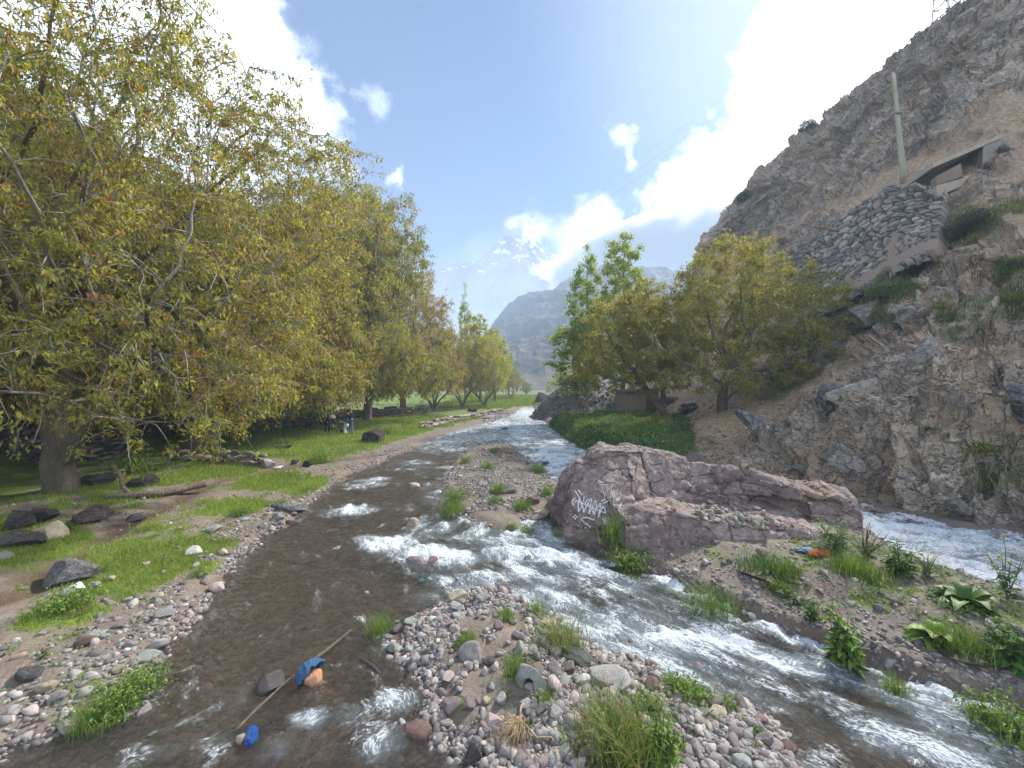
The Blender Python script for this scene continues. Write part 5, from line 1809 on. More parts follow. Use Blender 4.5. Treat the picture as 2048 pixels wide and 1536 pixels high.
def paint(strokes, width):
    """sprayed lines lying on the rock face, as thin ribbons a few mm thick"""
    mb = MB()
    for s in strokes:
        pts = np.array([(1130 + u / 13.96, 960 + v / 13.96) for u, v in s], float)
        t = np.linspace(0, len(pts) - 1, max(8, 10 * (len(pts) - 1)))
        pts = crom(pts, t) if len(pts) > 2 else np.stack([np.interp(t, [0, 1], pts[:, k]) for k in (0, 1)], 1)
        q = []
        for a, b_ in pts:
            loc, nor = ray_on(r_bvh, a, b_)
            if loc is not None:
                q.append(loc + nor * .004)
        if len(q) > 2:
            q = np.array(q)
            q[1:-1] = .25 * q[:-2] + .5 * q[1:-1] + .25 * q[2:]
            w = width * (1 + .25 * np.sin(np.arange(len(q)) * .9))
            mb.tube(q, w, 6)
    return mb


TAG1 = [[(280, 310), (375, 445)], [(365, 285), (485, 415)], [(290, 505), (205, 585), (245, 715)], [(255, 620), (320, 585), (420, 620), (560, 680), (700, 740), (850, 810), (970, 865), (1070, 900), (1140, 925)],
        [(400, 460), (375, 650), (365, 885)], [(365, 885), (490, 745), (520, 910)], [(520, 910), (600, 730), (640, 640)], [(400, 460), (430, 600), (490, 745)], [(540, 460), (520, 600)], [(640, 520), (560, 650)],
        [(640, 700), (690, 560), (740, 545), (715, 700), (660, 960)], [(660, 960), (760, 770), (800, 980)], [(760, 770), (850, 590), (880, 640), (850, 850), (800, 980)],
        [(890, 790), (990, 650), (975, 830), (925, 1050)], [(925, 1050), (1060, 750), (1140, 925)], [(1015, 590), (1120, 535)], [(1070, 650), (1190, 590)], [(225, 1050), (300, 970)], [(270, 1095), (350, 1010)],
        [(830, 1115), (760, 1105), (640, 1055), (540, 1055), (470, 1095), (530, 1175), (640, 1255), (720, 1330)], [(1055, 1085), (1130, 1240)], [(1115, 1060), (1185, 1240)], [(570, 1310), (600, 1410)]]
TAG2 = [[(820, 255), (930, 260), (1060, 360)], [(970, 140), (1140, 135)], [(1035, 175), (1085, 400), (1100, 490)], [(1100, 490), (1170, 120)], [(1170, 120), (1190, 300), (1205, 520)], [(1190, 300), (1310, 160)], [(1310, 160), (1270, 360), (1245, 530)],
        [(1245, 530), (1370, 290), (1350, 560)], [(1470, 250), (1410, 390)], [(1440, 430), (1530, 330), (1545, 420), (1500, 560), (1450, 575), (1400, 500)], [(1350, 560), (1365, 700), (1390, 850), (1440, 905), (1500, 830), (1590, 595)],
        [(1400, 750), (1500, 790), (1660, 865)], [(1500, 830), (1560, 950), (1620, 990), (1640, 940), (1550, 850)]]
M_PAINT = simple_mat("white_spray_paint", (.66, .66, .72), .8, .3, 14)
M_PAINT2 = simple_mat("thin_grey_paint", (.52, .50, .47), .8, .2, 30)
g1 = paint(TAG1, .016).build("graffiti", M_PAINT, red)
g1['label'] = "bold white painted tag with quote marks"
g2 = paint(TAG2, .008).build("graffiti", M_PAINT2, red)
g2['label'] = "thin grey scratched letters beside the bold tag"

# broken stones lying in the boulder's hollow
rg = np.random.RandomState(77)
SH = [rock(1500 + k, 2, 10, (.4, .75), .03, 2, (1, .75, .6)) for k in range(6)]
SM = [rock_mat("ledge_stone_a", (.22, .19, .15), (.34, .30, .25), (.46, .42, .37), 2.5), rock_mat("ledge_stone_b", (.17, .17, .16), (.27, .27, .25), (.40, .39, .36), 2.5)]
sh_me = [[mesh_np("broken_stone", v, f, [m], False) for (v, f) in SH] for m in SM]
for it in range(120):
    u, v = rg.normal(0, 1, 2)
    px, py = 1478 + 48 * u, 1040 + 13 * v + .22 * 48 * u
    loc, nor = ray_on(r_bvh, px, py)
    if loc is None or nor[2] < .55 or not (7.9 < loc[1] < 10.2):
        continue
    j = rg.randint(2)
    o = link("broken_stone", sh_me[j][rg.randint(6)])
    r = rg.uniform(.05, .13)
    o.location = tuple(loc + np.array([0, 0, r * .3]))
    o.rotation_euler = tuple(rg.uniform(-.5, .5, 2)) + (rg.uniform(0, 6),)
    o.scale = (r, r, r)
    tag(o, ("tan" if j == 0 else "grey-green") + " broken stone in the hollow of the graffiti boulder", "stone", ("tan" if j == 0 else "grey-green") + " broken stones on the boulder")

# ================================================================== PLANTS
PLANT = leaf_mat("plant_material", .3, .55)


def blades(n, base, h, w, lean, rg, droop=.5, seg=3):
    """n grass blades as bent strips: V, quads"""
    a = rg.uniform(0, 2 * PI, n)
    dirv = np.stack([np.cos(a), np.sin(a), np.zeros(n)], 1)
    side = np.stack([-np.sin(a), np.cos(a), np.zeros(n)], 1)
    hh = h * rg.uniform(.55, 1.15, n)
    ln = lean * rg.uniform(.2, 1.2, n)
    t = np.linspace(0, 1, seg + 1)
    out = dirv[:, None] * (hh * ln)[:, None, None] * (t ** 1.6)[None, :, None]
    up = hh[:, None] * (t[None] - droop * ln[:, None] * .6 * t[None] ** 2.6)
    cpt = base[:, None] + out
    cpt[..., 2] += up
    ww = (w * (1 - t) ** .7)[None, :, None] * .5 + w * .04
    L, Rr = cpt - side[:, None] * ww, cpt + side[:, None] * ww
    V = np.stack([L, Rr], 2).reshape(-1, 3)
    i = np.arange(n)[:, None, None] * (seg + 1) * 2 + np.arange(seg)[None, :, None] * 2
    F = (i + np.array([0, 1, 3, 2])).reshape(-1, 4)
    return V, F, (seg + 1) * 2


def shade(n, pal, rg, var=.2):
    pal = np.asarray(pal, float)
    return pal[rg.randint(0, len(pal), n)] * (1 + var * rg.normal(size=(n, 1))).clip(.5, 1.6)


G_FRESH = [(.10, .19, .03), (.14, .24, .04), (.18, .26, .05)]
G_DEEP = [(.05, .115, .025), (.075, .15, .03), (.10, .18, .04)]
G_BLUE = [(.09, .15, .075), (.13, .20, .10), (.17, .23, .13)]
G_DRY = [(.30, .24, .10), (.24, .22, .07), (.20, .24, .06)]


def tuft_mesh(seed, n=420, h=.4, spread=.13, w=.006, lean=.6, pal=G_FRESH, leafy=0, leaf=.05):
    rg = np.random.RandomState(seed)
    b_ = np.concatenate([rg.normal(0, spread, (n, 2)), np.zeros((n, 1))], 1)
    V, F, k = blades(n, b_, h, w, lean, rg)
    c = np.repeat(shade(n, pal, rg), k, axis=0)
    mb = MB()
    mb.add(V, F, c)
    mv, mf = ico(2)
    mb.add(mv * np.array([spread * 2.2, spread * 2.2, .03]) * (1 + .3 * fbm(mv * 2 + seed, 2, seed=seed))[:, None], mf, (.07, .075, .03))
    if leafy:
        p_ = np.concatenate([rg.normal(0, spread * 1.1, (leafy, 2)), rg.uniform(.15, 1, (leafy, 1)) * h * .8], 1)
        ax = rg.normal(0, 1, (leafy, 3)) + np.array([0, 0, .2])
        ax /= np.linalg.norm(ax, axis=1)[:, None]
        L = leaf * rg.uniform(.6, 1.3, leafy)
        V, F = leaflets(p_, ax, L, L * .6, rg)
        mb.add(V, F, np.repeat(shade(leafy, pal, rg), 5, axis=0))
    return mb.mesh("foliage", PLANT, False)


def herb_mesh(seed, stems=9, h=.7, spread=.3, leaf=.16, lw=.35, per=14, pal=G_DEEP, up=.3, top=None, base_leaf=1.5):
    """a clump of leafy stems; leaves get smaller upward"""
    rg = np.random.RandomState(seed)
    mb = MB()
    for s in range(stems):
        a = rg.uniform(0, 2 * PI)
        lean = rg.uniform(.05, .75) * spread
        hh = h * rg.uniform(.55, 1.1)
        t = np.linspace(0, 1, 6)
        p_ = np.stack([math.cos(a) * (.0 + lean * t ** 1.4), math.sin(a) * (.0 + lean * t ** 1.4), hh * t], 1) + rg.normal(0, .01, (6, 3))
        mb.tube(p_, np.linspace(.010, .003, 6), 4, (.10, .14, .05))
        tt = rg.uniform(.05, 1, per)
        q = np.stack([np.interp(tt, t, p_[:, k]) for k in range(3)], 1)
        b = rg.uniform(0, 2 * PI, per)
        ax = np.stack([np.cos(b), np.sin(b), rg.normal(up, .3, per)], 1)
        ax /= np.linalg.norm(ax, axis=1)[:, None]
        L = leaf * (base_leaf * (1 - tt) + .45 * tt) * rg.uniform(.7, 1.2, per)
        V, F = leaflets(q, ax, L, L * lw, rg, .15, .35)
        mb.add(V, F, np.repeat(shade(per, pal, rg), 5, axis=0))
        if top is not None:
            m = 9
            q = p_[-1] + rg.normal(0, .025, (m, 3))
            ax = rg.normal(0, 1, (m, 3))
            ax /= np.linalg.norm(ax, axis=1)[:, None]
            V, F = leaflets(q, ax, np.full(m, .028), np.full(m, .022), rg)
            mb.add(V, F, np.tile(np.array(top), (m * 5, 1)))
    return mb.mesh("foliage", PLANT, False)


def rosette_mesh(seed, n=26, L=.42, w=.3, pal=G_DEEP):
    rg = np.random.RandomState(seed)
    mb = MB()
    for k in range(n):
        a = rg.uniform(0, 2 * PI)
        e = rg.uniform(.15, 1.1)
        l = L * rg.uniform(.6, 1.1)
        t = np.linspace(0, 1, 6)
        c0, s0 = math.cos(a), math.sin(a)
        rr = l * (t * math.cos(e) + .0)
        z = l * (t * math.sin(e) - .55 * t ** 2.2)
        wd = l * w * np.sin(np.clip(t * .92 + .06, 0, 1) * PI) ** .8 * (1 + .18 * np.sin(t * 21))
        mid = np.stack([c0 * rr, s0 * rr, z], 1)
        sd = np.array([-s0, c0, 0])
        Lp, Rp = mid - sd * wd[:, None] * .5 + np.array([0, 0, 1]) * wd[:, None] * .18, mid + sd * wd[:, None] * .5 + np.array([0, 0, 1]) * wd[:, None] * .18
        V = np.stack([Lp, mid, Rp], 1).reshape(-1, 3)
        mb.add(V, grid_faces(6, 3), shade(1, pal, rg)[0])
    return mb.mesh("foliage", PLANT, True)


def shrub_mesh(seed, r=(.6, .6, .5), n=2600, leaf=.06, pal=G_DEEP, lw=.4):
    rg = np.random.RandomState(seed)
    v = rg.normal(size=(n, 3))
    v /= np.linalg.norm(v, axis=1)[:, None]
    q = v * (rg.uniform(.15, 1, n) ** .5 * (1 + .3 * fbm(v * 2.5 + seed, 3, seed=seed)))[:, None] * np.array(r)
    q[:, 2] = np.abs(q[:, 2] + r[2] * .5)
    ax = v + rg.normal(0, .6, (n, 3)) + np.array([0, 0, .3])
    ax /= np.linalg.norm(ax, axis=1)[:, None]
    L = leaf * rg.uniform(.6, 1.3, n)
    V, F = leaflets(q, ax, L, L * lw, rg)
    mb = MB().add(V, F, np.repeat(shade(n, pal, rg), 5, axis=0))
    for k in range(9):
        e = v[k] * np.array(r) * .8
        e[2] = abs(e[2]) + r[2] * .3
        mb.tube([(0, 0, 0), e * .5 + rg.normal(0, .03, 3), e], [.02, .012, .005], 4, (.10, .08, .06))
    return mb.mesh("foliage", PLANT, False)


def plant_at(px, py, me, label, cat="plant", name="plant", s=1.0, rz=None, hill=False, dz=-.02):
    if hill:
        loc, _ = hill_hit(px, py)
        if loc is None:
            return
    else:
        loc = ground_at(px, py)
        loc[2] = max(loc[2], SLOPE * min(loc[1], 150) - .03)
    o = link(name, me)
    o.location = (loc[0], loc[1], loc[2] + dz)
    o.rotation_euler = (0, 0, (px * .37) % 6.28 if rz is None else rz)
    o.scale = (s, s, s)
    return tag(o, label, cat)


TU = [tuft_mesh(601), tuft_mesh(602, 200, .34, .10, .008, .5), tuft_mesh(603, 340, .45, .16, .008, .75, G_FRESH + G_DRY[:1]), tuft_mesh(604, 120, .3, .07, .008, .4)]
LEAFY = [tuft_mesh(611, 90, .28, .11, .008, .6, G_FRESH, 420, .038), tuft_mesh(612, 60, .2, .09, .008, .5, G_FRESH, 420, .04)]
# tufts and herbs of the bars and islands
PL = [
    (1120, 1292, TU[2], "tall bright grass tuft with leafy tips at the stream side of the cobble bar", .95),
    (1215, 1475, TU[2], "big spiky grass tuft at the bottom of the cobble bar", 1.05),
    (1262, 1515, TU[2], "yellowing grass tuft spilling over the bottom edge beside the big spiky tuft", 1.1),
    (1320, 1530, herb_mesh(621, 16, .42, .35, .12, .42, 16, G_FRESH), "broad leafy clump at the bottom edge beside the cobbles", 1.1),
    (763, 1268, TU[0], "grass tuft standing alone in the shallow stream by the bar's tip", .75),
    (936, 1288, TU[1], "small light grass tuft among the grey cobbles", .7),
    (1032, 1345, TU[3], "thin upright grass tuft just above the pale green rock", .9),
    (1012, 1240, TU[3], "sparse reed-like tuft at the wet side of the bar tip", .95),
    (1072, 1228, TU[3], "thin stemmed weed in the pool at the bar tip", .9),
    (1090, 1408, TU[3], "short yellow-green tuft between the pink rock and the green rock", .7),
    (905, 1030, TU[0], "yellow-green grass clump at the lower edge of the mid-stream island", 1.3),
    (912, 1000, LEAFY[0], "tall leafy clump above the yellow-green grass clump", 1.5),
    (930, 925, TU[1], "dark green tuft beside a brown stone at the island's stream edge", 1.2),
    (975, 938, TU[1], "grass tuft on the middle of the island", 1.3),
    (988, 905, LEAFY[1], "low leafy mat at the upstream end of the island", 1.6),
    (1000, 985, TU[0], "grass tuft beside the dark plum rock", 1.1),
    (990, 1005, LEAFY[1], "bright cress cushion at the side pool", 1.0),
    (1045, 1018, TU[0], "long grass hanging over the side channel", 1.0),
    (1098, 990, LEAFY[0], "dark leafy clump at the graffiti boulder's upstream corner", 1.3),
    (1075, 945, LEAFY[0], "leafy clump reaching into the white water", 1.5),
    (1052, 1066, LEAFY[0], "round water-weed cushion in the side channel", .95),
    (1078, 1058, LEAFY[1], "small water-weed pad nearest the graffiti boulder", .8),
    (1022, 1050, LEAFY[1], "flat light-green weed pad in the channel", .7),
    (1118, 1078, TU[3], "thin grass at the foot of the graffiti boulder", 1.0),
    (1245, 1080, TU[0], "dark grass leaning on the graffiti boulder's face", 1.7),
    (1258, 1112, LEAFY[0], "lush cress clump hanging into the stream under the graffiti boulder", 1.7),
    (1385, 1395, LEAFY[1], "floating yellow-green weed along the bar", 1.0),
    (1350, 1375, LEAFY[1], "second floating patch of yellow-green weed upstream of the bar weed", .8),
    (1300, 1425, LEAFY[0], "straggly green weed between the cobbles and the pool", .9),
    (1455, 1410, LEAFY[1], "small green sprig at the bar's stream corner", .6),
    (125, 1222, LEAFY[0], "rounded leafy patch at the muddy trickle", 1.4),
    (230, 1420, LEAFY[0], "dense green clump overhanging the brown stream", 1.25),
    (280, 1385, LEAFY[0], "small leafy clump above the purple waterline cobble", 1.2),
    (180, 1452, TU[0], "grass clump near the lower end of the shore", .8),
    (395, 1152, TU[1], "dark little grass tuft on the pebble shore", .7),
    (640, 922, LEAFY[0], "large-leaved plant at the edge of the meadow by the stream", 2.2),
    (775, 868, LEAFY[0], "bushy weed behind the dark split boulder", 2.4),
    (265, 945, LEAFY[0], "leafy bush by the stone wall behind the fallen log", 3.0),
    (480, 1030, LEAFY[1], "low weed on the pebbles above the slab", 1.2),
    (560, 1010, LEAFY[1], "weed touching the long flat slab", 1.0),
    (1420, 1195, tuft_mesh(631, 520, .52, .17, .007, 1.0, G_DEEP + G_FRESH), "arching fountain of long grass with white flowers at the stream bank below the boulder", 1.05),
    (1530, 1140, tuft_mesh(632, 240, .34, .2, .014, .8, G_DEEP), "low broad grass in front of the boulder's lower hump", 1.0),
    (1575, 1150, TU[0], "fresh grass tuft right of the low broad grass", .9),
    (1560, 1180, LEAFY[1], "mossy yellow-green mat on the gravel", .9),
    (1590, 1205, herb_mesh(633, 10, .16, .35, .1, .4, 12, G_BLUE), "low grey-green rosette with white flowers on the gravel", 1.0),
    (1672, 1112, herb_mesh(634, 9, .75, .42, .2, .17, 30, G_BLUE, .55), "tall grey-green spiky plant beside the orange rag", 1.05),
    (1730, 1120, herb_mesh(635, 14, .6, .5, .07, .3, 16, [(.12, .085, .06), (.16, .12, .08), (.10, .11, .05)]), "dry brownish twiggy plant against the torrent", 1.1),
    (1800, 1150, herb_mesh(636, 7, .62, .42, .2, .2, 30, G_DEEP, .5), "bright spiky-leaved plant at the torrent's bank", 1.0),
    (1855, 1155, herb_mesh(637, 9, .5, .3, .07, .3, 12, G_BLUE, .5, (.55, .5, .12)), "thin flowering weed behind the spiky-leaved plant", 1.0),
    (1930, 1205, rosette_mesh(638, 42, .55, .3), "big dock plant with wide drooping leaves by the torrent", 1.0),
    (2015, 1200, herb_mesh(639, 8, .85, .45, .15, .3, 16, G_BLUE, .4, (.6, .55, .2)), "tall grey thistle-like plant with pale flowers at the picture edge", 1.0),
    (1690, 1290, herb_mesh(640, 15, .78, .42, .17, .42, 20, G_DEEP + G_FRESH, .3), "largest leafy herb on the bank, with scalloped leaves over the stream", 1.0),
    (1625, 1240, herb_mesh(641, 8, .3, .25, .11, .2, 20, G_DEEP, .5), "small spiky herb beside the largest leafy herb", 1.0),
    (1870, 1275, rosette_mesh(642, 40, .4, .4, G_FRESH), "fern-like bright plant with cut leaves on the bank", 1.05),
    (1925, 1300, TU[0], "light green grass beneath the fern-like plant", 1.0),
    (1790, 1340, TU[1], "grass tuft at the water under the largest leafy herb", .7),
    (2020, 1330, herb_mesh(643, 12, .42, .4, .14, .4, 16, G_DEEP), "dark leafy clump at the picture edge of the bank", 1.2),
    (2030, 1425, LEAFY[0], "green mat dipping into the stream at the picture edge", 1.5),
    (1960, 1395, TU[1], "short grass hanging over the bank's undercut", .7),
    (1700, 1145, TU[0], "soft grass in front of the tall spiky plant", 1.1),
    (1745, 1160, TU[1], "fine grass between the spiky plants", 1.0),
]
for k_, (px, py, me, lab, s) in enumerate(PL):
    plant_at(px, py, me, lab, s=s)

PLH = [
    (1625, 700, shrub_mesh(651, (1.1, 1.0, .9), 4200, .12, [(.035, .06, .03), (.05, .075, .035)]), "dark dense shrub at the upper side of the huge pale rock", 1.0, "shrub"),
    (1790, 590, shrub_mesh(652, (1.0, .8, .5), 2600, .11, G_DEEP), "spreading green shrub at the foot of the retaining wall", 1.0, "shrub"),
    (1715, 612, shrub_mesh(653, (1.4, .8, .35), 2600, .10, [(.10, .14, .05), (.13, .16, .06)]), "grey-green grass cushion on the shoulder under the retaining wall", 1.0, "shrub"),
    (1900, 480, shrub_mesh(654, (1.0, .8, .45), 2600, .10, [(.07, .09, .04), (.10, .11, .05)]), "olive shrub on the slope beneath the concrete niche", 1.1, "shrub"),
    (1960, 440, shrub_mesh(655, (1.0, .8, .4), 2400, .10, [(.07, .09, .04), (.10, .11, .05)]), "low shrub where the grey pipe ends", 1.0, "shrub"),
    (2030, 545, shrub_mesh(656, (.9, .7, .5), 2400, .08, G_DEEP), "green bush with yellow flowers at the picture edge of the slope", .9, "shrub"),
    (2010, 600, shrub_mesh(657, (1.0, .7, .35), 2400, .08, G_FRESH), "bright grassy cushion under the flowering bush", .7, "shrub"),
    (1852, 42, shrub_mesh(658, (1.6, 1.2, 1.1), 2600, .16, [(.06, .09, .03), (.10, .14, .04)]), "round bush overhanging on the cliff's crest below the pylon", 1.0, "shrub"),
    (1615, 258, shrub_mesh(659, (1.1, .9, .7), 1800, .16, [(.05, .07, .03), (.08, .10, .04)]), "small bush breaking the cliff's skyline halfway up", 1.0, "shrub"),
    (1490, 400, shrub_mesh(660, (1.6, 1.2, .8), 2200, .2, [(.05, .08, .03), (.08, .11, .04)]), "dark shrub on the lower skyline of the cliff", 1.0, "shrub"),
    (1862, 855, rosette_mesh(661, 40, .32, .14, G_BLUE), "grey-green spiky rosette alone on the brown slope", 1.0, "plant"),
    (1950, 900, shrub_mesh(662, (.5, .4, .2), 1500, .06, G_DEEP + [(.5, .4, .03)]), "low cushion with yellow flowers on the slope", 1.0, "plant"),
    (1965, 955, herb_mesh(663, 12, .4, .35, .11, .22, 20, G_BLUE, .4), "pale grey-green leafy plant above the rounded torrent boulder", 1.0, "plant"),
    (2020, 935, rosette_mesh(664, 36, .3, .16, G_BLUE), "second spiky rosette near the picture edge of the slope", 1.0, "plant"),
    (1890, 640, shrub_mesh(665, (.5, .4, .25), 1500, .06, G_FRESH), "bright green tuft on the great tilted slab", 1.0, "plant"),
    (1880, 612, shrub_mesh(666, (.35, .3, .2), 900, .05, [(.5, .42, .03), (.12, .18, .04)]), "yellow-flowering tuft on the lichened knob", 1.0, "plant"),
    (1560, 690, shrub_mesh(667, (1.2, .9, .5), 2200, .11, [(.06, .09, .03), (.09, .12, .05)]), "dark scrub on the slope behind the spreading walnut", 1.0, "shrub"),
    (1500, 760, shrub_mesh(668, (.8, .6, .35), 1600, .1, G_DEEP), "green scrub at the head of the scree", 1.0, "shrub"),
    (1660, 540, shrub_mesh(669, (1.0, .8, .4), 1500, .1, [(.10, .14, .05)]), "small shrub in the joints of the retaining wall", .7, "shrub"),
]
for (px, py, me, lab, s, cat) in PLH:
    plant_at(px, py, me, lab, cat, cat, s, hill=True, dz=-.08)

# grass of the banks: uncountable, one object
rg = np.random.RandomState(91)
gp = []


def sow(n, x0, x1, y0, y1, test, h):
    x = rg.uniform(x0, x1, n)
    y = y0 * (y1 / y0) ** rg.uniform(0, 1, n)
    t = terrain(x, y)
    m = test(t, x, y) & (np.abs(x / y) < 1.5)
    gp.append(np.stack([x[m], y[m], t['z'][m] - .01, h * (y[m] / 9.0) ** .35 * rg.uniform(.6, 1.2, m.sum())], 1))


pr = lambda v: rg.uniform(size=len(v)) < v
sow(260000, -14, -.5, 4.5, 17, lambda t, x, y: (t['dl'] > .2) & pr(t['grass'] * .9 + .02), .10)
sow(120000, -30, 1, 16, 46, lambda t, x, y: (t['dl'] > .6) & pr(t['grass'] * .9), .13)
sow(40000, -14, 10, 60, 120, lambda t, x, y: (t['land'] > .5) & pr(t['grass'] * .9), .22)
sow(80000, .5, 10, 3.5, 11, lambda t, x, y: (t['di'] > .25) & pr(t['grass'] * .5 + .06 * (nz(x, y, .9, 196) > 0)), .09)
sow(9000, -2.5, 2.2, 8.5, 20, lambda t, x, y: (t['dm'] > .1) & pr(.10 + .0 * x), .10)
gp = np.concatenate(gp)
n = len(gp)
a = rg.uniform(0, 2 * PI, n)
dv = np.stack([np.cos(a), np.sin(a), 0 * a], 1)
wd = .010 * (gp[:, 1] / 9.0)
hh = gp[:, 3]
b0 = gp[:, :3]
tip = b0 + np.stack([rg.normal(0, .35, n) * hh, rg.normal(0, .35, n) * hh, hh], 1)
V = np.stack([b0 - dv * wd[:, None] * .6, b0 + dv * wd[:, None] * .6, tip], 1).reshape(-1, 3)
gcol = shade(n, [(.13, .23, .03), (.18, .29, .035), (.24, .33, .05), (.27, .28, .07)], rg, .18) * (1 + .35 * fbm(gp[:, :3] / 1.1, 3, seed=170))[:, None].clip(.5, 1.5)
print('GRASS', n)
tag(link("grass", mesh_np("grass", V, np.arange(n * 3).reshape(-1, 3), [PLANT], False, dict(Col=np.repeat(gcol, 3, axis=0)))), kind='stuff')

sgp = []
for (x0, y0, x1, y1, n_) in [(1640, 575, 1800, 650, 9000), (1690, 540, 1830, 600, 5000), (1880, 400, 2048, 500, 9000), (1960, 480, 2048, 640, 6000), (1450, 560, 1640, 780, 6000), (1860, 600, 1960, 700, 1500), (1930, 880, 2048, 980, 700)]:
    for a_, b_ in zip(rg.uniform(x0, x1, n_ // 3), rg.uniform(y0, y1, n_ // 3)):
        if rg.uniform() < .45:
            continue
        loc, nor = hill_hit(a_, b_)
        if loc is None or fbm(np.array([loc / 1.3]), 3, seed=190)[0] < -.02:
            continue
        for k in range(6):
            sgp.append(loc + rg.normal(0, .10, 3) * np.array([1, 1, .3]))
sgp = np.array(sgp)
V, F, k_ = blades(len(sgp), sgp, .30, .022, .7, rg, .5, 2)
tag(link("slope_grass", mesh_np("slope_grass", V, F, [PLANT], False, dict(Col=np.repeat(shade(len(sgp), [(.15, .20, .065), (.20, .23, .08), (.13, .18, .06), (.28, .26, .12)], rg) , k_, axis=0)))), kind='stuff')

# low weeds and seedlings among the gravel
wp = []
for (n_, x0, x1, y0, y1, key, lo_) in [(2000, .8, 9.5, 3.8, 9.5, 'di', .2), (260, -1.5, 3.8, 3.6, 6.8, 'db', .1), (300, -2.4, 2.2, 9, 20, 'dm', .05), (500, -9, -1, 4.2, 13, 'dl', .3)]:
    x, y = rg.uniform(x0, x1, n_), rg.uniform(y0, y1, n_)
    t = terrain(x, y)
    m = (t[key] > lo_) & (fbm(xy(x * .8, y * .8), 3, seed=195) > -.05)
    wp.append(np.stack([x[m], y[m], t['z'][m]], 1))
wp = np.concatenate(wp)
lv = 26
bs = np.repeat(wp, lv, axis=0) + rg.normal(0, .045, (len(wp) * lv, 3)) * np.repeat(rg.uniform(.5, 1.8, (len(wp), 1)), lv, axis=0) * np.array([1, 1, .35]) + np.array([0, 0, .02])
ax = rg.normal(0, 1, bs.shape) * np.array([1, 1, .35]) + np.array([0, 0, .45])
ax /= np.linalg.norm(ax, axis=1)[:, None]
L = np.repeat(rg.uniform(.02, .06, len(wp)), lv) * rg.uniform(.7, 1.3, len(bs))
V, F = leaflets(bs, ax, L, L * .38, rg)
wcol = np.repeat(shade(len(wp), G_FRESH + G_DEEP + G_BLUE + [(.22, .22, .08)], rg), lv, axis=0) * rg.uniform(.75, 1.25, (len(bs), 1))
tag(link("ground_weeds", mesh_np("ground_weeds", V, F, [PLANT], False, dict(Col=np.repeat(wcol, 5, axis=0)))), kind='stuff')

# lush patch of tall herbs below the walnuts by the river
pp = np.array([ground_at(*q)[:2] for q in [(1098, 842), (1132, 868), (1180, 890), (1255, 920), (1335, 930), (1415, 868), (1340, 842), (1215, 832)]])
n0 = 150000
lo, hi = pp.min(0), pp.max(0)
x, y = rg.uniform(lo[0], hi[0], n0), rg.uniform(lo[1], hi[1], n0)
sd_ = sdf(pp, x, y)
m = sd_ > 0
x, y, sd_ = x[m], y[m], sd_[m]
zz = height(x, y)
hmax = (.62 + .30 * fbm(xy(x * .8, y * .8), 3, seed=180) + .22 * fbm(xy(x * 2.6, y * 2.6), 2, seed=183)) * (.55 + .45 * sstep(0, .6, sd_))
nb = len(x)
t_ = rg.uniform(0, 1, nb) ** .6
bs = np.stack([x, y, zz + hmax * t_], 1)
ax = np.stack([rg.normal(0, .55, nb), rg.normal(0, .55, nb), rg.uniform(-.1, 1.1, nb)], 1)
ax /= np.linalg.norm(ax, axis=1)[:, None]
L = rg.uniform(.16, .36, nb)
V, F = leaflets(bs, ax, L, L * .14, rg)
cz_ = shade(nb, [(.07, .155, .04), (.09, .19, .05), (.125, .235, .06), (.15, .25, .085)], rg, .2) * (1 + .4 * fbm(bs / 1.4, 3, seed=181))[:, None].clip(.5, 1.6)
pu = tag(link("undergrowth", mesh_np("undergrowth", V, F, [PLANT], False, dict(Col=np.repeat(cz_, 5, axis=0)))), kind='stuff')
fm = (fbm(xy(x * .5, y * .5), 3, seed=182) + .6 * sstep(19, 26, y) > .42) & (rg.uniform(size=nb) < .05)
q = np.stack([x, y, zz + hmax * 1.1], 1)[fm]
nf_ = len(q)
ax = rg.normal(0, 1, (nf_, 3))
ax /= np.linalg.norm(ax, axis=1)[:, None]
V, F = leaflets(q, ax, np.full(nf_, .085), np.full(nf_, .075), rg)
tag(link("yellow_blossoms", mesh_np("yellow_blossoms", V, F, [PLANT], False, dict(Col=np.repeat(shade(nf_, [(.55, .46, .03), (.45, .42, .04)], rg), 5, axis=0)))), kind='stuff')
# ================================================================== WALLS
M_WALLSTONE, nt = newmat("wall_stone_material")
cc = attr(nt, 'Col', 'Color')
geo = N(nt, 'ShaderNodeNewGeometry').outputs['Position']
gn = noise_(nt, geo, 9, 6, .7)
finish(nt, principled(nt, mixc(nt, gn, mixc(nt, 1.0, cc, (.5, .48, .46), 'MULTIPLY'), mixc(nt, 1.0, cc, (1.5, 1.48, 1.45), 'MULTIPLY')), .92, bump_(nt, gn, .7, .04), .2))
WST = [rock(1600 + k, 2, 8, (.5, .85), .06, 2, (1, .8, .72)) for k in range(7)]
DARKS = [(.13, .11, .108), (.165, .14, .135), (.21, .175, .165), (.25, .22, .205), (.105, .094, .096)]
GREYS = [(.20, .185, .17), (.27, .25, .23), (.15, .145, .145), (.33, .30, .27), (.235, .20, .17)]


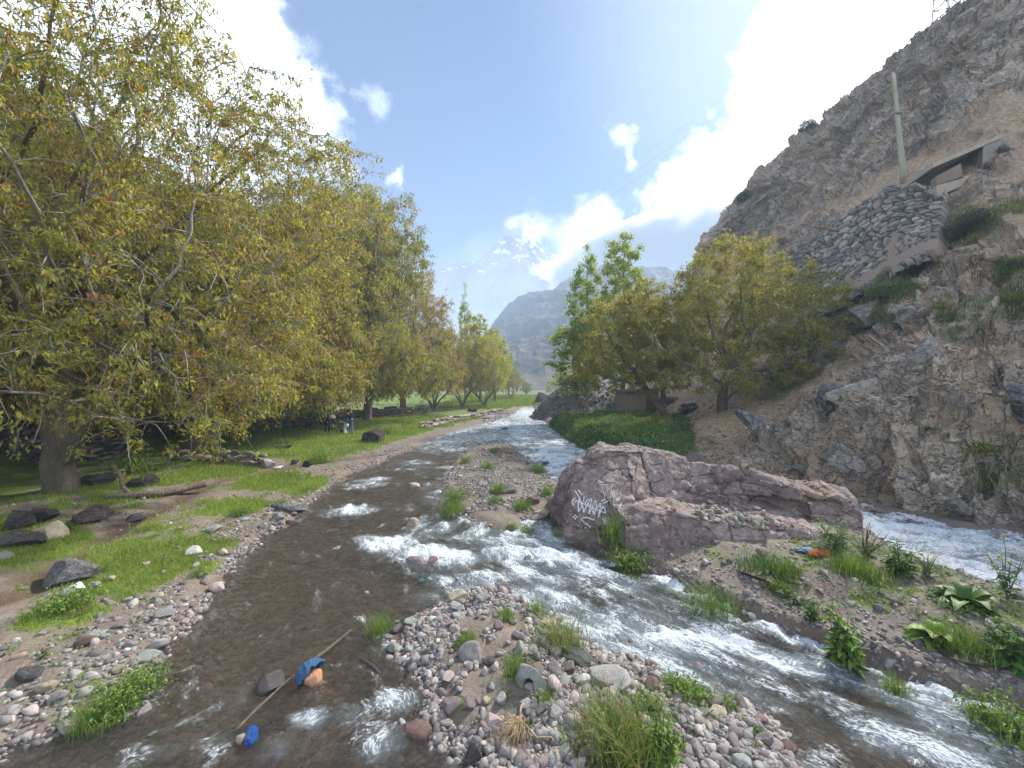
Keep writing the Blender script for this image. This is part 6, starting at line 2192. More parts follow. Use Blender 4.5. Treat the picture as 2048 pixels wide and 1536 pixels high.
def dry_wall(label, path, h, thick, size, pal, seed, ragged=.25, name="dry_stone_wall", cat="stone wall"):
    """courses of separate stones along a ground path"""
    rg = np.random.RandomState(seed)
    path = np.asarray(path, float)
    seg = np.linalg.norm(np.diff(path, axis=0), axis=1)
    cum = np.concatenate([[0], np.cumsum(seg)])
    pos, scl = [], []
    layers = max(1, int(round(thick / (size * 1.1))))
    for lay in range(layers):
        s = 0.0
        z_level = 0.0
        while z_level < h:
            s = rg.uniform(0, size)
            ch = size * rg.uniform(.55, .8)
            while s < cum[-1]:
                w = size * rg.uniform(.6, 1.5)
                x = np.interp(s + w / 2, cum, path[:, 0])
                y = np.interp(s + w / 2, cum, path[:, 1])
                top = h * (1 + ragged * vnoise(np.array([[s * .8, seed, lay]]))[0])
                if z_level < top:
                    i = min(np.searchsorted(cum, s, 'right') - 1, len(seg) - 1)
                    d = (path[i + 1] - path[i]) / seg[i]
                    nrm_ = np.array([-d[1], d[0]])
                    off = (lay - (layers - 1) / 2) * size * .95 + rg.normal(0, .05 * size)
                    pos.append((x + nrm_[0] * off, y + nrm_[1] * off, z_level + ch / 2 + rg.normal(0, .04 * size), math.atan2(d[1], d[0]), w, ch))
                s += w * .92
            z_level += ch * .88
    pos = np.array(pos)
    z0 = height(pos[:, 0], pos[:, 1])
    n = len(pos)
    Rr = rot_rand(n, rg, .22)
    scale = np.stack([pos[:, 4] * .6, np.full(n, size * .6), pos[:, 5] * .68], 1) * rg.uniform(.85, 1.15, (n, 3))
    yaw = pos[:, 3] + rg.normal(0, .25, n)
    cz, sz = np.cos(yaw), np.sin(yaw)
    Z, O = np.zeros(n), np.ones(n)
    ty = rg.normal(0, .12, n)
    Rz = np.stack([np.stack([cz, -sz, Z], 1), np.stack([sz, cz, Z], 1), np.stack([Z, Z, O], 1)], 1)
    Ry = np.stack([np.stack([np.cos(ty), Z, np.sin(ty)], 1), np.stack([Z, O, Z], 1), np.stack([-np.sin(ty), Z, np.cos(ty)], 1)], 1)
    c = np.array(pal)[rg.randint(0, len(pal), n)] * rg.uniform(.75, 1.3, (n, 1))
    V, F, Cc = scatter(WST, np.stack([pos[:, 0], pos[:, 1], z0 + pos[:, 2] - .08], 1), scale, Rz @ Ry, c, rg)
    o = link(name, mesh_np(name, V, F, [M_WALLSTONE], False, dict(Col=Cc)))
    return tag(o, label, cat, None, 'thing')


gxy = lambda *pts: [ground_at(*p_)[:2] for p_ in pts]
dry_wall("waist-high wall of dark rounded stones behind the forked walnut trunk", gxy((-90, 934), (40, 931), (110, 930), (190, 922), (255, 914)), 1.4, .5, .34, DARKS, 1)
dry_wall("low tumbled row of dark stones bordering the bright meadow", gxy((315, 930), (370, 924), (430, 926), (500, 928), (525, 932)), .48, .6, .38, DARKS, 2)
dry_wall("brown stone wall between the two straight trunks, half hidden by leaves", gxy((235, 880), (290, 876), (352, 868)), 1.7, .5, .34, [(.17, .14, .12), (.21, .17, .145), (.13, .11, .10)], 3)
dry_wall("dark stone bank behind the people under the walnuts", gxy((660, 842), (720, 836), (800, 830), (850, 826)), .95, 1.0, .5, DARKS, 4)
dry_wall("terrace wall on the slope high behind the forked walnut", gxy((-120, 830), (0, 826), (110, 822), (200, 815)), 1.5, .5, .4, [(.19, .16, .14), (.24, .205, .18), (.14, .12, .11)], 5)
dry_wall("tumbled boulder wall at the foot of the black overhanging rock", gxy((560, 858), (600, 852), (645, 846)), .7, .8, .45, DARKS, 6)
dry_wall("dark heap of stacked stones between the walnuts below the cliff", gxy((1365, 852), (1410, 849), (1462, 846)), 1.5, 1.4, .42, [(.10, .10, .105), (.14, .135, .135), (.19, .18, .175)], 7, .35, "stone_pile", "stone pile")
dry_wall("line of rounded stones along the far river bank under the thicket", gxy((842, 858), (900, 842), (960, 832), (1005, 824)), .35, 1.2, .5, [(.30, .26, .23), (.22, .19, .18), (.36, .31, .28)], 8)

# the tall retaining wall holding the road on the cliff
wu, wvn = 460, 170
ws = np.linspace(2.62, 5.12, wu)
wv_ = np.linspace(2.80, 4.05, wvn)
SW = hill_surf(ws, wv_)
NW = grid_normals(SW)
if (NW * (np.array([0, 0, CAM_H]) - SW)).sum(2).mean() < 0:
    NW = -NW
du = np.concatenate([[0], np.cumsum(np.linalg.norm(np.diff(SW[:, wvn // 2], axis=0), axis=1))])
dvv = np.concatenate([[0], np.cumsum(np.linalg.norm(np.diff(SW[wu // 2], axis=0), axis=1))])
UU, VV = np.meshgrid(du, dvv, indexing='ij')
pw_ = np.stack([UU.ravel() / .50, VV.ravel() / .46, np.full(UU.size, .5)], 1)
pw_[:, :2] += .45 * np.stack([fbm(pw_ * .7, 2, seed=701), fbm(pw_ * .7, 2, seed=702)], 1)
f1, f2, cid, _ = worley(np.concatenate([pw_[:, :2], np.full((len(pw_), 1), .5)], 1) * np.array([1, 1, .0]) + np.array([0, 0, .5]), 703)
bul = sstep(.0, .22, f2 - f1) * .16 + (cid - .5) * .12
band = np.zeros(len(pw_))
vn = (VV / dvv[-1]).ravel()
for u0 in (3.2, 7.5, 10.5, 16.0):
    band = np.maximum(band, sstep(.34, .18, np.abs(UU.ravel() - u0 + .2 * fbm(pw_ * .8, 2, seed=709))) * (vn > .05) * (vn < .42 + .2 * math.sin(u0 * 3)))
band = np.maximum(band, sstep(.05, .0, np.abs(vn - .12) - .04))
bul = bul * (1 - band) + band * .12
edge = np.minimum(.75 + .25 * sstep(0, .04, vn), sstep(1, .97, vn)) * np.minimum(sstep(0, .03, UU.ravel() / du[-1]), sstep(1, .985, UU.ravel() / du[-1]))
edge = edge * sstep(.0, .16, 1 - vn + .16 * fbm(pw_ * .35, 3, seed=711) - .0) * sstep(.0, .12, UU.ravel() / du[-1] + .16 * fbm(pw_ * .4, 3, seed=712) - .02)
VW = SW.reshape(-1, 3) + NW.reshape(-1, 3) * ((.55 + .12 * fbm(SW.reshape(-1, 3) / 3, 2, seed=705)) * edge - .5 * (1 - edge) + bul)[:, None]
wc_ = np.array(GREYS)[(cid * 4.999).astype(int)] * (.8 + .5 * _h((cid * 1e6).astype(np.int64), (cid * 0).astype(np.int64), (cid * 0).astype(np.int64), 9))[:, None]
wc_ = wc_ * (.35 + .65 * sstep(0, .12, f2 - f1))[:, None]
wc_ = wc_ * (1 - band[:, None]) + band[:, None] * np.array([.27, .21, .165])
fw_ = grid_faces(wu, wvn)
rw = link("retaining_wall", mesh_np("retaining_wall", VW, fw_, [M_WALLSTONE], False, dict(Col=wc_)))
tag(rw, "tall grey rubble-stone retaining wall carrying the road up the cliff", "stone wall", None, 'thing')

# ================================================================== ON THE CLIFF: poles, niche, pipe, pylon, wires
M_OLDWOOD, nt = newmat("weathered_wood")
co = N(nt, 'ShaderNodeTexCoord').outputs['Object']
g_ = noise_(nt, vmath(nt, 'MULTIPLY', co, (14, 14, .8)), 1.0, 5, .65)
finish(nt, principled(nt, mixc(nt, g_, (.22, .21, .15), (.46, .45, .33)), .85, bump_(nt, g_, .5, .02), .2))
M_CONC = simple_mat("old_concrete", (.36, .31, .25), .9, .3, 2.5)
M_STEEL = simple_mat("grey_steel", (.20, .21, .22), .5, .15, 6, .5)
M_PIPE = simple_mat("blue_grey_pipe", (.15, .17, .20), .5, .15, 6, .5)
loc, _ = hill_hit(1808, 352)
Yp = loc[1] - .55
pb, ptop = P(1808, 362, Yp), P(1787, 145, Yp)
up = thing("utility_pole", "tall pale twin wooden pole standing on the retaining wall", "pole", tuple(pb))
d = ptop - pb
for k, (ox, r0, r1, f) in enumerate([(-.11, .125, .085, 1.0), (.11, .12, .08, .985)]):
    pts = np.array([np.array([ox * (1 - .55 * t), .03 * k, 0]) + d * t * f for t in np.linspace(-.02, 1, 8)])
    MB().tube(pts, np.linspace(r0, r1, 8), 10).build("post", M_OLDWOOD, up)
MB().box(d * .62 + np.array([.0, -.12, 0]), (.5, .1, .12)).build("clamp", M_STEEL, up)
MB().tube([d * .52 + np.array([.15, -.1, 0]), d * .55 + np.array([.5, -.2, .1])], .025, 6).build("bracket", M_STEEL, up)

loc, _ = hill_hit(1890, 392)
Yn = loc[1] - .35
dp = np.array([.7, 1.9, 0])
ni = thing("concrete_niche", "small concrete shelter with a dark opening and sloping slab roof on the cliff road", "shelter", tuple(P(1900, 385, Yn)))
o0 = P(1900, 385, Yn)


def prism4(px4, th, a=None):
    """four photo points at the shelter's distance, extruded into the slope"""
    f = [P(px, py, Yn) - o0 for px, py in px4]
    return MB().hexa([f[0], f[1], f[1] + th, f[0] + th], [f[3], f[2], f[2] + th, f[3] + th], a)


prism4([(1866, 335), (2006, 275), (2006, 267), (1866, 327)], dp + np.array([0, .3, .1])).build("roof", M_CONC, ni, False)
prism4([(1874, 394), (1974, 350), (1970, 340), (1873, 370)], dp).build("sill", M_CONC, ni, False)
prism4([(1873, 371), (1926, 356), (1922, 326), (1873, 352)], dp * .25).build("side_wall", simple_mat("brown_plaster", (.20, .165, .125), .95, .35, 2), ni, False)  # inner side wall, darker brown than the concrete
M_NICHE = simple_mat("dark_plaster", (.10, .09, .08), .95, .3, 2)  # back of the opening, coloured dark all over
f = np.array([.7, 1.6, 0.0])
mb = MB()
q = [P(1870, 375, Yn) - o0 + f, P(1985, 345, Yn) - o0 + f, P(1985, 275, Yn) - o0 + f, P(1870, 330, Yn) - o0 + f]
mb.hexa([q[0], q[1], q[1] + dp * .1, q[0] + dp * .1], [q[3], q[2], q[2] + dp * .1, q[3] + dp * .1])
mb.build("back_wall", M_NICHE, ni, False)
pr_ = prism4([(1964, 350), (2010, 332), (2008, 276), (1967, 293)], dp * .9)
pr_.build("stone_pier", simple_mat("rubble_masonry", (.25, .22, .18), .95, .45, 3.5), ni, False)
# blocky rubble that frames the shelter
rg = np.random.RandomState(31)
MBs = rock(1700, 3, 10, (.45, .8), .06, 2, (1, .7, .5))
for k, (px, py, w, lab) in enumerate([(1985, 330, 34, "long squared stone set beside the shelter opening"), (2015, 300, 40, "squared wall stone above the shelter's pier"), (1838, 375, 30, "pale pointed stone at the shelter's lower corner"), (1858, 388, 28, "brown block under the shelter's lower corner")]):
    r = w * .5 / FOC * Yn
    o = link("wall_stone", mesh_np("wall_stone", MBs[0], MBs[1], [M_SLOPE_PALE if k == 2 else M_SLOPE], False))
    o.location = tuple(P(px, py, Yn - .12))
    o.scale = (r, r, r)
    o.rotation_euler = (0, .35, 0)
    tag(o, lab, "stone")
tag(MB().tube([P(1957, 343, Yn - .1), P(1985, 368, Yn - .5), P(2020, 398, Yn - 1.2), P(2075, 440, Yn - 2.2)], .085, 10).build("pipe", M_PIPE), "blue-grey pipe running down the slope from the concrete shelter", "pipe")

loc, _ = hill_hit(1896, 40)
if loc is None:
    loc = P(1896, 32, 37)
pt = thing("lattice_pylon", "steel lattice pylon on the cliff's crest, cut by the picture's top edge", "pylon", tuple(loc - np.array([0, 0, .6])))
Hh, b0_, b1_ = 13.0, .72, .28
corner = lambda k, z: np.array([(b0_ + (b1_ - b0_) * z / Hh) * (1, 1, -1, -1)[k], (b0_ + (b1_ - b0_) * z / Hh) * (1, -1, -1, 1)[k], z])
for k in range(4):
    MB().tube([corner(k, -.6), corner(k, Hh)], .05, 5).build("leg", M_STEEL, pt)
br = MB()
zs = np.linspace(0, Hh, 14)
for i in range(13):
    for k in range(4):
        a_, b_ = (k, (k + 1) % 4)
        br.tube([corner(a_, zs[i]), corner(b_, zs[i + 1])], .045, 4)
        br.tube([corner(b_, zs[i]), corner(b_, zs[i]) * .001 + corner(a_, zs[i]) * .999], .04, 4)
br.build("bracing", M_STEEL, pt)
M_WIRE = simple_mat("wire", (.10, .10, .11), .6, .1, 5)
for k, (pa, pe, lab) in enumerate([((1560, 118), (1035, 470), "highest of the three thin power lines crossing the sky"), ((1570, 140), (1062, 468), "middle one of the three thin power lines crossing the sky"), ((1590, 150), (1075, 475), "lowest of the three thin power lines crossing the sky")]):
    A_, B_ = P(*pa, 75), P(*pe, 420)
    t = np.linspace(0, 1, 24)[:, None]
    pts = A_ * (1 - t) + B_ * t
    pts[:, 2] -= 9 * (t * (1 - t)).ravel()
    tag(MB().tube(pts, np.linspace(.013, .035, 24), 4).build("power_line", M_WIRE), lab, "power line")
t = np.linspace(0, 1, 12)[:, None]
pts = P(880, 735, 95) * (1 - t) + P(1260, 632, 60) * t
pts[:, 2] -= 1.5 * (t * (1 - t)).ravel()
tag(MB().tube(pts, .035, 5).build("cable", M_WIRE), "dark cable slung across the valley between thicket and poplars", "cable")

# ================================================================== BEYOND: spoil heap, hut, houses
rg = np.random.RandomState(41)
hx, hy = 9.0, 49.0
gx_, gy_ = np.meshgrid(np.linspace(-8, 9, 110), np.linspace(-9, 9, 110), indexing='ij')
dd = np.sqrt((gx_ / 7.2) ** 2 + (gy_ / 8.0) ** 2)
zz = 5.6 * np.clip(1 - dd, -.1, 1) ** .9 if False else 5.4 * np.clip(1 - dd ** 1.05, -.08, 1)
zz = zz + .35 * fbm(xy(gx_.ravel() * .5, gy_.ravel() * .5), 4, seed=210).reshape(gx_.shape)
hb = height((gx_ + hx).ravel(), (gy_ + hy).ravel()).reshape(gx_.shape)
base = np.stack([gx_ + hx, gy_ + hy, np.minimum(hb, 1.6) - .2 + np.maximum(zz, -.4)], -1).reshape(-1, 3)
ids = rg.randint(0, len(base), 5200)
ids = ids[(np.maximum(zz, 0).ravel()[ids] > .02)]
sV, sF, sC = scatter(SHARD, base[ids] + rg.normal(0, .08, (len(ids), 3)), rg.uniform(.08, .30, (len(ids), 1)) * rg.uniform(.7, 1.3, (len(ids), 3)), rot_rand(len(ids), rg, .6),
                     np.array([(.15, .15, .15), (.20, .195, .19), (.26, .25, .245), (.11, .11, .115)])[rg.randint(0, 4, len(ids))], rg)
bf = grid_faces(110, 110)
bf = np.concatenate([bf[:, [0, 1, 2]], bf[:, [0, 2, 3]]])
hp = link("spoil_heap", mesh_np("spoil_heap", np.concatenate([base, sV]), np.concatenate([bf, sF + len(base)]), [M_WALLSTONE], False, dict(Col=np.concatenate([np.tile((.15, .148, .145), (len(base), 1)), sC]))))
tag(hp, "heap of grey crushed stone beside the river below the poplars", "stone heap")


def hut(name, label, cat, px0, px1, Y, h, depth, wall_m, roof_m, door=None, windows=(), rot=0.0, z0=None):
    x0, x1 = (px0 - CX) / FOC * Y, (px1 - CX) / FOC * Y
    cx_ = (x0 + x1) / 2
    w = x1 - x0
    zb = hz(cx_, Y) - .3 if z0 is None else z0
    t = thing(name, label, cat, (cx_, Y, zb), rot)
    t['kind'] = 'thing'
    MB().box((0, depth / 2, h / 2), (w, depth, h)).build("wall", wall_m, t, False)
    MB().box((0, depth / 2, h + .11), (w + .5, depth + .5, .22)).build("roof", roof_m, t, False)
    if door:
        MB().box((door[0] * w, -.03, 1.0 + .3), (1.0, .12, 2.0)).build("door", simple_mat("door_brown", (.16, .085, .055), .8, .2, 6), t, False)
    for (fx_, fz_) in windows:
        wo_ = MB().box((fx_ * w, -.02, fz_ * h), (.9, .08, 1.0)).build("window", simple_mat("window_frame", (.12, .09, .07), .7), t, False)
        MB().box((fx_ * w, -.075, fz_ * h), (.7, .03, .8)).build("pane", simple_mat("dark_glass", (.03, .035, .04), .1), wo_, False)
    return t


M_MUDSTONE = simple_mat("hut_masonry", (.27, .215, .165), .95, .45, 4.0)
M_REDBRICK = simple_mat("red_earth_wall", (.27, .155, .115), .95, .3, 5.0)
M_LIME = simple_mat("limewash", (.62, .58, .52), .9, .12, 2.0)
M_OCHRE = simple_mat("ochre_plaster", (.50, .33, .20), .9, .15, 2.0)
hut("stone_hut", "brown masonry hut half hidden behind the poplar trunks", "hut", 1252, 1318, 34, 2.9, 3.5, M_MUDSTONE, M_MUDSTONE, (.28, 0))
hut("stone_hut", "reddish earth-walled annex between the hut and the crooked walnut", "hut", 1322, 1348, 33, 2.2, 3.0, M_REDBRICK, M_MUDSTONE, (.0, 0))
hut("farm_building", "plain grey concrete shed standing behind the spoil heap", "shed", 1134, 1168, 66, 4.6, 5, simple_mat("grey_concrete", (.26, .24, .23), .9, .15, 2), M_CONC, None, ((.0, .6),))
hut("village_house", "small ochre village house in the gap of the valley", "house", 1112, 1138, 215, 9, 8, M_OCHRE, M_LIME, None, ((-.25, .5), (.25, .5)))
hut("village_house", "white flat-roofed village house in front of the ochre house", "house", 1100, 1122, 205, 6, 7, M_LIME, M_CONC, None, ((0, .5),))
hut("village_house", "low tan village house at the foot of the hills", "house", 1086, 1098, 240, 5, 7, M_MUDSTONE, M_CONC, None, ((0, .5),))
hut("field_wall", "long pale wall closing the bright field up the valley", "wall", 1040, 1092, 180, 1.9, .6, M_LIME, M_CONC)

# ================================================================== WOOD ON THE BANKS
M_LOG = bark_mat("dead_wood", (.20, .16, .12), (.42, .36, .29))


def wood(name, label, cat, pts, rad, sides=9, mat=None, sub=5, seed=0, th=.2):
    pts = np.asarray(pts, float)
    t = np.linspace(0, len(pts) - 1, (len(pts) - 1) * sub + 1)
    q = crom(pts, t)
    r = np.interp(t, np.linspace(0, len(pts) - 1, len(rad)), rad)
    q = q + (.25 * r)[:, None] * np.stack([fbm(q * 3 + k * 7, 2, seed=seed + k) for k in range(3)], 1)
    V, F = tube(q, r, sides)
    me = MB().add(V, F).mesh(name, mat or M_LOG, True, dict(thick=np.full(len(V), th)))
    return tag(link(name, me), label, cat)


gz_ = lambda px, py, dz: ground_at(px, py) + np.array([0, 0, dz])
lg = wood("fallen_log", "long pale fallen log lying across the muddy bank", "log", [gz_(208, 1000, .10), gz_(262, 997, .09), gz_(315, 994, .12), gz_(360, 989, .16), gz_(412, 982, .25)], [.055, .085, .11, .10, .13], 10, None, 6, 3)
e0 = gz_(268, 997, .08)
wood("fallen_branch", "crooked bare branch rising from the ground behind the fallen log", "branch", [e0, gz_(248, 992, .22), e0 + np.array([-.55, .15, .55]), e0 + np.array([-.8, .2, .85])], [.06, .06, .05, .03], 8, None, 6, 5)
wl = lambda px, py, dz=.03: np.array([*G(px, py), 0]) + np.array([0, 0, SLOPE * G(px, py)[1] + dz])
wood("driftwood_stick", "long pale driftwood stick slanting past the dark wet boulder", "stick", [wl(472, 1466, .03), wl(505, 1432, .035), wl(540, 1400, .04), wl(580, 1362, .04)], [.010, .014, .013, .009], 6, None, 5, 8, .12)
wood("driftwood_stick", "broken brown driftwood stick caught in the shallows upstream of the blue bag", "stick", [wl(598, 1346, .03), wl(632, 1322, .04), wl(668, 1293, .035), wl(700, 1266, .04)], [.014, .024, .02, .01], 6, None, 5, 9, .12)
wood("driftwood_stick", "dark sunken branch under the water beside the cobble bar", "stick", [wl(712, 1312, -.01), wl(745, 1335, .01), wl(765, 1352, -.02)], [.02, .025, .018], 6, simple_mat("sodden_wood", (.05, .045, .05), .5), 5, 10)
rg = np.random.RandomState(55)
mb = MB()
rt = ground_at(1040, 1452) + np.array([0, 0, .06])
for k in range(110):
    a = rg.normal(-1.95, .42)
    l = rg.uniform(.12, .42)
    e = rt + np.array([math.cos(a) * l, math.sin(a) * l, rg.uniform(-.05, .03)])
    m_ = (rt + e) / 2 + np.array([rg.normal(0, .03), rg.normal(0, .03), rg.uniform(.02, .10)])
    mb.tube([rt + rg.normal(0, .015, 3), m_, e], [.004, .003, .0015], 3, (.5, .5, .5))
mb.tube([rt, rt + np.array([.01, .1, .05]), rt + np.array([.06, .22, .03])], [.014, .011, .006], 5)
mb.tube([rt, rt + np.array([.16, -.22, .02]), rt + np.array([.30, -.25, .05]), rt + np.array([.38, -.35, .0])], [.010, .010, .008, .004], 5)
tag(mb.build("dry_roots", simple_mat("dry_straw", (.38, .29, .17), .9, .3, 20)), "tan bundle of dry roots fanned over the mud of the cobble bar", "roots")
for k, (px, py, hgt, lab) in enumerate([(738, 852, 2.4, "thin bare sapling stake in the meadow near the standing person"), (802, 838, 1.7, "short bare sapling near the dark stone bank"), (598, 852, 4.5, "slender grey tree stem beside the black overhanging rock")]):
    b_ = ground_at(px, py)
    wood("sapling", lab, "sapling", [b_ - np.array([0, 0, .1]), b_ + np.array([.05, 0, hgt * .5]), b_ + np.array([.0, .05, hgt])], [.045 * (1 + k // 2 * 2.2), .035 * (1 + k // 2 * 2), .015 * (1 + k // 2 * 4)], 6, None, 4, 60 + k)

# ================================================================== LITTER
def plastic(name, colr, rough=.35):
    m, nt = newmat(name)
    co = N(nt, 'ShaderNodeTexCoord').outputs['Object']
    n_ = noise_(nt, co, 9, 5, .7, 1.0)
    c = mixc(nt, smooth(nt, n_, .3, .7), tuple(x * .6 for x in colr), tuple(min(1, x * 1.35) for x in colr))
    d_ = principled(nt, c, rough, bump_(nt, n_, .8, .05), .5)
    t_ = N(nt, 'ShaderNodeBsdfTranslucent', {'Color': c}).outputs[0]
    finish(nt, N(nt, 'ShaderNodeMixShader', {0: .25, 1: d_, 2: t_}).outputs[0])
    return m


def crumple(name, label, cat, loc, size, mat, seed, flat=(1, .8, .5), rz=0.0):
    V, F = ico(4)
    V = V * (1 + .38 * fbm(V * 1.8 + seed, 4, seed=seed, ridge=True))[:, None] * np.array(flat)
    f1, _, _ = facets(V, .45, seed, .6, .35)
    V = V * (1 + .6 * f1)[:, None]
    o = link(name, mesh_np(name, V, F, [mat], True))
    o.location = tuple(loc)
    o.scale = (size,) * 3
    o.rotation_euler = (0, 0, rz)
    return tag(o, label, cat)


M_BLUE = plastic("blue_plastic", (.07, .20, .42))
M_BLUE2 = plastic("bright_blue_plastic", (.03, .13, .48))
M_ORAG = plastic("orange_cloth", (.55, .16, .05), .9)
M_DRAG = plastic("grey_green_cloth", (.15, .16, .14), .9)
# torn blue bag hugging the orange-brown boulder
x, y, z = ground_at(628, 1404)
r = 27 / FOC * y
V, F = ico(5)
u = V * (1.10 + .12 * fbm(V * 4, 4, seed=301, ridge=True))[:, None] * np.array([1.06, .86, .92])
dcut = V @ np.array([-.80, .22, .52]) + .26 * fbm(V * 2.2, 4, seed=303)
kf = (dcut[F] > .16).all(1)
us_ = np.unique(F[kf])
rm = np.full(len(V), -1)
rm[us_] = np.arange(len(us_))
outer, inner = u[us_], u[us_] * .975
nn_ = len(us_)
bagF = rm[F[kf]]
o = link("plastic_bag", mesh_np("plastic_bag", np.concatenate([outer, inner]), np.concatenate([bagF, bagF[:, ::-1] + nn_]), [M_BLUE], True))
o.location = (x - .01, y + .01, SLOPE * y - .02 + r * .85 * .42)
o.scale = (r, r, r)
tag(o, "torn blue plastic bag wrapped over the orange-brown boulder", "plastic bag")
crumple("plastic_bag", "bright blue plastic scrap at the end of the long driftwood stick", "plastic bag", wl(502, 1482, .05), .085, M_BLUE2, 11, (.6, 1.2, .6), .5)
stn = rock(1801, 3, 8, (.6, .9), .05, 2, (1, .8, .7))
o = link("rock", mesh_np("rock", stn[0], stn[1], [M_TAN], True))
o.location = tuple(wl(486, 1484, .04))
o.scale = (.075,) * 3
tag(o, "small yellow-brown stone pinning the bright blue scrap", "rock")
crumple("cloth_rag", "orange rag lying by the tall spiky plant", "rag", ground_at(1640, 1112) + np.array([0, 0, .05]), .17, M_ORAG, 12, (1.3, .6, .35), .2)
crumple("cloth_rag", "light blue rag lying beside the orange rag", "rag", ground_at(1612, 1104) + np.array([0, 0, .04]), .11, plastic("pale_blue_cloth", (.22, .38, .60), .8), 13, (1.2, .6, .35), .1)
crumple("cloth_rag", "grey-green crumpled cloth beside the tall bright grass tuft", "rag", ground_at(1158, 1322) + np.array([0, 0, .03]), .17, M_DRAG, 14, (1.3, .7, .35), -.7)
crumple("plastic_scrap", "pale blue plastic scrap on the pebbles near the flat slab", "litter", ground_at(490, 1040) + np.array([0, 0, .02]), .09, plastic("pale_plastic", (.45, .6, .68)), 15, (1, .7, .4), .4)
crumple("plastic_scrap", "turquoise plastic scrap beside the pale green rock", "litter", ground_at(1098, 1372) + np.array([0, 0, .02]), .045, plastic("turquoise_plastic", (.05, .35, .33)), 16, (1, .8, .5), .4)
crumple("plastic_scrap", "teal plastic scrap by the mauve rounded rock", "litter", wl(843, 1166, .04), .05, plastic("teal_plastic", (.04, .30, .24)), 17, (1, .8, .5), .4)

# ================================================================== PEOPLE
def skin_obj(name, joints, edges, mat, parent, levels=2, root=None):
    names = list(joints)
    me = bpy.data.meshes.new(name)
    me.from_pydata([joints[k][0] for k in names], [(names.index(a), names.index(b_)) for a, b_ in edges], [])
    me.materials.append(mat)
    o = link(name, me, parent)
    m = o.modifiers.new("skin", 'SKIN')
    m.use_smooth_shade = True
    for i, k in enumerate(names):
        sv = me.skin_vertices[0].data[i]
        r_ = joints[k][1]
        sv.radius = (r_, r_) if np.ndim(r_) == 0 else r_
        sv.use_root = (k == (root or names[0]))
    s = o.modifiers.new("sub", 'SUBSURF')
    s.levels = s.render_levels = levels
    return o


M_SKIN = simple_mat("skin", (.48, .30, .22), .6, .08, 10)
M_HAIRD = simple_mat("dark_hair", (.018, .015, .014), .6, .3, 30)
M_HAIRG = simple_mat("greying_hair", (.16, .13, .13), .7, .3, 30)
M_NAVY = simple_mat("navy_jacket", (.012, .02, .04), .8, .2, 12)
M_JEANS = simple_mat("blue_jeans", (.10, .17, .30), .85, .2, 14)
M_BLACKCL = simple_mat("black_cloth", (.012, .011, .012), .85, .2, 14)
M_WHITECL = simple_mat("white_cloth", (.68, .65, .62), .85, .08, 10)
M_LIGHTCL = simple_mat("pale_trousers", (.45, .50, .55), .85, .1, 10)
M_SHOE = simple_mat("dark_shoe", (.03, .028, .026), .7, .2, 12)
LINK = [('pelvis', 'spine'), ('spine', 'chest'), ('chest', 'neck'), ('neck', 'head'), ('head', 'crown'), ('chest', 'shl'), ('shl', 'ell'), ('ell', 'wrl'), ('wrl', 'pal'), ('chest', 'shr'), ('shr', 'elr'), ('elr', 'wrr'), ('wrr', 'par'),
        ('pelvis', 'hil'), ('hil', 'knl'), ('knl', 'anl'), ('anl', 'tol'), ('pelvis', 'hir'), ('hir', 'knr'), ('knr', 'anr'), ('anr', 'tor'), ('head', 'nose')]
RAD = dict(pelvis=.125, spine=.115, chest=.13, neck=.052, head=.092, crown=.07, nose=.022, shl=.06, ell=.042, wrl=.028, pal=.034, shr=.06, elr=.042, wrr=.028, par=.034, hil=.085, knl=.06, anl=.042, tol=.034, hir=.085, knr=.06, anr=.042, tor=.034)


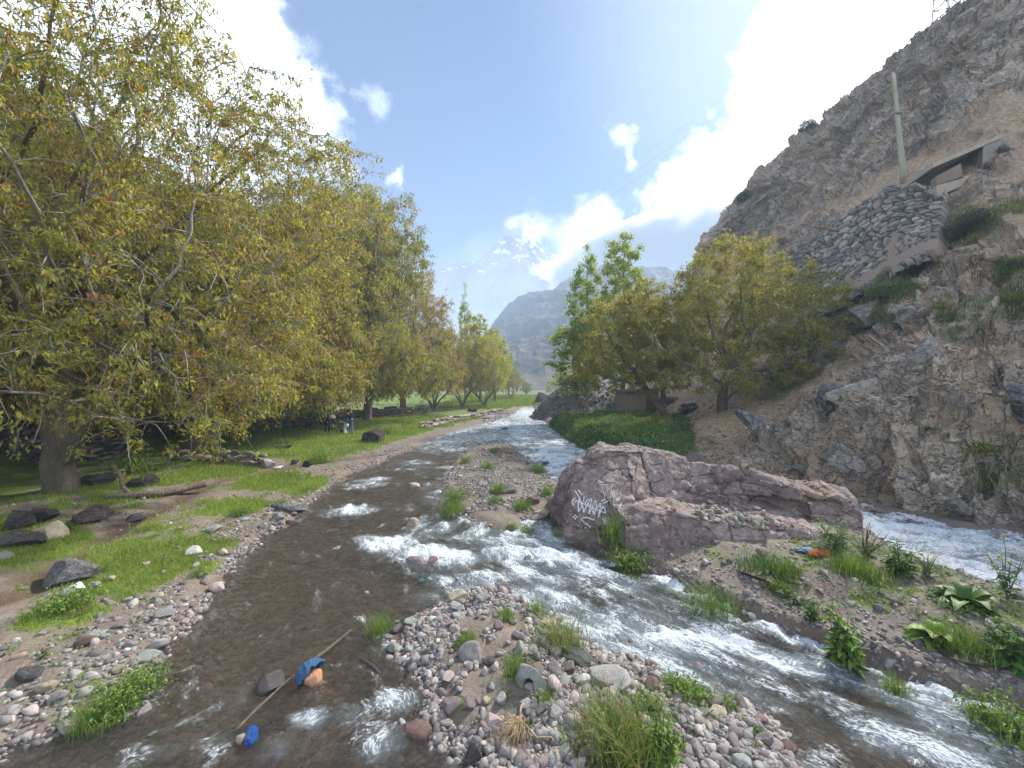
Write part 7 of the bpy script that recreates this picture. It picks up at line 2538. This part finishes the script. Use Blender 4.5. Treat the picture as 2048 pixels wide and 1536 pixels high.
def person(label, loc, rz, J, h=1.0, top=M_NAVY, legs=M_JEANS, hair=M_HAIRD, hat=None, skirt=None, shirt_tail=None):
    t = thing("person", label, "person", loc, rz)
    t.scale = (h, h, h)
    joints = {k: (tuple(J[k]), RAD[k]) for k in RAD}
    edges = list(LINK)
    # five fingers each hand
    for s, w, p_ in (('l', 'wrl', 'pal'), ('r', 'wrr', 'par')):
        d_ = np.array(J[p_]) - np.array(J[w])
        d_ = d_ / np.linalg.norm(d_)
        sd = np.cross(d_, [0, 0, 1.0])
        sd = sd / (np.linalg.norm(sd) + 1e-9)
        for i in range(5):
            a = (i - 2) * .016
            ln = (.05, .075, .085, .075, .06)[i]
            k = 'f%s%d' % (s, i)
            side = sd * (.045 if i == 0 else a)
            joints[k] = (tuple(np.array(J[p_]) + d_ * (.02 if i == 0 else .035) + side), .010)
            joints[k + 'e'] = (tuple(np.array(J[p_]) + d_ * ln + side * 1.2 + np.array([0, 0, -.02])), .008)
            edges += [(p_, k), (k, k + 'e')]
    skin_obj("body", joints, edges, M_SKIN, t)
    g = lambda ks, f: {k: (tuple(J[k]), RAD[k] * f if k not in ('chest', 'spine', 'pelvis') else RAD[k] * (f * .97)) for k in ks}
    skin_obj("jacket", g(['pelvis', 'spine', 'chest', 'shl', 'ell', 'wrl', 'shr', 'elr', 'wrr'], 1.28), [e for e in LINK if e[0] in ('pelvis', 'spine', 'chest', 'shl', 'ell', 'shr', 'elr') and e[1] in ('spine', 'chest', 'shl', 'ell', 'wrl', 'shr', 'elr', 'wrr')], top, t)
    skin_obj("trousers", g(['pelvis', 'hil', 'knl', 'anl', 'hir', 'knr', 'anr'], 1.3), [e for e in LINK if e[0] in ('pelvis', 'hil', 'knl', 'hir', 'knr') and e[1] in ('hil', 'knl', 'anl', 'hir', 'knr', 'anr')], legs, t)
    for s in 'lr':
        a, b_ = np.array(J['an' + s]), np.array(J['to' + s])
        MB().tube([a + (a - b_) * .4 + np.array([0, 0, -.03]), a + np.array([0, 0, -.02]), b_, b_ + (b_ - a) * .35 + np.array([0, 0, -.01])], [.035, .05, .045, .02], 8).build("shoe", M_SHOE, t)
    c, n_ = np.array(J['head']), np.array(J['crown'])
    upv = (n_ - c) / np.linalg.norm(n_ - c)
    fwd = np.array(J['nose']) - c
    fwd = fwd / np.linalg.norm(fwd)
    V, F = ico(3)
    V = V * np.array([.105, .105, .105]) * (1 + .05 * fbm(V * 4, 2, seed=5))[:, None]
    keep_ = (V @ upv > -.03) & ~((V @ fwd > .045) & (V @ upv < .05))
    kf = keep_[F].all(1)
    MB().add(V + c + upv * .035 - fwd * .01, F[kf]).build("hair", hair, t)
    if hat is not None:
        mb = MB()
        cc_ = c + upv * .09
        s1 = np.cross(upv, fwd)
        a = np.linspace(0, 2 * PI, 25)[:-1]
        ring = lambda r_, z_: cc_ + upv * z_ + (np.cos(a)[:, None] * fwd + np.sin(a)[:, None] * s1) * r_
        R_ = np.concatenate([ring(.20, -.02), ring(.125, .0), ring(.115, .07), ring(.07, .105), ring(.01, .11)])
        i = np.arange(24)
        F_ = np.concatenate([np.stack([i + 24 * k, (i + 1) % 24 + 24 * k, (i + 1) % 24 + 24 * (k + 1), i + 24 * (k + 1)], 1) for k in range(4)])
        mb.add(np.concatenate([R_, R_ - upv * .006]), np.concatenate([F_, F_[:, ::-1] + len(R_)]))
        mb.build("hat", hat, t)
    if shirt_tail is not None:
        a, b_ = np.array(J['pelvis']), np.array(J['spine'])
        MB().tube([a - (b_ - a) * .35, a, (a + b_) / 2], [.19, .18, .15], 12).build("shirt", shirt_tail, t)
    return t


def standing():
    return dict(pelvis=(0, 0, .96), spine=(0, 0, 1.16), chest=(0, .01, 1.38), neck=(0, 0, 1.50), head=(0, -.02, 1.62), crown=(0, -.02, 1.70), nose=(0, -.115, 1.61),
                shl=(.18, .01, 1.42), ell=(.25, -.12, 1.18), wrl=(.12, -.26, 1.36), pal=(.08, -.24, 1.44), shr=(-.18, .01, 1.42), elr=(-.24, -.10, 1.17), wrr=(-.10, -.26, 1.34), par=(-.06, -.24, 1.42),
                hil=(.10, 0, .90), knl=(.11, -.02, .50), anl=(.12, .02, .09), tol=(.14, -.13, .04), hir=(-.10, 0, .90), knr=(-.12, -.03, .50), anr=(-.13, .02, .09), tor=(-.15, -.13, .04))


def stooping(reach=.35):
    return dict(pelvis=(0, .10, .86), spine=(0, -.06, 1.00), chest=(0, -.26, 1.10), neck=(0, -.37, 1.13), head=(0, -.46, 1.17), crown=(0, -.52, 1.23), nose=(0, -.53, 1.12),
                shl=(.17, -.26, 1.09), ell=(.20, -.38, .84), wrl=(.12, -.50 - reach * .2, .64), pal=(.10, -.52 - reach * .25, .56), shr=(-.17, -.26, 1.09), elr=(-.22, -.36, .84), wrr=(-.14, -.50 - reach * .2, .66), par=(-.12, -.53 - reach * .25, .58),
                hil=(.10, .10, .82), knl=(.13, -.05, .46), anl=(.14, .08, .09), tol=(.16, -.08, .04), hir=(-.10, .10, .82), knr=(-.12, -.02, .46), anr=(-.13, .12, .09), tor=(-.15, -.04, .04))


def foot(px, py):
    q = ground_at(px, py)
    return (q[0], q[1], q[2] - .02)


person("person standing in dark jacket and blue jeans with hands raised to the face", foot(702, 868), R(-35), standing(), 1.04, M_NAVY, M_JEANS, M_HAIRG)
person("small dark-haired child in blue jacket bending beside the standing person", foot(690, 869), R(-80), stooping(), .78, simple_mat("blue_child_jacket", (.03, .07, .13), .8, .2, 12), M_LIGHTCL, M_HAIRD)
person("person stooping in black with white hat and pale shirt tail", foot(655, 867), R(65), stooping(.8), 1.0, M_BLACKCL, M_BLACKCL, M_HAIRD, M_WHITECL, None, M_WHITECL)
